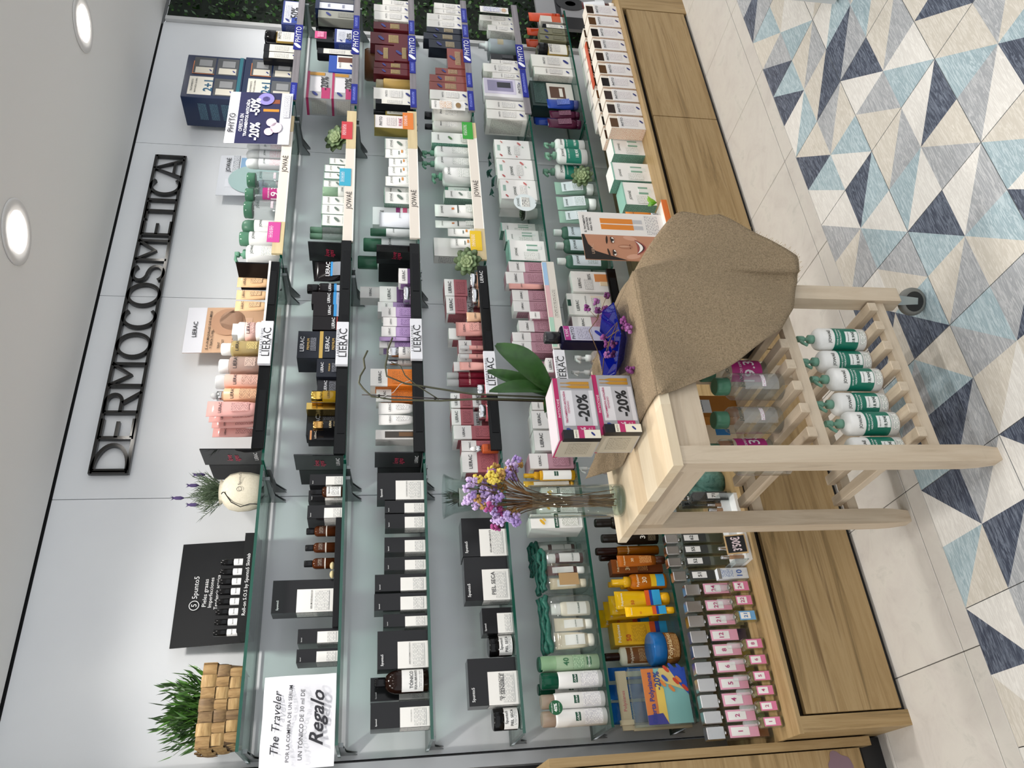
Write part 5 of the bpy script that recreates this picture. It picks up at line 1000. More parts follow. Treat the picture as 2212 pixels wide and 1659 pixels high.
def letter(ch, x0, x1):
    mb = MB(); w = .013; m = (ZB+ZT)/2; q = lambda p: ribbon(mb, p, w, YS0, YS1); hz = (ZT-ZB)/2; rx = (x1-x0)/2; cx = (x0+x1)/2
    if ch == 'D': q([(x0+.012, ZB), (x0+.012, ZT)]); q([(x0+.012, ZT-.004)]+arc(x0+.02, m, x1-x0-.026, hz-.004, PI/2, -PI/2)+[(x0+.012, ZB+.004)])
    elif ch == 'E': q([(x0, ZB), (x0, ZT)]); q([(x0, m), (x1-.012, m)]); q([(x0, ZB+.007), (x1, ZB+.007)]); q([(x0, ZT-.007), (x1, ZT-.007)])
    elif ch == 'R': q([(x0, ZB), (x0, ZT)]); q([(x0, ZT-.005)]+arc(x0+.045, m+.03, .032, .028, PI/2, -PI/2, 14)+[(x0, m+.002)]); q([(x0+.04, m), (x1, ZB)])
    elif ch == 'M': q([(x0, ZB), (x0, ZT)]); q([(x1, ZB), (x1, ZT)]); q([(x0, ZT), (cx, m-.012), (x1, ZT)])
    elif ch == 'O': ribbon(mb, arc(cx, m, rx-.006, hz-.002, 0, 2*PI, 36)[:-1], w, YS0, YS1, True)
    elif ch == 'C': q(arc(cx+.006, m, rx-.006, hz-.002, PI*.26, PI*1.74, 26))
    elif ch == 'S': q(arc(cx, m+.031, rx-.008, .029, .4, PI*1.5, 16)+arc(cx, m-.03, rx-.008, .03, PI*.5, -PI*.88, 16)[1:])
    elif ch == 'T': q([(cx, ZB), (cx, ZT)]); q([(x0, ZT-.007), (x1, ZT-.007)])
    elif ch == 'I': q([(x0, ZB), (x0, ZT)])
    elif ch == 'A': q([(x0, ZB), (cx, ZT), (x1, ZB)]); q([(x0+.022, ZB+.036), (x1-.022, ZB+.036)])
    mb.obj('letter', GLOSSK, sg)
for ch, a, b in (('D', .612, .734), ('E', .7563, .8359), ('R', .8642, .9525), ('M', .9813, 1.0792), ('O', 1.1083, 1.2273), ('C', 1.243, 1.3499), ('O', 1.3581, 1.4775), ('S', 1.4849, 1.5764),
                 ('M', 1.6016, 1.7071), ('E', 1.7438, 1.8186), ('T', 1.8338, 1.9293), ('I', 1.9464, 1.9464), ('C', 1.972, 2.0843), ('A', 2.0884, 2.2)): letter(ch, a, b)

# ================================================================ trays, risers and strips along the shelf fronts
SMOKE = CLEAR('4a4c50', .09, .12)
def end_wall(t, x, z, h, text_on=True):
    """smoked acrylic end wall: clear printed front half, dark back half"""
    mb = MB().box(x-.002, x+.002, -.285, -.17, z, z+h); mb.obj('end_wall', SMOKE if text_on != 2 else M('101012', .15), t)
    MB().box(x-.0025, x+.0025, -.168, -.05, z, z+h*.94).obj('back_wall', M('191a1c', .3, 0, .15), t)
    if text_on:
        text('love', t, x-.0035, z+h*.56, .045, M('b8284c', .5), -.225, axis='-x', shear=.3); text('ages', t, x-.0035, z+h*.42, .045, M('b8284c', .5), -.222, axis='-x', shear=.3)
        text('LIERAC', t, x-.0035, z+h*.12, .055, M('e6e6e8', .5), -.235, axis='-x')
for k, a, b in TRAYS:
    a = max(a, .532); b = min(b, {1: 1.503, 2: 1.5}.get(k, 1.414)); z = ZS[k]; hgt = .034
    t = thing('display_tray', 'black acrylic display tray along the %s of the black-tray bay' % SHELF[k], 'display tray', (0, 0, 0), group='black display trays')
    MB().cbox(a, b, -.3, -.286, z-.006, z+hgt, .0015).obj('front_strip', M('0c0d0e', .12, 0, .2), t)
    for i in range(3):
        xa = a+(b-a)*(.08+.33*i); box_part('insert', xa, xa+(b-a)*.2, -.3022, -.3, z+.0, z+.024, M('141517', .35, 0, .15), t)
    if k in (0, 1, 2): end_wall(t, a+.004, z+.001, .165 if k else .2)
    if k == 0: MB().box(b-.003, b+.003, -.286, -.12, z+.001, z+.16).obj('end_wall', M('0e0e10', .14, 0, .2), t); MB().box(a+.5, b, -.3025, -.3, z+.026, z+hgt, ).obj('light_edge', M('e6e2dc', .4), t)
    if k in (1, 2): end_wall(t, b-.002, z+.001, .165, 1)
    if k == 3: text('LIERAC', t, b-.06, z+.02, .06, M('e6e6e8', .5), -.3025)
for k, a, b in SIGNS:
    t = thing('brand_sign', 'white sign block with black capitals on the tray of the %s' % SHELF[k], 'sign', ((a+b)/2, -.31, ZS[k]-.006), group='white sign blocks')
    h = (b-a)/2; MB().cbox(-h, h, -.006, .009, 0, .044, .001).obj('block', M('dfe0e6', .3), t)
    text('LIERAC', t, 0, .02, (b-a)*.66, M('1a1a1c', .5), -.0068); text('LABORATOIRES', t, 0, .037, (b-a)*.62, M('5a5a5e', .5), -.0068, space=1.3); text('PARIS', t, .0, .0055, (b-a)*.14, M('5a5a5e', .5), -.0068)
t = thing('pastel_strip', 'long cream card strip with blue, pink and green blocks on the fifth shelf', 'sign', (0, -.309, ZS[4]-.012))
box_part('card', .985, 1.414, -.006, .004, 0, .05, M('d9d4cb', .5), t)
for a, b, c in ((.99, 1.13, 'a8cdb9'), (1.13, 1.29, 'd9b0b4'), (1.29, 1.41, '9dbfe0')): box_part('colour_block', a, b, -.0066, -.006, .032, .05, M(c, .5), t)
MB().plane(1.13, 1.27, .01, .026, -.0066).obj('small_print', PRINT('d9d4cb', '66635e', .006, .012), t)
for k, (a, b, c_, d_) in RISERS:
    t = thing('shelf_riser', 'cream riser front with pale wood ends, %s of the cream-fronted bay' % SHELF[k], 'riser', (0, -.288, ZS[k]+.001), group='cream riser fronts')
    d_ = min(d_, 2.312); a = max(a, 1.432); PW = noise_mat('pale_wood', ['cdb98e', 'ddcba2'], (4, 60, 60), 4, .5)
    MB().cbox(b, c_, 0, .012, -.012, .03, .001).obj('front', M('e6ddd2', .5), t); box_part('lip', b, c_, -.001, .001, -.012, -.009, M('f4f2ee', .4), t)
    if b-a > .01: box_part('wood_end', a, b, 0, .012, -.012, .03, PW, t)
    box_part('wood_end', c_, d_, 0, .012, -.012, .03, PW, t)
    text('JOWAÉ', t, b+(c_-b)*(.62 if k == 0 else .42), .009, .1, M('3a3430', .5), -.0012)
    for kk, x0, x1, col in RTAGS:
        if kk == k:
            o = box_part('slide_tag', x0, x1, -.002, 0, .004, .052, M(col, .35), t); MB().plane(x0+.02, x1-.02, .032, .046, -.0024).obj('small_print', PRINT(col, 'f0e4e8', .006, .012), t)
for k, a, b, pl in PSTRIPS:
    t = thing('sign_strip', 'navy and grey-wood sign strip along the %s of the navy-signed bay' % SHELF[k], 'sign', (0, -.29, ZS[k]-.014), group='navy sign strips')
    box_part('rail', a, 3.2, 0, .009, 0, .03, noise_mat('grey_wood', ['6f6b70', '8a8589'], (4, 60, 90), 4, .5), t)
    for p, q, big in pl:
        box_part('plaque', p, q, -.003, 0, -.002 if big else .002, .036 if big else .03, M('141c82' if big else '172388', .4, 0, .25), t)
        wd = q-p
        if big: text('PHYTO', t, p+wd*.6, .017, wd*.62, M('f2f2f6', .5), -.0036); leaf_mark(t, p+wd*.15, .017, wd*.2, -.0036, 'e9ecf6')
        else: MB().plane(p+wd*.15, q-wd*.15, .01, .022, -.0034).obj('small_print', PRINT('1a2a9c', '8f9ae0', .006, .012), t)

# ================================================================ top shelf, basket bay
# roll-on display
t = thing('rollon_display', 'tall black card display with white print and roll-on tray beside the basket', 'display', (.15, -.09, ZS[0]))
mb = MB(); mb.loft([[(-.17, -.004, .0), (.172, -.004, .0), (.172, .0, .0), (-.17, .0, .0)], [(-.172, .03, .262), (.174, .03, .262), (.174, .034, .262), (-.172, .034, .262)]]); mb.obj('back_card', M('1b1c1e', .6, 0, .2), t)
MB().box(-.17, .15, -.125, -.005, 0, .038).obj('tray', M('18191a', .6, 0, .2), t)
text('Roll-on S.O.S by 5punto5 Skinlab', t, -.02, .02, .2, M('f0f0f0', .5), -.1258)
for s, z, wd in (('5punto5', .2, .075), ('Pieles grasas', .168, .092), ('Imperfecciones', .15, .1), ('Tendencia acneica', .132, .115)): text(s, t, .0 if z < .19 else .02, z, wd, M('ececec', .5), -.006+.0296*z/.262*1.15)
ribbon(mb2 := MB(), arc(-.042, .2, .015, .015, 0, 2*PI, 24)[:-1], .002, .0125, .0135, True); mb2.obj('ring_mark', M('ececec', .5), t)
text('5', t, -.042, .2, .009, M('ececec', .5), .0125)
for i in range(8):
    r_ = thing('roll_on', 'small roll-on with black cap and white label, %s from basket end' % ORD[i], 'roll-on', (-.008+.0325*i, -.165, ZS[0]+.038), group='roll-ons in the black display')
    flagon(r_, .022, .075, .022, dict(base='*141416', cap=.5, capc='*101011', capr=.95, neck=.9, sh=.01, lab=[(1.5, .04, .46, 'efefef')], t=[('5punto5', 0, .26, .8, INK)]))

# woven basket
bk = thing('wicker_basket', 'woven water-hyacinth basket holding the leafy green plant on the top shelf', 'basket', (-.235, -.175, ZS[0]+.0045))
RUSH = [noise_mat('rush_%d' % i, c, (14, 14, 90) if i % 2 else (90, 90, 14), 5, .6, .5, .6, (.25, .75)) for i, c in enumerate((['6a5030', '98784c', 'b29467'], ['7a5e3a', 'a88858', 'c4a878'], ['54402c', '7a6040', '9a8058']))]
def pillow(mb, P, u, v, n, su, sv, t=.006, k=5):
    """bulged weave block centred at P, half sizes su,sv along u,v, thickness t along n"""
    rows = []
    for i in range(k+1):
        a = -1+2*i/k; row = []
        for j in range(4):
            b = -1+2*j/3; e = t*max(0, (1-a*a))**.5*(.6+.4*(1-abs(b)))
            row.append(tuple(P+u*su*a+v*sv*b+n*(e-.002)))
        rows.append(row)
    vs = [p for r in rows for p in r]; mb.add(vs, [(4*i+j, 4*i+j+1, 4*i+j+5, 4*i+j+4) for i in range(k) for j in range(3)], 0, True)
rb = random.Random(11)
W2, D2, H2 = .112, .075, .108
box_me = MB(); box_me.loft([[(-W2+.006, -D2+.006, .002), (W2-.006, -D2+.006, .002), (W2-.006, D2-.006, .002), (-W2+.006, D2-.006, .002)], [(-W2-.004, -D2-.004, H2-.01), (W2+.004, -D2-.004, H2-.01), (W2+.004, D2+.004, H2-.01), (-W2-.004, D2+.004, H2-.01)]]).obj('lining', M('4a3822', .9), bk)
def side(o, u, n, L, cols):
    for r in range(3):
        for c in range(cols):
            z = H2*(r+.5)/3; g_ = .9+.16*z/H2; P = Vector(o)*g_; P = Vector((P.x, P.y, z))+Vector(u)*(L*(2*(c+.5)/cols-1)*g_); su, sv = L*g_/cols*1.06, H2/6*1.08
            mb = MB(); ver = (r+c) % 2
            if ver: pillow(mb, P, Vector((0, 0, 1)), Vector(u), Vector(n), sv*1.15, su*.98, .009)
            else: pillow(mb, P, Vector(u), Vector((0, 0, 1)), Vector(n), su*1.12, sv, .0085)
            mb.obj('strand', RUSH[(1 if ver else 0) if rb.random() < .78 else 2], bk)
side((0, -D2, 0), (1, 0, 0), (0, -1, 0), W2, 7); side((-W2, 0, 0), (0, -1, 0), (-1, 0, 0), D2, 4); side((W2, 0, 0), (0, 1, 0), (1, 0, 0), D2, 4)
for y in (-.02, .02):
    MB().tube([(-W2-.008, y+.018*math.cos(a), H2-.004+.014*math.sin(a)) for a in [PI*i/8 for i in range(9)]], .0022, 6).obj('handle_loop', RUSH[2], bk)
# plant in the basket
pl_ = thing('leafy_plant', 'bushy bamboo-leaf plant growing out of the woven basket', 'plant', (-.235, -.175, ZS[0]+.06))
lf = MB(); lf.add([(0, 0, 0), (.0042, .002, .012), (.005, .001, .022), (0, -.002, .05), (-.005, .001, .022), (-.0042, .002, .012), (0, -.0015, .024)], [(0, 1, 6), (1, 2, 6), (2, 3, 6), (3, 4, 6), (4, 5, 6), (5, 0, 6)])
GR = [M(c, .4) for c in ('2c4d18', '3a6320', '4e7c2e', '223f12')]; LM = []
for m in GR: me = lf.mesh('leaf'); me.materials.append(m); LM.append(me)
rp = random.Random(21); stems = MB(); nl = 0
for s in range(58):
    a = rp.uniform(0, 2*PI); lean = rp.uniform(.02, .62); L = rp.uniform(.1, .175)*(1-.22*lean)
    d = Vector((math.cos(a)*lean*1.15, math.sin(a)*lean*.75, 1)).normalized(); b0 = Vector((rp.uniform(-.06, .06), rp.uniform(-.04, .04), 0)); bend = Vector((math.cos(a), math.sin(a)*.6, -.35))*.05*lean
    P = [b0+d*L*t_+bend*t_*t_ for t_ in (0, .35, .7, 1)]; stems.tube(P, [.0012, .001, .0009, .0006], 4)
    if nl < 290:
        for j in range(5):
            t_ = .42+.58*j/4; p = b0+d*L*t_+bend*t_*t_; az = rp.uniform(0, 2*PI); o = link('leaf', rp.choice(LM), pl_, p)
            v = (d+Vector((math.cos(az), math.sin(az), .1))*(.55 if j < 4 else .15)).normalized(); o.rotation_mode = 'QUATERNION'; o.rotation_quaternion = v.to_track_quat('Z', 'Y') @ __import__('mathutils').Quaternion((0, 0, 1), rp.uniform(0, 6)); sc = rp.uniform(.65, 1.05); o.scale = (sc, sc, sc); nl += 1
more = MB()
for s in range(230):
    a = rp.uniform(0, 2*PI); r_ = rp.uniform(0, .09); p = Vector((r_*math.cos(a)*1.1, r_*math.sin(a)*.7, rp.uniform(.0, .13)-r_*.4+.02)); d = Vector((math.cos(a)*.6, math.sin(a)*.5, 1)).normalized(); e = d.cross(Vector((rp.uniform(-1, 1), rp.uniform(-1, 1), .2))).normalized(); q = rp.uniform(.03, .05)
    more.add([p, p+d*q*.4+e*.005, p+d*q, p+d*q*.4-e*.005], [(0, 1, 2, 3)], rp.randrange(3))
stems.obj('stems', M('3a5a1c', .5), pl_); tag(more.obj('inner_leaves', GR[:3], pl_), kind='stuff')

# lavender in a cloth bag
lv = thing('potted_lavender', 'lavender plant in a cream drawstring cotton bag on the top shelf', 'plant', (.458, -.19, ZS[0]+.001))
rings = []
for i, (r_, z) in enumerate(((.05, 0), (.058, .01), (.066, .04), (.068, .075), (.06, .105), (.044, .122), (.036, .126), (.042, .135))):
    n = 40; rings.append([(r_*math.cos(2*PI*j/n)*(1+.025*math.sin(j*5)*(i/7)), r_*math.sin(2*PI*j/n)*.9*(1+.03*math.sin(j*7+1)*(i/7)), z) for j in range(n)])
MB().loft(rings, 0, False, True).obj('cotton_bag', noise_mat('cotton', ['d6cdb6', 'e2dac6'], (200, 200, 200), 3, .85, .2), lv)
MB().tube([(-.03+.002*i, -.05-.004*math.sin(i), .122-.002*i) for i in range(5)]+[(-.055, -.04, .09), (-.07, -.035, .06), (-.062, -.04, .03), (-.068, -.05, .004)], .0018, 6).obj('drawstring', BLACK, lv)
text('5punto5', lv, .018, .065, .042, M('2a2a2c', .6), -.0625); ribbon(mb2 := MB(), arc(-.018, .065, .008, .008, 0, 2*PI, 20)[:-1], .0012, -.063, -.0622, True); mb2.obj('ring_mark', M('2a2a2c', .6), lv)
nd = MB()
for s in range(95):
    a = rp.uniform(0, 2*PI); lean = rp.uniform(.05, 1.0); L = rp.uniform(.06, .115); d = Vector((math.cos(a)*lean, math.sin(a)*lean, 1)).normalized(); b0 = Vector((rp.uniform(-.02, .02), rp.uniform(-.02, .02), .115))
    nd.tube([b0, b0+d*L], .0008, 4)
    for j in range(11):
        t_ = .25+.75*j/10; p = b0+d*L*t_; az = rp.uniform(0, 6.3); v = (d+Vector((math.cos(az), math.sin(az), .2))*.8).normalized(); e = v.cross(Vector((.3, .8, .1))).normalized(); nd.add([p-e*.001, p+e*.001, p+v*.024], [(0, 1, 2)], rp.randrange(2))
tag(nd.obj('needle_foliage', [M('3f5038', .6), M('56684a', .6)], lv), kind='stuff')
for x, y, z in ((-.02, 0, .285), (-.045, .0, .235), (.03, .01, .245), (.06, -.01, .225)):
    mb = MB(); mb.tube([(x*.3, 0, .14), (x, y, z-.03)], .001, 5); mb.obj('flower_stalk', M('4a5a3c', .6), lv)
    mb = MB(); mb.lathe([(.002, z-.035), (.0065, z-.025), (.006, z-.01), (.002, z)], 8, x, y)
    for j in range(4): e = Vector((math.cos(j*1.6), math.sin(j*1.6), 1.2)).normalized(); p = Vector((x, y, z-.004)); mb.add([p-Vector((.003, 0, 0)), p+Vector((.003, 0, 0)), p+e*.014], [(0, 1, 2)])
    mb.obj('flower_spike', M('4a3a6a', .7), lv)

# second shelf: handwritten sheet, plinth, stones
t = thing('paper_notice', 'hand-lettered white paper notice leaning at the basket end of the second shelf', 'notice', (-.297, -.283, ZS[1]+.001), rot=(R(-3), 0, 0))
mb = MB(); n = 12; vs = []
for i in range(n+1):
    for j in range(5): x = -.125+.25*i/n; z = .205*j/4; vs.append((x, .004*math.sin(i*.9+j*.5)+.003*math.sin(j*1.7), z))
mb.add(vs, [(5*i+j, 5*i+5+j, 5*i+6+j, 5*i+j+1) for i in range(n) for j in range(4)], 0, True); mb.obj('sheet', M('e4e4ea', .6), t)
for s, x, z, wd, sh in (('The Traveler', .0, .165, .17, .35), ('POR LA COMPRA DE UN SERUM', -.005, .128, .205, .0), ('UN TÓNICO DE 30 ml DE', -.01, .095, .19, .1), ('Regalo', .005, .045, .15, .45)): text(s, t, x, z, wd, M('22222a', .6), -.0075, shear=sh, bold=.02 if s == 'Regalo' else .005)
t = tag(MB().cbox(-.03, .327, -.268, -.15, ZS[1]+.0005, ZS[1]+.0195, .001).obj('display_plinth', M('19191b', .5, 0, .2)), 'low black plinth carrying amber bottles on the second shelf', 'plinth')
for i, (x, y) in enumerate(((.145, -.235), (.172, -.24))):
    tag(MB().lathe([(.004, 0), (.011, .004), (.012, .008), (.008, .013), (.002, .015)], 12, sx=1.1, sy=.8).obj('pebble', M('c2b48a', .7), None, (x, y, ZS[1]+.0195)), 'pale pebble on the black plinth, %s the large black carton' % ('touching' if i == 0 else 'further from'), 'pebble', 'pebbles on the plinth')

# ================================================================ posters and gift boxes on the top shelf
def card(name, label, x0, x1, y, z0, z1, paper, parts, lean=.0, cat='poster', group=None, th=.003):
    t = thing(name, label, cat, ((x0+x1)/2, y, z0), group=group, rot=(-lean, 0, 0)); w_ = x1-x0; h_ = z1-z0
    box_part('board', -w_/2, w_/2, 0, th, 0, h_, M(paper, .3), t); e = 0
    for p in parts:
        if p[0] == 'r': e += .0003; box_part('print', p[1]*w_, p[2]*w_, -.0003-e, 0, p[3]*h_, p[4]*h_, M(p[5], .3), t)
        elif p[0] == 't': text(p[1], t, p[2]*w_, p[3]*h_, p[4]*w_, M(p[5], .5), -.0045, bold=p[6] if len(p) > 6 else .01)
        elif p[0] == 'f': MB().plane(p[1]*w_, p[2]*w_, p[3]*h_, p[4]*h_, -.0036).obj('small_print', PRINT(p[5], p[6], .006, .014), t)
        elif p[0] == 'o': MB().add([(p[1]*w_+p[3]*w_*math.cos(2*PI*i/24), -.0042, p[2]*h_+p[4]*h_*math.sin(2*PI*i/24)) for i in range(24)], [tuple(range(24))]).obj('print', M(p[5], .35), t)
    return t
card('poster', 'navy and white hair-treatment poster with two discounts, top shelf', 2.036, 2.366, -.298, ZS[0]+.001, 2.158, 'dcdce2', [('r', -.5, .5, .18, .84, '23244c'), ('o', .36, .42, .12, .13, '8f86c8'), ('o', .36, .42, .05, .06, '4a4290'), ('r', .12, .17, .2, .45, 'd08a2c'), ('r', .28, .36, .2, .4, '8a4a2c'),
     ('o', -.2, .22, .1, .09, 'e6cfe0'), ('o', -.1, .3, .08, .08, 'ead6e6'), ('o', -.28, .33, .07, .07, 'e6cfe0'), ('t', 'PHYTO', -.12, .92, .36, '2a2a30'), ('t', 'OFERTA EN', -.12, .77, .34, 'e6e6f0'), ('t', 'TRATAMIENTOS ANTICAÍDA', -.02, .7, .72, 'f2f2f8', .02), ('t', '-20%', -.28, .55, .34, 'f6f6fa', .03), ('t', '-50%', .2, .58, .34, 'f6f6fa', .03), ('f', .0, .45, .03, .14, 'dcdce2', '9a9aa6')], .04)
card('poster', 'beige make-up poster with tube picture behind the pink jars', 1.092, 1.309, -.1, ZS[0]+.001, 2.246, 'cfa98a', [('r', -.5, .5, .8, 1, 'e2e2e8'), ('o', .16, .56, .3, .18, 'b98f72'), ('o', .2, .52, .22, .13, 'c9a288'), ('r', .14, .26, .3, .72, 'd9b398'), ('t', 'LIERAC', 0, .9, .34, '1c1c20'), ('t', 'SÍ, A UN MAQUILLAJE QUE ILUMINA', -.02, .75, .86, '2a2420', .02), ('t', 'Y TRATA TU PIEL', -.22, .71, .42, '2a2420', .02), ('t', 'TEINT', -.36, .63, .14, '2a2420', .02), ('t', 'PERFECT', -.33, .59, .2, '2a2420', .02), ('t', 'SKIN', -.37, .55, .12, '2a2420', .02), ('f', -.46, -.15, .36, .5, 'cfa98a', '6a5240')], .05)
card('poster', 'pale spray-can poster with blue shapes on the top shelf', 1.968, 2.22, -.06, ZS[0]+.001, 2.222, 'dcdfe6', [('o', -.12, .5, .36, .36, 'a9c4c4'), ('r', -.02, .44, .4, .72, '8fb4d8'), ('r', -.3, -.1, .35, .9, 'e4e6ee'), ('o', -.3, .42, .16, .1, 'c0cbe0'), ('t', 'JOWAÉ', .24, .88, .36, '22262a'), ('f', .05, .48, .74, .82, 'dcdfe6', '6a7078')], .05)
def navy(label, x0, x1, y, z0, z1):
    t = thing('gift_box', label, 'gift box', ((x0+x1)/2, y, z0), group='stacked navy gift boxes'); w_, h_, d_ = x1-x0, z1-z0, .17
    MB().cbox(-w_/2, w_/2, 0, d_, 0, h_, .002).obj('body', M('1b2a4a', .25), t); box_part('band', -w_/2-.0006, w_/2+.0006, -.0006, d_, .03*h_, .09*h_, M('176a78', .35), t)
    box_part('label', -.44*w_, -.02*w_, -.0014, 0, .5*h_, .9*h_, M('e4dfd2', .5), t); text('2+1', t, -.23*w_, .57*h_, .26*w_, M('1f5a7a', .5), -.0024, bold=.03); text('ANTICAÍDA GLOBAL', t, -.23*w_, .78*h_, .34*w_, M('2a2c34', .5), -.0024); text('TRATAMIENTO', t, -.23*w_, .84*h_, .28*w_, M('2a2c34', .5), -.0024)
    for x, z, o in ((.05, .5, 1), (.05, .1, 0), (-.44, .1, 0)):
        box_part('window', x*w_, (x+.4)*w_, -.001, 0, z*h_, (z+.37)*h_, M('55575a', .15), t); box_part('carton', (x+.02)*w_, (x+.16)*w_, -.0018, 0, (z+.03)*h_, (z+.33)*h_, M('d6d0c2', .4), t); box_part('vial_tray', (x+.19)*w_, (x+.34)*w_, -.0018, 0, (z+.06)*h_, (z+.28)*h_, M('8f9092', .3), t); leaf_mark(t, (x+.09)*w_, (z+.07)*h_, .05*w_, -.0024)
        if o: ribbon(mb := MB(), [(x*w_, z*h_), (x*w_, (z+.37)*h_), ((x+.3)*w_, (z+.37)*h_)], .004, -.0024, -.0018); mb.obj('orange_line', M('c8743c', .4), t)
    for j in range(3): MB().add([(-w_/2-.0008, yy*d_, zz*h_) for yy, zz in ((.75, .2+.2*j), (.2, .2+.2*j), (.2, .34+.2*j), (.75, .34+.2*j))], [(0, 1, 2, 3)]).obj('side_print', SIDEPRINT('1b2a4a', '5f8a9a'), t)
navy('navy gift box marked 2+1, lower one of the stack behind the poster', 2.43, 2.73, -.2, ZS[0]+.001, 2.136); navy('navy gift box marked 2+1, upper one of the stack nearest the ceiling', 2.42, 2.718, -.2, 2.1365, 2.398)
card('price_card', 'rounded white card clipped on a white bottle, fourth shelf, navy-signed bay', 2.345, 2.405, -.285, 1.105, 1.262, 'eceae6', [('t', 'PHYTO', 0, .88, .7, '2a2c34'), ('f', -.4, .4, .4, .75, 'eceae6', 'c8862c'), ('o', 0, .2, .3, .08, '8a6a3a')], cat='price card', th=.001)
card('price_card', 'white pointed card at the foliage end, fifth shelf, navy-signed bay', 3.125, 3.175, -.285, .836, .986, 'eceae6', [('f', -.4, .4, .3, .9, 'eceae6', '4a5ab0'), ('o', 0, .16, .3, .08, 'c8a88a')], cat='price card', th=.001)
card('shelf_tag', 'pink slanted tag on the second shelf, navy-signed bay', 2.82, 2.875, -.27, 1.76, 1.815, 'd8508a', [('f', -.4, .4, .2, .8, 'd8508a', 'f2d0e0')], cat='tag', th=.001)

# ================================================================ succulents
SUC = [M('4d5f3c', .55), M('6a7f58', .55), M('8a9a70', .5)]
def rosette(root, R_, rings_, m, up=.5, z=0., tip=.18):
    for k in range(rings_):
        n = 9-k if rings_ > 3 else 8-k; r0 = R_*(1-k/rings_); tilt = .25+1.1*k/rings_
        for j in range(n):
            a = 2*PI*(j+.5*(k % 2))/n; L = r0; wd = R_*.27*(1-.4*k/rings_); mb = MB(); P = []
            for t_, ww in ((0, .35), (.35, .9), (.7, 1), (.92, .6), (1, .05)): P.append((t_*L, ww*wd))
            vs = []
            for x_, w_ in P: vs += [(x_, -w_, .004+.2*w_), (x_, 0, -.25*w_), (x_, w_, .004+.2*w_), (x_, 0, .006)]
            fs = [];
            for i in range(4):
                for q in range(4): fs.append((4*i+q, 4*i+(q+1) % 4, 4*i+4+(q+1) % 4, 4*i+4+q))
            mb.add(vs, fs, 0, True); o = mb.obj('leaf', m[min(k, len(m)-1)], root, (0, 0, z+.003*k)); o.rotation_euler = (0, -tilt, a)
for nm, x, y, z, rad, tilt, lab in (('a', 2.19, -.2, ZS[1]+.066, .07, (1.0, 0, -.3), 'dark succulent rosette behind the red tag, second shelf'), ('b', 1.44, -.262, ZS[3]+.062, .064, (1.2, 0, -.5), 'green succulent rosette between the two bays, fourth shelf'), ('c', 1.955, -.275, ZS[5]+.056, .055, (1.2, 0, -.4), 'green succulent rosette among pump bottles, sixth shelf')):
    t = thing('succulent', lab, 'plant', (x, y, z), rot=tilt); rosette(t, rad, 5, SUC)
t = thing('potted_succulent', 'small white pot with dark succulent on the fifth shelf', 'plant', (1.79, -.2, ZS[4]+.001))
MB().lathe([(.024, 0), (.029, .055), (.031, .056), (.027, .05)], 20, cap=True).obj('pot', M('d9dcd8', .4), t)
e_ = bpy.data.objects.new('rosette', None); COL.objects.link(e_); e_.parent = t; e_.location = (0, 0, .055); rosette(e_, .036, 4, [M('2c3a2a', .5), M('3c4c38', .5)])
t = thing('discount_badge', 'round white discount badge standing before the potted succulent', 'badge', (1.772, -.285, .872)); MB().add([(.05*math.cos(2*PI*i/28), 0, .05*math.sin(2*PI*i/28)) for i in range(28)], [tuple(range(28))]).obj('disc', M('d9e2e4', .4), t); text('JOWAÉ', t, -.0, .03, .05, M('33403b', .5), -.001); box_part('label', -.026, .03, -.001, 0, -.02, .016, M('ecebe6', .5), t); MB().plane(-.024, .028, -.018, .014, -.0015).obj('small_print', PRINT('ecebe6', '33363a', .007, .02), t); box_part('stem', -.004, .004, .0, .001, -.07, -.045, CLEAR('dfe6e6', .1, .1), t)
# gift ribbon above the red-leaf boxes
t = thing('gift_bow', 'dark teal ribbon leaves lying over the red-leaf gift boxes', 'ribbon', (2.05, -.17, ZS[4]+.178))
for i in range(9):
    mb = MB(); L = .05; vs = []; a = -1.2+.3*i
    for j in range(6): s = j/5; vs += [(L*s, -.018*math.sin(PI*s), .012*math.sin(PI*s)), (L*s, .018*math.sin(PI*s), .012*math.sin(PI*s))]
    mb.add(vs, [(2*j, 2*j+2, 2*j+3, 2*j+1) for j in range(5)], 0, True); o = mb.obj('ribbon_leaf', M('3f6a60', .45), t, (-.14+.035*i, .01*math.sin(i*2), .0)); o.rotation_euler = (.3*math.sin(i), -.35*math.cos(i*1.3), a+1.6*(i % 2))
# clear vase with potted plant, fourth shelf of the basket bay
t = thing('glass_vase', 'wide clear flared vase with pebbles on the fourth shelf', 'vase', (.43, -.19, ZS[3]+.001))
MB().lathe([(.045, 0), (.048, .01), (.052, .1), (.062, .16), (.079, .196), (.076, .196), (.059, .158), (.049, .1), (.045, .012), (.002, .01)], 32, cap=False).obj('glass', CLEAR('f6faf9', .07, .0), t)
peb = MB()
for i in range(70):
    a, r_ = rp.uniform(0, 6.3), rp.uniform(0, .036); peb.lathe([(.001, 0), (.006, .003), (.001, .007)], 6, r_*math.cos(a), r_*math.sin(a)); 
    for j in range(len(peb.v)-18, len(peb.v)): peb.v[j] = (peb.v[j][0], peb.v[j][1], peb.v[j][2]+.013+rp.choice((0, .02, .04, .058)))
tag(peb.obj('pebbles', M('6a5f50', .7), t), kind='stuff')
t = thing('potted_aloe', 'small white pot with spiky dark leaves inside the flared vase', 'plant', (.425, -.19, ZS[3]+.083))
MB().lathe([(.026, 0), (.033, .06), (.034, .062), (.03, .055)], 22).obj('pot', M('d6d4d0', .4), t)
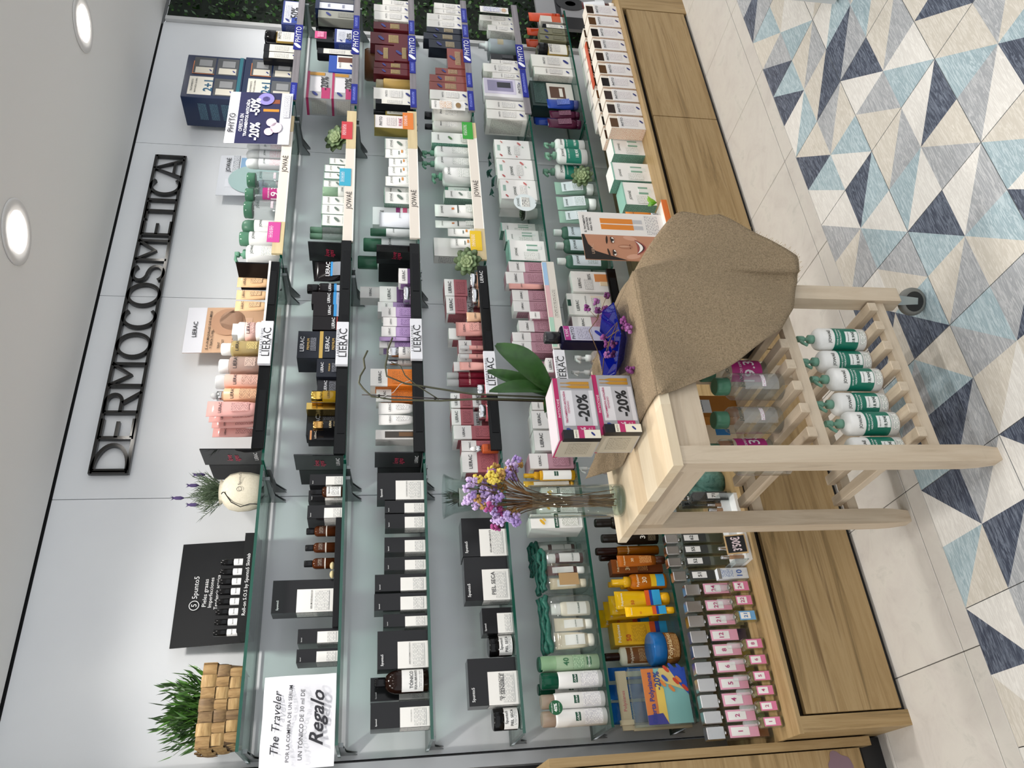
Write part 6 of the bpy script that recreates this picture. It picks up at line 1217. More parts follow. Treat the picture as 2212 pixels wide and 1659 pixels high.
for i in range(18):
    a = 2.4*i; lean = .15+.5*(i/18); d = Vector((math.cos(a)*lean, math.sin(a)*lean, 1)).normalized(); L = .075-.02*(i/18); e = d.cross(Vector((0, 0, 1))).normalized(); p = Vector((.008*math.cos(a), .008*math.sin(a), .05)); mb = MB(); mb.add([p-e*.006, p+e*.006, p+d*L*.5+e*.0045, p+d*L, p+d*L*.5-e*.0045], [(0, 1, 2, 4), (4, 2, 3)]); mb.obj('leaf', M('2c4030', .5), t)

# shrink-wrapped can pair badge
t = thing('round_sticker', 'green round 40% sticker on the twin pack of white cans', 'sticker', (-.305, -.2868, .968)); MB().lathe([(.021, 0), (.021, .0008)], 28).obj('disc', M('0f5a34', .4), t).rotation_euler = (PI/2, 0, 0)
text('40%', t, 0, .001, .024, M('f2f6f2', .5), -.0014, bold=.03); text('DESCUENTO', t, 0, .012, .03, M('f2f6f2', .5), -.0014); text('en la 2.ª unidad', t, 0, -.01, .026, M('f2f6f2', .5), -.0014)
# offer block with beach picture and belt, sixth shelf
t = thing('offer_block', 'clear acrylic block with beach picture and -20% offer, sixth shelf', 'display', (-.287, -.272, ZS[5]+.001))
box_part('block', -.086, .086, 0, .018, 0, .19, CLEAR('e6edec', .1, .05), t)
box_part('picture', -.082, .082, -.0008, 0, .006, .15, M('7fb4b0', .3), t); e = .0012
for p in (((-.082, .11), (.082, .11), (.082, .15), (-.082, .15), 'cf7a3c'), ((-.082, .085), (.02, .085), (.06, .11), (-.082, .112), 'e2c25a'), ((.01, .006), (.082, .006), (.082, .09), (.05, .11), 'd9c07a'), ((-.0, .006), (.082, .006), (.082, .06), (.03, .03), '2f4fae'), ((-.082, .085), (-.05, .1), (-.055, .15), (-.082, .15), '3a3a8a')):
    MB().add([(x, -e, z) for x, z in p[:4]], [(0, 1, 2, 3)]).obj('picture_piece', M(p[4], .4), t); e += .0003
for i in range(9): leaf_mark(t, .02+.07*math.sin(i*1.9)**2, .015+.011*i*.8, .022, -.0032, ['c8442c', '2f4fae', 'd8823c'][i % 3])
text('Oferta Polysianes', t, -.004, .126, .15, M('2a3a8a', .5), -.004, bold=.02); text('-20%', t, .045, .103, .055, M('2a3a8a', .5), -.004, bold=.02)
t = thing('linen_belt', 'beige linen belt folded behind the beach offer block', 'belt', (-.29, -.235, ZS[5]+.19)); box_part('strap', -.085, .09, -.004, .004, -.0, .034, M('b3a68a', .8), t); text('Polysianes', t, 0, .016, .06, M('b0485a', .6), -.0046); box_part('knot', -.07, -.055, -.007, .007, -.004, .038, M('bdb094', .8), t)
for p in ((-.08, 0), (.08, 0)): box_part('tail', p[0]-.008, p[0]+.008, -.003, .003, -.189, 0, M('b3a68a', .8), t)

# ================================================================ wooden ledge
LZ = .3455
# orange face display
t = thing('face_display', 'orange counter display with smiling face poster standing on the ledge', 'display', (1.4, -.5, LZ), rz=.0)
box_part('base_tray', -.13, .17, -.035, .06, 0, .02, M('e6e2dc', .4), t); box_part('tray_edge', -.13, .172, -.04, -.035, 0, .022, M('d9702c', .4), t)
box_part('face_board', -.128, .0, -.004, .0, .02, .37, M('b98468', .3), t); box_part('text_board', .0, .12, -.004, .0, .02, .37, M('e6e2de', .3), t)
def oval(nm, x, z, rx, rz, c, y, a0=0): MB().add([(x+rx*math.cos(2*PI*i/22)*math.cos(a0)-rz*math.sin(2*PI*i/22)*math.sin(a0), y, z+rx*math.cos(2*PI*i/22)*math.sin(a0)+rz*math.sin(2*PI*i/22)*math.cos(a0)) for i in range(22)], [tuple(range(22))]).obj(nm, M(c, .35), t)
MB().add([(-.128, -.0045, .37), (-.128, -.0045, .2), (-.105, -.0045, .27), (-.085, -.0045, .325), (-.05, -.0045, .35), (0, -.0045, .36), (0, -.0045, .37)], [(0, 1, 2, 3, 4, 5, 6)]).obj('hair', M('1d1512', .4), t)
for x, q in ((-.092, -1), (-.026, 1)):
    oval('brow', x, .272, .021, .0042, '2e1c14', -.0052, -.12*q); oval('eye_shade', x, .25, .019, .011, '9a6a52', -.0046); oval('eye', x, .248, .0145, .006, 'ece4dc', -.0049); oval('iris', x, .2485, .0062, .006, '2a1a12', -.0053); oval('lash', x, .2535, .016, .0028, '1d1512', -.0056, .08*q)
oval('nose', -.058, .2, .012, .03, 'a9745a', -.0046); oval('nose_light', -.058, .205, .004, .022, 'c69a80', -.0049); oval('nostril', -.066, .181, .0036, .0022, '6a3a2c', -.0052); oval('nostril', -.05, .181, .0036, .0022, '6a3a2c', -.0052)
def smile(nm, cx, cz, w_, up, lo, c, y): MB().add([(cx+w_*(i/6-1), y, cz+.012*(i/6-1)**2-up*(1-(i/6-1)**2)) for i in range(13)]+[(cx+w_*(i/6-1), y, cz+.012*(i/6-1)**2-lo*(1-(i/6-1)**2)) for i in range(12, -1, -1)], [tuple(range(26))]).obj(nm, M(c, .35), t)
smile('lips', -.06, .146, .04, -.006, .03, '9a4c46', -.0047); smile('mouth', -.06, .145, .034, .002, .023, '3a1a1a', -.005); smile('teeth', -.06, .145, .033, .003, .016, 'f2ece6', -.0053)
oval('cheek', -.108, .175, .012, .03, 'cb9a82', -.0044, .2); oval('cheek', -.014, .175, .011, .028, 'cb9a82', -.0044, -.2); oval('chin', -.06, .09, .026, .016, 'c4917a', -.0044)
text('LIERAC', t, -.075, .335, .05, M('c9a890', .5), -.0055)
for i, s in enumerate(('EL TRATAMIENTO', 'ANTIFATIGA', 'PARA TU PIEL')): text(s, t, .055, .352-.013*i, .07 if i else .09, M('23232a', .5), -.005, bold=.02)
for x in (.03, .062): box_part('tube_print', x, x+.026, -.0048, -.004, .15, .285, M('d9822c', .3), t); box_part('cap_print', x+.003, x+.023, -.0048, -.004, .11, .15, M('b9b9bc', .3), t)
MB().plane(.01, .11, .04, .1, -.0048).obj('small_print', PRINT('e6e2de', '8a8a8e', .007, .016), t)
MB().lathe([(.012, 0), (.045, .0), (.045, .012)], 24, -.12, .03).obj('orange_foot', M('c8541c', .3), t)
for i, x in enumerate((1.513, 1.548)):
    r_ = thing('tube', 'orange cream tube standing in front tray of face display, %s the face' % ('nearer' if i == 0 else 'further from'), 'tube', (x, -.47, LZ+.0205), group='orange display tubes'); tubelike(r_, .032, .135, .022, dict(base='*d9822c', cap=.22, capc='#c4c4c8', capw=.34, t=[('LIERAC', 0, .78, .7, '3a2412')]))
t = thing('leaf_sprig', 'fresh green leaf sprig lying at the corner of the face display', 'leaf', (1.578, -.515, LZ+.03))
for i, (a, l) in enumerate(((.5, .06), (1.2, .045), (-.3, .05), (2.0, .04))):
    mb = MB(); L = l; vs = []
    for j in range(6): s = j/5; vs += [(L*s, -.011*math.sin(PI*s)**.8, .008*math.sin(PI*s)), (L*s, .011*math.sin(PI*s)**.8, .008*math.sin(PI*s))]
    mb.add(vs, [(2*j, 2*j+2, 2*j+3, 2*j+1) for j in range(5)], 0, True); o = mb.obj('leaf', M('5f9a2c' if i % 2 else '7fb040', .4), t); o.rotation_euler = (0, -.5-.2*i, a)
# hair colour cartons in rows
hc = ST['p_colour']; SW = ['5a3f28', '4a3020', '6a4426', '33261f', '2f2420', '4a3222', '3a2c28', '2c2220', '261f1e', '1f1a1a', '241c1a', '2a201c']
n = 0; xs = [2.055+.0905*i for i in range(10)]
for row, yy in enumerate((-.515, -.43)):
    for i, x in enumerate(xs if row == 0 else xs[:9]):
        P = dict(hc[4]); P['pan'] = [(-.42, .3, .78, 1.0, '*'+SW[(i*3+row*5) % 12]), (-.5, .5, .02, .76, 'e6e3e2')]
        r_ = thing('carton', 'cream hair-colour carton, %s from basket end, %s row on the ledge' % (ORD[i], 'front' if row == 0 else 'back'), 'carton', (x+.02*row, yy+.03, LZ), group='hair-colour cartons'); carton(r_, .0775, .158, .062, P)
card('leaflet', 'orange leaflet lying on the hair-colour cartons', 2.4, 2.72, -.44, LZ+.1595, LZ+.163, 'c8502c', [], cat='leaflet', th=.03)
for i, (x, y) in enumerate(((2.35, -.33), (2.52, -.32), (2.7, -.32), (2.86, -.32))):
    r_ = thing('carton', 'white boxed set behind the hair-colour cartons, %s from basket end' % ORD[i], 'carton', (x, y+.04, LZ), group='white boxed sets'); carton(r_, .15, .13, .07, dict(base='d9d6d2', pan=[(-.4, .4, .1, .6, '5a4030')], t=[('PHYTO', 0, .8, .4, '3a3c46')]))
r_ = thing('tube', 'maroon hair tube with white label at the foliage end of the ledge', 'tube', (2.95, -.48, LZ)); BUILD['tube'](r_, .06, .16, .04, ST['p_red_tube'][4])
# sample stand, vials and chalkboard
t = thing('sample_stand', 'white acrylic sample stand for scent vials on the ledge', 'display', (.165, -.475, LZ)); box_part('base', -.11, .115, -.05, .03, 0, .012, M('eceeee', .15), t); box_part('step', -.11, .115, -.01, .03, .012, .04, M('e6e8e8', .15), t)
for x in (-.11, .112): box_part('cheek', x, x+.003, -.05, .03, .012, .06, CLEAR('e9eeee', .1, .15), t)
for i, x in enumerate((-.09, -.06, .055, .075, .095)):
    r_ = thing('scent_vial', 'slim glass scent vial in the white sample stand, %s from basket end' % ORD[i], 'vial', (.165+x, -.49+.004*i, LZ+.012), group='scent vials'); flagon(r_, .013, .075, .013, dict(base='~d8b89a35', cap=.35, capc='#d0d0d2', capr=.9, neck=.9, sh=.01))
t = thing('price_chalkboard', 'little framed chalkboard reading 3,50 euro on the ledge', 'chalkboard', (.104, -.535, LZ+.013), rot=(R(-12), 0, 0)); box_part('frame', -.031, .031, 0, .004, 0, .066, M('c9a878', .6), t); box_part('slate', -.027, .027, -.0006, 0, .004, .062, M('17181a', .7), t); text("3'50€", t, 0, .033, .046, M('e0cdd2', .7), -.0014, bold=.03, height=.03)
r_ = thing('carton', 'white scent-sample carton with blue 10 beside the stand', 'carton', (.03, -.46, LZ)); carton(r_, .034, .1, .02, dict(base='dfe3e8', t=[('10', 0, .3, .6, '2f5aa8')], fp=[FP(.5, .9, 'dfe3e8', '4a6aa8')], pan=[(-.5, .5, .9, 1, '#c4c8cc')]))
for i, (x, y, s) in enumerate(((.36, -.44, .037), (.425, -.385, .037), (.345, -.36, .037), (.41, -.3, .037))):
    t = thing('toiletry_pouch', 'dark teal gathered pouch on the ledge behind the trolley, %s from the front' % ORD[i], 'pouch', (x, y, LZ), group='teal pouches behind the trolley')
    rr = []
    for z, q in ((0, .9), (.02, 1.05), (.055, .9), (.085, .5), (.1, .34), (.112, .6)): rr.append([(s*q*math.cos(2*PI*j/18)*(1+.08*math.sin(5*j+i)), s*.75*q*math.sin(2*PI*j/18)*(1+.08*math.cos(4*j)), z) for j in range(18)])
    MB().loft(rr, 0, True, True).obj('bag', noise_mat('pouch_teal', ['2f5a52', '5f8a80', '3f6a60'], (50, 50, 50), 3, .35), t); MB().lathe([(s*.36, .098), (s*.38, .101), (s*.36, .104)], 16).obj('cord', M('1f4038', .6), t)

# ================================================================ birch trolley
TZ = .85
ct = thing('kitchen_trolley', 'birch kitchen trolley with two slatted shelves, two casters and square legs', 'trolley', (0, 0, 0))
XL, XR, YF, YK = .03, .585, -1.247, -.765
staves = [noise_mat('birch_stave_%d' % i, c, (3, 40, 40), 5, .42, .05, .6, (.25, .75)) for i, c in enumerate((['d3c0a2', 'dfcfb4'], ['c6b090', 'd4c0a2'], ['dccbae', 'e6d8bf'], ['cfbb9b', 'dcc9ac']))]
nst = 12
for i in range(nst):
    y0 = YF+(YK-YF)*i/nst; y1 = YF+(YK-YF)*(i+1)/nst; cuts = [XL, XL+.16+.13*((i*7) % 3), XL+.36+.05*((i*5) % 3), XR]
    for j in range(3): box_part('stave', cuts[j], cuts[j+1], y0, y1, TZ-.024, TZ, staves[(i*3+j*2+i//2) % 4], ct)
def leg(x, y, z0, taper):
    mb = MB(); w_ = .045; r0 = lambda z, k: [(x+k, y+k, z), (x+w_-k, y+k, z), (x+w_-k, y+w_-k, z), (x+k, y+w_-k, z)]
    rs = [r0(z0, .006), r0(z0+.05, .0015), r0(z0+.09, 0), r0(TZ-.024, 0)] if taper else [r0(z0, .001), r0(z0+.004, 0), r0(TZ-.024, 0)]
    mb.loft(rs); return mb.obj('leg', BIRCHV, ct)
LX0, LX1, LY0, LY1 = .037, .52, -1.243, -.85
leg(LX0, LY0, 0, 1); leg(LX0, LY1, 0, 1); leg(LX1, LY0, .1, 0); leg(LX1, LY1, .1, 0)
for y in (LY0+.008, LY1+.012): box_part('apron', LX0+.045, LX1, y, y+.022, .745, TZ-.025, BIRCH, ct)
for x in (LX0+.01, LX1+.012): box_part('apron', x, x+.022, LY0+.045, LY1, .745, TZ-.025, BIRCHY, ct)
sl = [.501, .44, .376, .313, .25, .186, .12]
for z in (.15, .44):
    for y in (LY0+.012, LY1+.01): box_part('rail', LX0+.045, LX1, y, y+.022, z, z+.03, BIRCH, ct)
    for x in sl: MB().cbox(x-.0135, x+.0135, LY0+.002, LY1+.04, z+.0302, z+.055, .0015).obj('slat', BIRCHY, ct)
for y in (LY0+.0225, LY1+.0225):
    x = LX1+.0225; w_ = MB(); w_.lathe([(.012, -.011), (.03, -.0125), (.038, -.009), (.0395, 0), (.038, .009), (.03, .0125), (.012, .011)], 28); o = w_.obj('wheel', M('6f6f6a', .5), ct, (x+.004, y+.012, .0396)); o.rotation_euler = (PI/2, 0, -.6)
    h_ = MB().lathe([(.028, -.0128), (.028, .0128)], 24).obj('hub', M('1a1a1a', .5), o)
    f_ = MB()
    for s in (-1, 1): f_.add([(-.012, s*.015, .06), (.016, s*.015, .06), (.01, s*.015, -.008), (-.008, s*.015, -.008), (-.012, s*.0165, .06), (.016, s*.0165, .06), (.01, s*.0165, -.008), (-.008, s*.0165, -.008)], [(0, 1, 2, 3), (7, 6, 5, 4), (0, 4, 5, 1), (1, 5, 6, 2), (2, 6, 7, 3), (3, 7, 4, 0)])
    f_.box(-.014, .02, -.0165, .0165, .056, .0602); fo = f_.obj('caster_fork', M('a9b6ba', .3, .9), ct, (x+.004, y+.012, .0396)); fo.rotation_euler = (0, 0, -.6); 

# burlap cloth thrown over the far end
BUR = noise_mat('burlap', ['776751', '8f7d64', '9f8c72'], (260, 260, 260), 3, .95, .9, .0, (.3, .7))
nt = BUR.node_tree; N = nt.nodes; tc = [n for n in N if n.bl_idname == 'ShaderNodeTexCoord'][0]
wv = [N.new('ShaderNodeTexWave') for _ in range(2)]
for i, wn in enumerate(wv):
    wn.inputs['Scale'].default_value = 95; wn.inputs['Distortion'].default_value = 2.5; wn.inputs['Detail Scale'].default_value = .6; wn.bands_direction = 'XZ'[i] if False else ('X', 'Y')[i]
    nt.links.new(tc.outputs['UV'], wn.inputs[0])
ad = N.new('ShaderNodeMath'); ad.operation = 'ADD'; nt.links.new(wv[0].outputs['Fac'], ad.inputs[0]); nt.links.new(wv[1].outputs['Fac'], ad.inputs[1])
bp = [n for n in N if n.bl_idname == 'ShaderNodeBump'][0]; nt.links.new(ad.outputs[0], bp.inputs['Height']); bp.inputs['Strength'].default_value = .5; bp.inputs['Distance'].default_value = .0015
cl = thing('burlap_cloth', 'coarse tan burlap cloth with frayed edges draped over the trolley end', 'cloth', (0, 0, 0))
def lerp(a, b, t): return tuple(p+(q-p)*t for p, q in zip(a, b))
def along(keys, s):
    for (s0, p0), (s1, p1) in zip(keys, keys[1:]):
        if s <= s1: t = (s-s0)/(s1-s0); return lerp(p0, p1, t)
    return keys[-1][1]
top_k = [(0, (.214, YF-.003, TZ+.003)), (.52, (XR-.01, YF-.004, TZ+.004)), (.58, (XR+.003, YF-.002, TZ+.004)), (.62, (XR+.005, YF+.03, TZ+.004)), (1, (XR+.004, -.80, TZ+.003))]
bot_k = [(0, (.212, YF-.006, TZ-.002)), (.1, (.262, -1.258, .712)), (.18, (.30, -1.268, .64)), (.3, (.385, -1.275, .51)), (.4, (.46, -1.28, .452)), (.49, (.56, -1.285, .405)), (.55, (.625, -1.292, .398)), (.61, (.668, -1.297, .47)), (.67, (.707, -1.3, .565)), (.75, (.752, -1.297, .68)), (.84, (.70, -1.12, .73)), (.93, (.65, -.96, .79)), (1, (.60, -.80, .846))]
ns, nr = 96, 26; V_, F_, UV_ = [], [], []
for i in range(ns+1):
    s = i/ns; T, B = Vector(along(top_k, s)), Vector(along(bot_k, s)); out = Vector((B.x-T.x, B.y-T.y, 0)); L = (B-T).length
    for j in range(nr+1):
        t = j/nr; u = 1-(1-t)**1.9; P = Vector((T.x+(B.x-T.x)*u, T.y+(B.y-T.y)*u, T.z+(B.z-T.z)*t)); P.z += .012*min(L*5, 1)*math.sin(PI*min(1, t*5))*(1 if out.length > .03 else .25)
        fold = .013*math.sin(s*17+t*2.8)*t+.006*math.sin(s*41+1+t*3)*t+.008*math.sin(t*6+s*11)*t-.004*abs(math.sin(s*9-t*4))*t; nrm = Vector((0, -1, 0)) if s < .52 else Vector((.8, -.6, 0)) if s < .7 else Vector((.6, -.2, .7)); P += nrm*(fold+.004*t)
        V_.append(tuple(P)); UV_.append((s*.95, -L*t))
for i in range(ns):
    for j in range(nr): a = i*(nr+1)+j; F_.append((a, a+1, a+nr+2, a+nr+1))
mb = MB(); mb.add(V_, F_, 0, True); hang = mb
nx, ny = 36, 40; off = len(mb.v); TV = []
for i in range(nx+1):
    for j in range(ny+1):
        u, v = i/nx, j/ny; xl = .214+.012*math.sin(v*7)-.02*v; x = xl+(XR+.004-xl)*u; y = YF-.003+(-.79-YF)*v
        z = TZ+.0032+.0035*abs(math.sin(x*31+y*17)*math.sin(y*23+x*9))+.002*math.sin(x*60)**2
        curl = max(0, v-.72)/.28*max(0, .42-u)/.42; z += .075*curl**1.2; y -= .02*curl
        if v < .02 or u > .985: z = TZ+.0035
        TV.append((x, y, z)); UV_.append((x, y))
mb.add(TV, [(i*(ny+1)+j, (i+1)*(ny+1)+j, (i+1)*(ny+1)+j+1, i*(ny+1)+j+1) for i in range(nx) for j in range(ny)], 0, True)
sheet = mb.obj('sheet', BUR, cl); uvl = sheet.data.uv_layers.new(name='uv')
for lp in sheet.data.loops: uvl.data[lp.index].uv = UV_[lp.vertex_index]
md = sheet.modifiers.new('thick', 'SOLIDIFY'); md.thickness = .0012; md.offset = 0
fr = MB()
for i in range(int(ns*.5), int(ns*.78)):
    for q in range(3):
        P = Vector(V_[i*(nr+1)+nr]).lerp(Vector(V_[(i+1)*(nr+1)+nr]), q/3); d = Vector((.5, -.15, -.5)).normalized(); e = .008+.004*math.sin(i*7+q*3); fr.beam(P, P+d*e+Vector((0, 0, .003*math.sin(q*5+i))), .0008, .0008)
tag(fr.obj('frayed_edge', M('a8916a', .9), cl), kind='stuff')

# two stacked ampoule cartons with a bonus carton on each
def ampoules(lab, x, y, z, rz, zmini):
    t = thing('carton', lab, 'carton', (x, y, z), rz=rz, group='ampoule cartons on the trolley'); w_, h_, d_ = .176, .104, .095
    MB().cbox(-w_/2, w_/2, -d_/2, d_/2, 0, h_, .0008).obj('body', M('aaa9ab', .3), t); yy = -d_/2
    box_part('side_wrap', -w_/2-.0006, -w_/2, -d_/2+.004, d_/2-.004, .004, h_-.004, M('b5ad9c', .5), t); box_part('lid_band', -w_/2-.0004, w_/2+.0004, yy-.0006, d_/2, .885*h_, h_-.0004, M('b3225f', .35), t); box_part('top_panel', -w_/2+.004, w_/2-.004, yy+.012, d_/2-.004, h_, h_+.0005, M('dccfd4', .4), t)
    box_part('grey_panel', -.5*w_, .5*w_, yy-.0004, yy, .0, .885*h_, M('a3a2a6', .35), t); box_part('offer_panel', -.28*w_, .3*w_, yy-.001, yy, .03*h_, .84*h_, M('dcdade', .4), t); box_part('grey_block', -.28*w_, .3*w_, yy-.0014, yy, .14*h_, .56*h_, M('b9b8bc', .4), t); box_part('magenta_block', -.5*w_, -.28*w_, yy-.0012, yy, .1*h_, .54*h_, M('bb2a68', .4), t)
    text('PHYTOCYANE', t, -.0*w_, .93*h_, .3*w_, M('f2e6ee', .5), yy-.0014); text('TRATAMIENTO ANTICAÍDA', t, .02*w_, .77*h_, .52*w_, M('b02a64', .5), yy-.0024, bold=.02); text('FEMENINO', t, .02*w_, .69*h_, .2*w_, M('b02a64', .5), yy-.0024)
    text('-20%', t, .01*w_, .33*h_, .44*w_, M('161618', .5), yy-.0024, bold=.03); text('85%', t, -.39*w_, .4*h_, .17*w_, M('f2e0ea', .5), yy-.002, bold=.02); text('EFICACIA', t, -.39*w_, .25*h_, .15*w_, M('f2e0ea', .5), yy-.002); text('ANTICAÍDA', t, -.39*w_, .19*h_, .16*w_, M('f2e0ea', .5), yy-.002); leaf_mark(t, -.39*w_, .7*h_, .15*w_, yy-.002, '1f3a8a')
    for q in (.36, .42): mb = MB(); mb.add([(q*w_-.0045, yy-.0012, .1*h_), (q*w_+.0045, yy-.0012, .1*h_), (q*w_+.0045, yy-.0012, .55*h_), (q*w_+.001, yy-.0012, .68*h_), (q*w_+.001, yy-.0012, .82*h_), (q*w_-.001, yy-.0012, .82*h_), (q*w_-.001, yy-.0012, .68*h_), (q*w_-.0045, yy-.0012, .55*h_)], [tuple(range(8))]); mb.obj('ampoule_print', M('b8862c', .3), t)
    MB().add([(-w_/2-.0012, a*d_, b*h_) for a, b in ((.3, .2), (-.3, .2), (-.3, .75), (.3, .75))], [(0, 1, 2, 3)]).obj('side_print', SIDEPRINT('b5ad9c', '8a8272'), t)
    m = thing('carton', lab.replace('silver and magenta', 'mini shampoo carton taped to the')+'', 'carton', (0, 0, 0)); bpy.data.objects.remove(m)
    mi = MB().box(-.012, .012, -.009, .009, 0, .094).obj('bonus_carton', M('17181c', .3), t, (-w_/2+.006, yy-.0098, .004)); MB().plane(-.0115, .0115, .001, .068, -.0096).obj('bonus_label', M('e4dfcf', .5), mi); MB().plane(-.0115, .0115, .042, .056, -.0098).obj('bonus_band', M('b02a64', .5), mi); text('PHYTO', mi, 0, .062, .018, M('2a2c34', .5), -.0104); leaf_mark(mi, 0, .02, .011, -.0102)
ampoules('silver and magenta ampoule carton on the cloth, lower of two', .268, -1.062, TZ+.009, .04, 0); ampoules('silver and magenta ampoule carton, upper of two on the trolley', .256, -1.062, TZ+.1138, .0, 1)

# glass cylinder with dried statice
vs_ = thing('glass_vase', 'tall clear glass cylinder vase on the bare trolley top', 'vase', (.118, -.852, TZ+.0005))
MB().lathe([(.04, 0), (.0445, .004), (.0445, .254), (.0425, .254), (.0415, .03), (.03, .022), (.002, .02)], 40, cap=False).obj('glass', CLEAR('f7fbfa', .08, .0), vs_); MB().lathe([(.036, .001), (.04, .006), (.04, .018), (.03, .0205), (.002, .0195)], 32).obj('thick_base', CLEAR('e9f2ef', .14, .02), vs_)
bq = thing('dried_bouquet', 'bunch of dried purple and yellow statice standing in the glass cylinder', 'flowers', (.118, -.852, TZ+.022))
rq = random.Random(9); STK_ = [M('6a4a2c', .8), M('7d5c38', .8), M('54391f', .8)]; heads = []
for i in range(46):
    a = rq.uniform(0, 2*PI); r0 = rq.uniform(0, .03); b0 = Vector((r0*math.cos(a), r0*math.sin(a), 0)); ex = Vector((rq.uniform(-.055, .11), rq.uniform(-.045, .045), rq.uniform(.3, .405))); ex.z = .335-.08*abs(ex.x-.03)/.08+rq.uniform(0, .07)
    mid = b0*.5+Vector((rq.uniform(-.012, .012), rq.uniform(-.012, .012), .14)); neck = Vector((ex.x*.36, ex.y*.6, .252)); P = [b0, mid, neck, ex]; Q = []
    for j in range(9):
        t = j/8*3; k = min(int(t), 2); f = t-k; Q.append(P[k].lerp(P[k+1], f))
    MB().tube(Q, .0012, 5).obj('stem', STK_[i % 3], bq); heads.append(ex)
blob = MB(); blob.lathe([(.001, -.004), (.0042, -.0015), (.0045, .002), (.001, .004)], 6)
COLF = {'lilac': M('b8a2d4', .8), 'violet': M('9f86c0', .8), 'yellow': M('e2cc5a', .8), 'pink': M('a84a86', .8), 'pale': M('ccb4de', .8), 'straw': M('b0894c', .8)}
def blossom(parent, P, r_, m, n=20, rr=rq, nm='blossom'):
    mb = MB()
    for i in range(n):
        d = Vector((rr.uniform(-1, 1), rr.uniform(-1, 1), rr.uniform(-.7, 1))).normalized()*r_*rr.uniform(.5, 1); s = rr.uniform(.7, 1.3)
        mb.add([tuple(Vector(v)*s+d) for v in blob.v], blob.f, 0, True)
    mb.obj(nm, m, parent, P)
for i, ex in enumerate(heads):
    right = ex.x > .035; c = ('yellow' if (right and ex.z > .3 and i % 4) else ('lilac', 'violet', 'pale')[i % 3]) if i % 9 else 'pink'
    if ex.x < -.02: c = ('pale', 'lilac', 'pink')[i % 3]
    blossom(bq, ex, .0135, COLF[c]); 
    if i % 2: blossom(bq, ex+Vector((rq.uniform(-.02, .02), rq.uniform(-.015, .015), -.018)), .0115, COLF['violet' if i % 4 == 1 else 'straw'], 14)
# orchid
oc = thing('orchid_plant', 'leafy orchid without blooms, dark stems tied to a stake behind the cartons', 'plant', (0, -.8, 0))
MB().lathe([(.048, TZ+.004), (.062, 1.0), (.065, 1.003), (.06, .998), (.046, TZ+.012)], 28, .47, 0, cap=False).obj('clear_pot', CLEAR('dfe4e2', .12, .08), oc); MB().lathe([(.043, TZ+.014), (.056, .985), (.01, .992)], 20, .47, 0).obj('bark_mix', M('3d2e22', .9), oc)
STM = M('4a4a34', .5)
def stemline(pts, r_, nm='stem', m=STM): MB().tube([(x, .0, z) for x, z in pts], r_, 8).obj(nm, m, oc)
stemline([(.462, .99), (.468, 1.191), (.46, 1.326), (.462, 1.459), (.473, 1.52), (.498, 1.544), (.518, 1.557), (.541, 1.554), (.569, 1.541), (.601, 1.545), (.63, 1.534)], .0029)
stemline([(.472, .99), (.476, 1.07), (.483, 1.231), (.502, 1.338), (.517, 1.425), (.542, 1.478), (.575, 1.482), (.611, 1.476), (.635, 1.475), (.678, 1.461)], .0029)
stemline([(.465, 1.33), (.511, 1.392), (.545, 1.425), (.579, 1.438), (.59, 1.465)], .0017); MB().tube([(.459, .004, .95), (.469, .004, 1.326), (.481, .004, 1.548)], .0019, 6).obj('stake', M('2a1c1a', .5), oc)
stemline([(.466, 1.5), (.487, 1.459), (.515, 1.439), (.529, 1.408)], .0009, 'tie_string', M('d9d6d0', .7))
for z, x in ((1.34, .467), (1.5, .476), (1.37, .505)): MB().lathe([(.0045, z-.003), (.0045, z+.003)], 10, x, .002).obj('clip', M('1c1c1e', .5), oc)
def blade(b, t, w_, sag, nm='leaf'):
    b, t = Vector(b), Vector(t); d = t-b; sd = Vector((-d.z, 0, d.x)).normalized(); mb = MB(); n = 12; vs = []
    for i in range(n+1):
        s = i/n; c = b+d*s+Vector((0, -sag*math.sin(PI*s), .0)); ww = w_*(math.sin(PI*min(1, s*.92+.06)))**.7; vs += [tuple(c-sd*ww+Vector((0, -.008*ww/w_, 0))), tuple(c+Vector((0, .006, 0))), tuple(c+sd*ww+Vector((0, -.008*ww/w_, 0)))]
    mb.add(vs, [(3*i+j, 3*i+j+1, 3*i+j+4, 3*i+j+3) for i in range(n) for j in range(2)], 0, True); mb.obj(nm, noise_mat('orchid_leaf', ['23411c', '345a28', '2a4a20'], (12, 12, 12), 3, .35), oc)
blade((.49, -.01, 1.0), (.64, -.03, 1.155), .042, .03); blade((.48, .0, 1.0), (.578, .02, 1.178), .026, .01); blade((.49, -.012, 1.005), (.474, -.03, 1.185), .022, .02); blade((.47, .0, .995), (.4, -.04, 1.03), .018, .02)
# blue dish, dark bottle and dried sprigs
t = thing('blue_dish', 'faceted cobalt blue dish on the burlap cloth', 'dish', (.485, -1.075, TZ+.0085), rz=.1); mb = MB()
mb.lathe([(.062, 0), (.112, .03), (.107, .031), (.058, .006), (.001, .005)], 6, cap=False, smooth=False); mb.obj('bowl', CLEAR('0a1fa8', .12, .35), t)
t = thing('bottle', 'dark violet shampoo bottle with black cap standing in the blue dish', 'bottle', (.548, -1.0, TZ+.016), rz=.15)
MB().cbox(-.031, .031, -.02, .02, 0, .136, .004).obj('body', M('110f26', .14, 0, .3), t); MB().lathe([(.015, .136), (.0175, .14), (.0175, .178), (.016, .18)], 18).obj('cap', M('17171a', .2), t); box_part('label', -.027, .027, -.0208, -.02, .012, .128, M('c2bfcc', .4), t); box_part('price_band', -.027, .027, -.0213, -.02, .111, .127, M('a82a7c', .4), t)
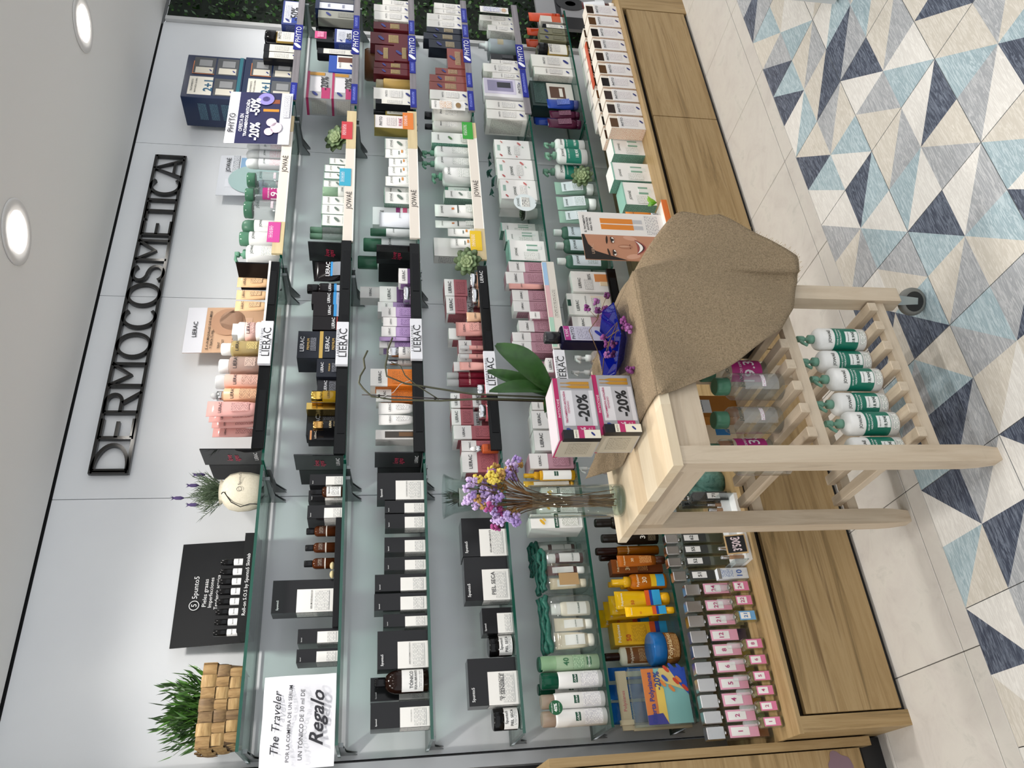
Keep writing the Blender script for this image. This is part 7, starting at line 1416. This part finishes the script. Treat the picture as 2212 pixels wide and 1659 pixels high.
text('9,90€', t, 0, .119, .03, M('f2e0ec', .5), -.0218); text('PHYTO', t, 0, .102, .046, M('23232c', .5), -.0215); leaf_mark(t, .0, .028, .024, -.0216, '1f2f9a'); MB().plane(-.022, .022, .044, .092, -.0214).obj('small_print', PRINT('c2bfcc', '8a8796', .005, .012), t)
PUR = [M('7d3a76', .8), M('642c5e', .8), M('945a90', .8)]
for nm, pts, hd, lab in (('a', [(.47, -1.02, .9), (.54, -1.05, .93), (.58, -1.05, .9), (.615, -1.05, .89)], [(.618, -1.05, .925), (.6, -1.06, .9), (.64, -1.05, .895), (.625, -1.04, .87), (.655, -1.06, .865), (.59, -1.05, .88)], 'dried purple sprig over the dish edge furthest from the cartons'), ('b', [(.4, -.99, .9), (.44, -1.06, .905), (.47, -1.1, .895), (.5, -1.15, .88)], [(.475, -1.08, .9), (.46, -1.1, .885), (.44, -1.08, .9), (.49, -1.09, .905), (.45, -1.07, .88)], 'dried purple sprig lying across the blue dish'), ('c', [(.48, -1.1, .9), (.47, -1.15, .885), (.455, -1.19, .872)], [(.452, -1.19, .872), (.46, -1.18, .876), (.44, -1.195, .87), (.475, -1.185, .878)], 'dried purple sprig at the dish corner nearest the front'), ('d', [(.36, -1.1, .862), (.355, -1.14, .862)], [(.355, -1.14, .864), (.368, -1.12, .862)], 'tiny purple blossom sprig lying loose on the burlap')):
    t = thing('dried_sprig', lab, 'flowers', (0, 0, 0)); MB().tube(pts, .0013, 5).obj('stem', M('6a5030', .8), t)
    for j, p in enumerate(hd): MB().tube([pts[-1] if j % 2 else pts[-2], p], .0007, 4).obj('stalk', M('7a6038', .8), t); blossom(t, p, .0095, PUR[j % 3], 12, rq)

# goods on the trolley shelves
MZ, LZ2 = .4955, .2055
for i, (x, y, st, l) in enumerate(((.282, -1.178, 'j_clear', 'clear green-capped bottle at the front of the middle trolley shelf'), (.358, -1.12, 'j_price', 'magenta-banded clear bottle half under the burlap, middle trolley shelf'), (.212, -1.13, 'j_clear', 'clear green-capped bottle second from the near leg, middle trolley shelf'), (.165, -1.045, 'j_price', 'magenta-banded clear bottle just inside the near leg, middle trolley shelf'), (.1, -1.12, 'j_clear', 'clear green-capped bottle seen between the two near legs'))):
    r_ = thing('bottle', l, 'bottle', (x, y, MZ), group='micellar bottles on the trolley'); P = dict(ST[st][4]); P['capr'] = .66; P['neck'] = .6; flagon(r_, .07, .175, .07, P)
for i, (x, y) in enumerate(((.44, -1.168), (.376, -1.155), (.31, -1.172), (.243, -1.158), (.178, -1.172), (.113, -1.158))):
    r_ = thing('bottle', 'white teal-banded pump bottle on the lowest trolley shelf, %s from the casters' % ORD[i], 'bottle', (x, y, LZ2), rz=-.25, group='pump bottles on the trolley'); w_, h_ = .062, .19
    flagon(r_, w_, h_, .055, dict(base='ecebe8', cap=.24, top='pump', capc='*6f9a86', neck=.34, sh=.09, aim=3.9, lab=[(1.55, .14, .5, '12705c'), (.5, .15, .34, 'e9ecea')], t=[('JOWAÉ', 0, .58, .62, '2a302c'), ('LECHE CORPORAL', 0, .465, .8, 'e8f2ee'), ('HIDRATANTE', 0, .42, .66, 'e8f2ee'), ('18,90€', 0, .22, .5, '0f3a30'), ('PRECIO ESPECIAL', 0, .3, .44, '2a302c')], fpc=[(.7, .03, .11, 'ecebe8', '8a9a90')]))
t = thing('carton', 'black open carton under the burlap edge, middle trolley shelf', 'carton', (.47, -1.13, MZ), rz=.0); box_part('body', -.03, .03, -.06, .06, 0, .06, M('101012', .3), t); box_part('label', -.022, .022, -.0606, -.06, .02, .05, M('c9ccd0', .4), t)
t = thing('carton', 'amber and white gift carton on the middle trolley shelf, touching back rail', 'carton', (.36, -.92, MZ)); carton(t, .07, .16, .05, dict(base='a86a1c', pan=[(-.3, .3, .5, .85, 'dfe3e8'), (-.5, .5, .93, 1, '2f7fc0')], t=[('LIERAC', 0, .68, .5, INK)]))
card('offer_card', 'cream offer card reading 50% at the back of the middle trolley shelf', .235, .33, -.9, MZ, MZ+.15, 'e6d6b8', [('t', '50%', -.02, .82, .7, '1a1a1c', .02), ('t', 'en la 2ª unidad', 0, .62, .7, '1a1a1c'), ('r', -.4, -.1, .1, .4, 'b06a34'), ('r', .1, .3, .12, .4, '2f7fc0')], cat='card')

# ================================================================ right edge of the picture
t = thing('white_counter', 'white counter panel cut off at the picture edge above the patterned tiles', 'counter', (1.66, -1.4, 0)); box_part('side', 0, .6, -.5, .02, .012, .9, M('c4c6c6', .4), t); box_part('plinth', .01, .6, -.49, .01, 0, .012, M('8a8c8c', .5), t)
card('photo_board', 'black and white portrait board beyond the navy-signed bay', 3.32, 4.1, -.1, .1, .62, '8f8f92', [('r', -.5, -.36, 0, 1, '17171a'), ('o', -.2, .6, .08, .16, '2a2a2c'), ('o', -.2, .6, .03, .06, '0f0f10'), ('r', -.36, .1, .72, .78, '1f1f22'), ('r', -.3, .0, .2, .3, 'd9d9dc')], th=.02)

# ================================================================ goods on the shelves
cnt, idx = {}, {}
for b, k, s, *_ in ITEMS: cnt[(b, k, ST[s][1])] = cnt.get((b, k, ST[s][1]), 0)+1
order = {}
for i, r in enumerate(ITEMS): order.setdefault((r[0], r[1], ST[r[2]][1]), []).append((r[3], r[5], i))
rank = {}
for kk, l in order.items():
    for j, (_, _, i) in enumerate(sorted(l)): rank[i] = j
LIQ = {'1': '~b8703c35', '2': '~9ab07435', '4': '~d0a44435', '5': '~5f6a4035', '6': '~b0a04035', '8': '~c8b65c35', '12': '*2c1a3a', '21': '~b0aa7035', '22': '~a09a3435', '24': '~c0785835'}
for i, (b, k, s, x, y, z, wd, ht, dp, num) in enumerate(ITEMS):
    kind, desc, cat, grp, P = ST[s]; P = dict(P)
    n = cnt[(b, k, desc)]; where = '%s, %s' % (SHELF[k] if k < 6 else 'wooden ledge', BAY[b])
    if num and kind == 'carton':
        P['t'] = list(P['t'])+[(l_, -.12, .36-.055*j_, .36+.018*min(len(l_), 12), '3a3a3c') for j_, l_ in enumerate(num.split('|'))]
        lab = '%s lettered %s, %s' % (desc.replace('with white corner label', '').strip(), num.replace('|', ' '), where)
    elif num:
        P['num'] = num
        if s == 'scent': P['liquid'] = LIQ.get(num, '~b8a24860')
        if s == 'tester':
            P['liquid'] = '~e6d68a20'
            if num == '21': P['lc'] = '6fa8d8'; P['nc'] = '3f7ab8'
        lab = '%s, number %s, %s from basket end, wooden ledge' % (desc, num, ORD[rank[i]])
    elif n == 1: lab = '%s, %s' % (desc, where)
    else: lab = '%s, %s from basket end, %s' % (desc, ORD[rank[i]], where)
    root = thing(cat.replace(' ', '_'), lab, cat, (x, y, z), group=grp)
    BUILD[kind](root, wd, ht, dp, P)
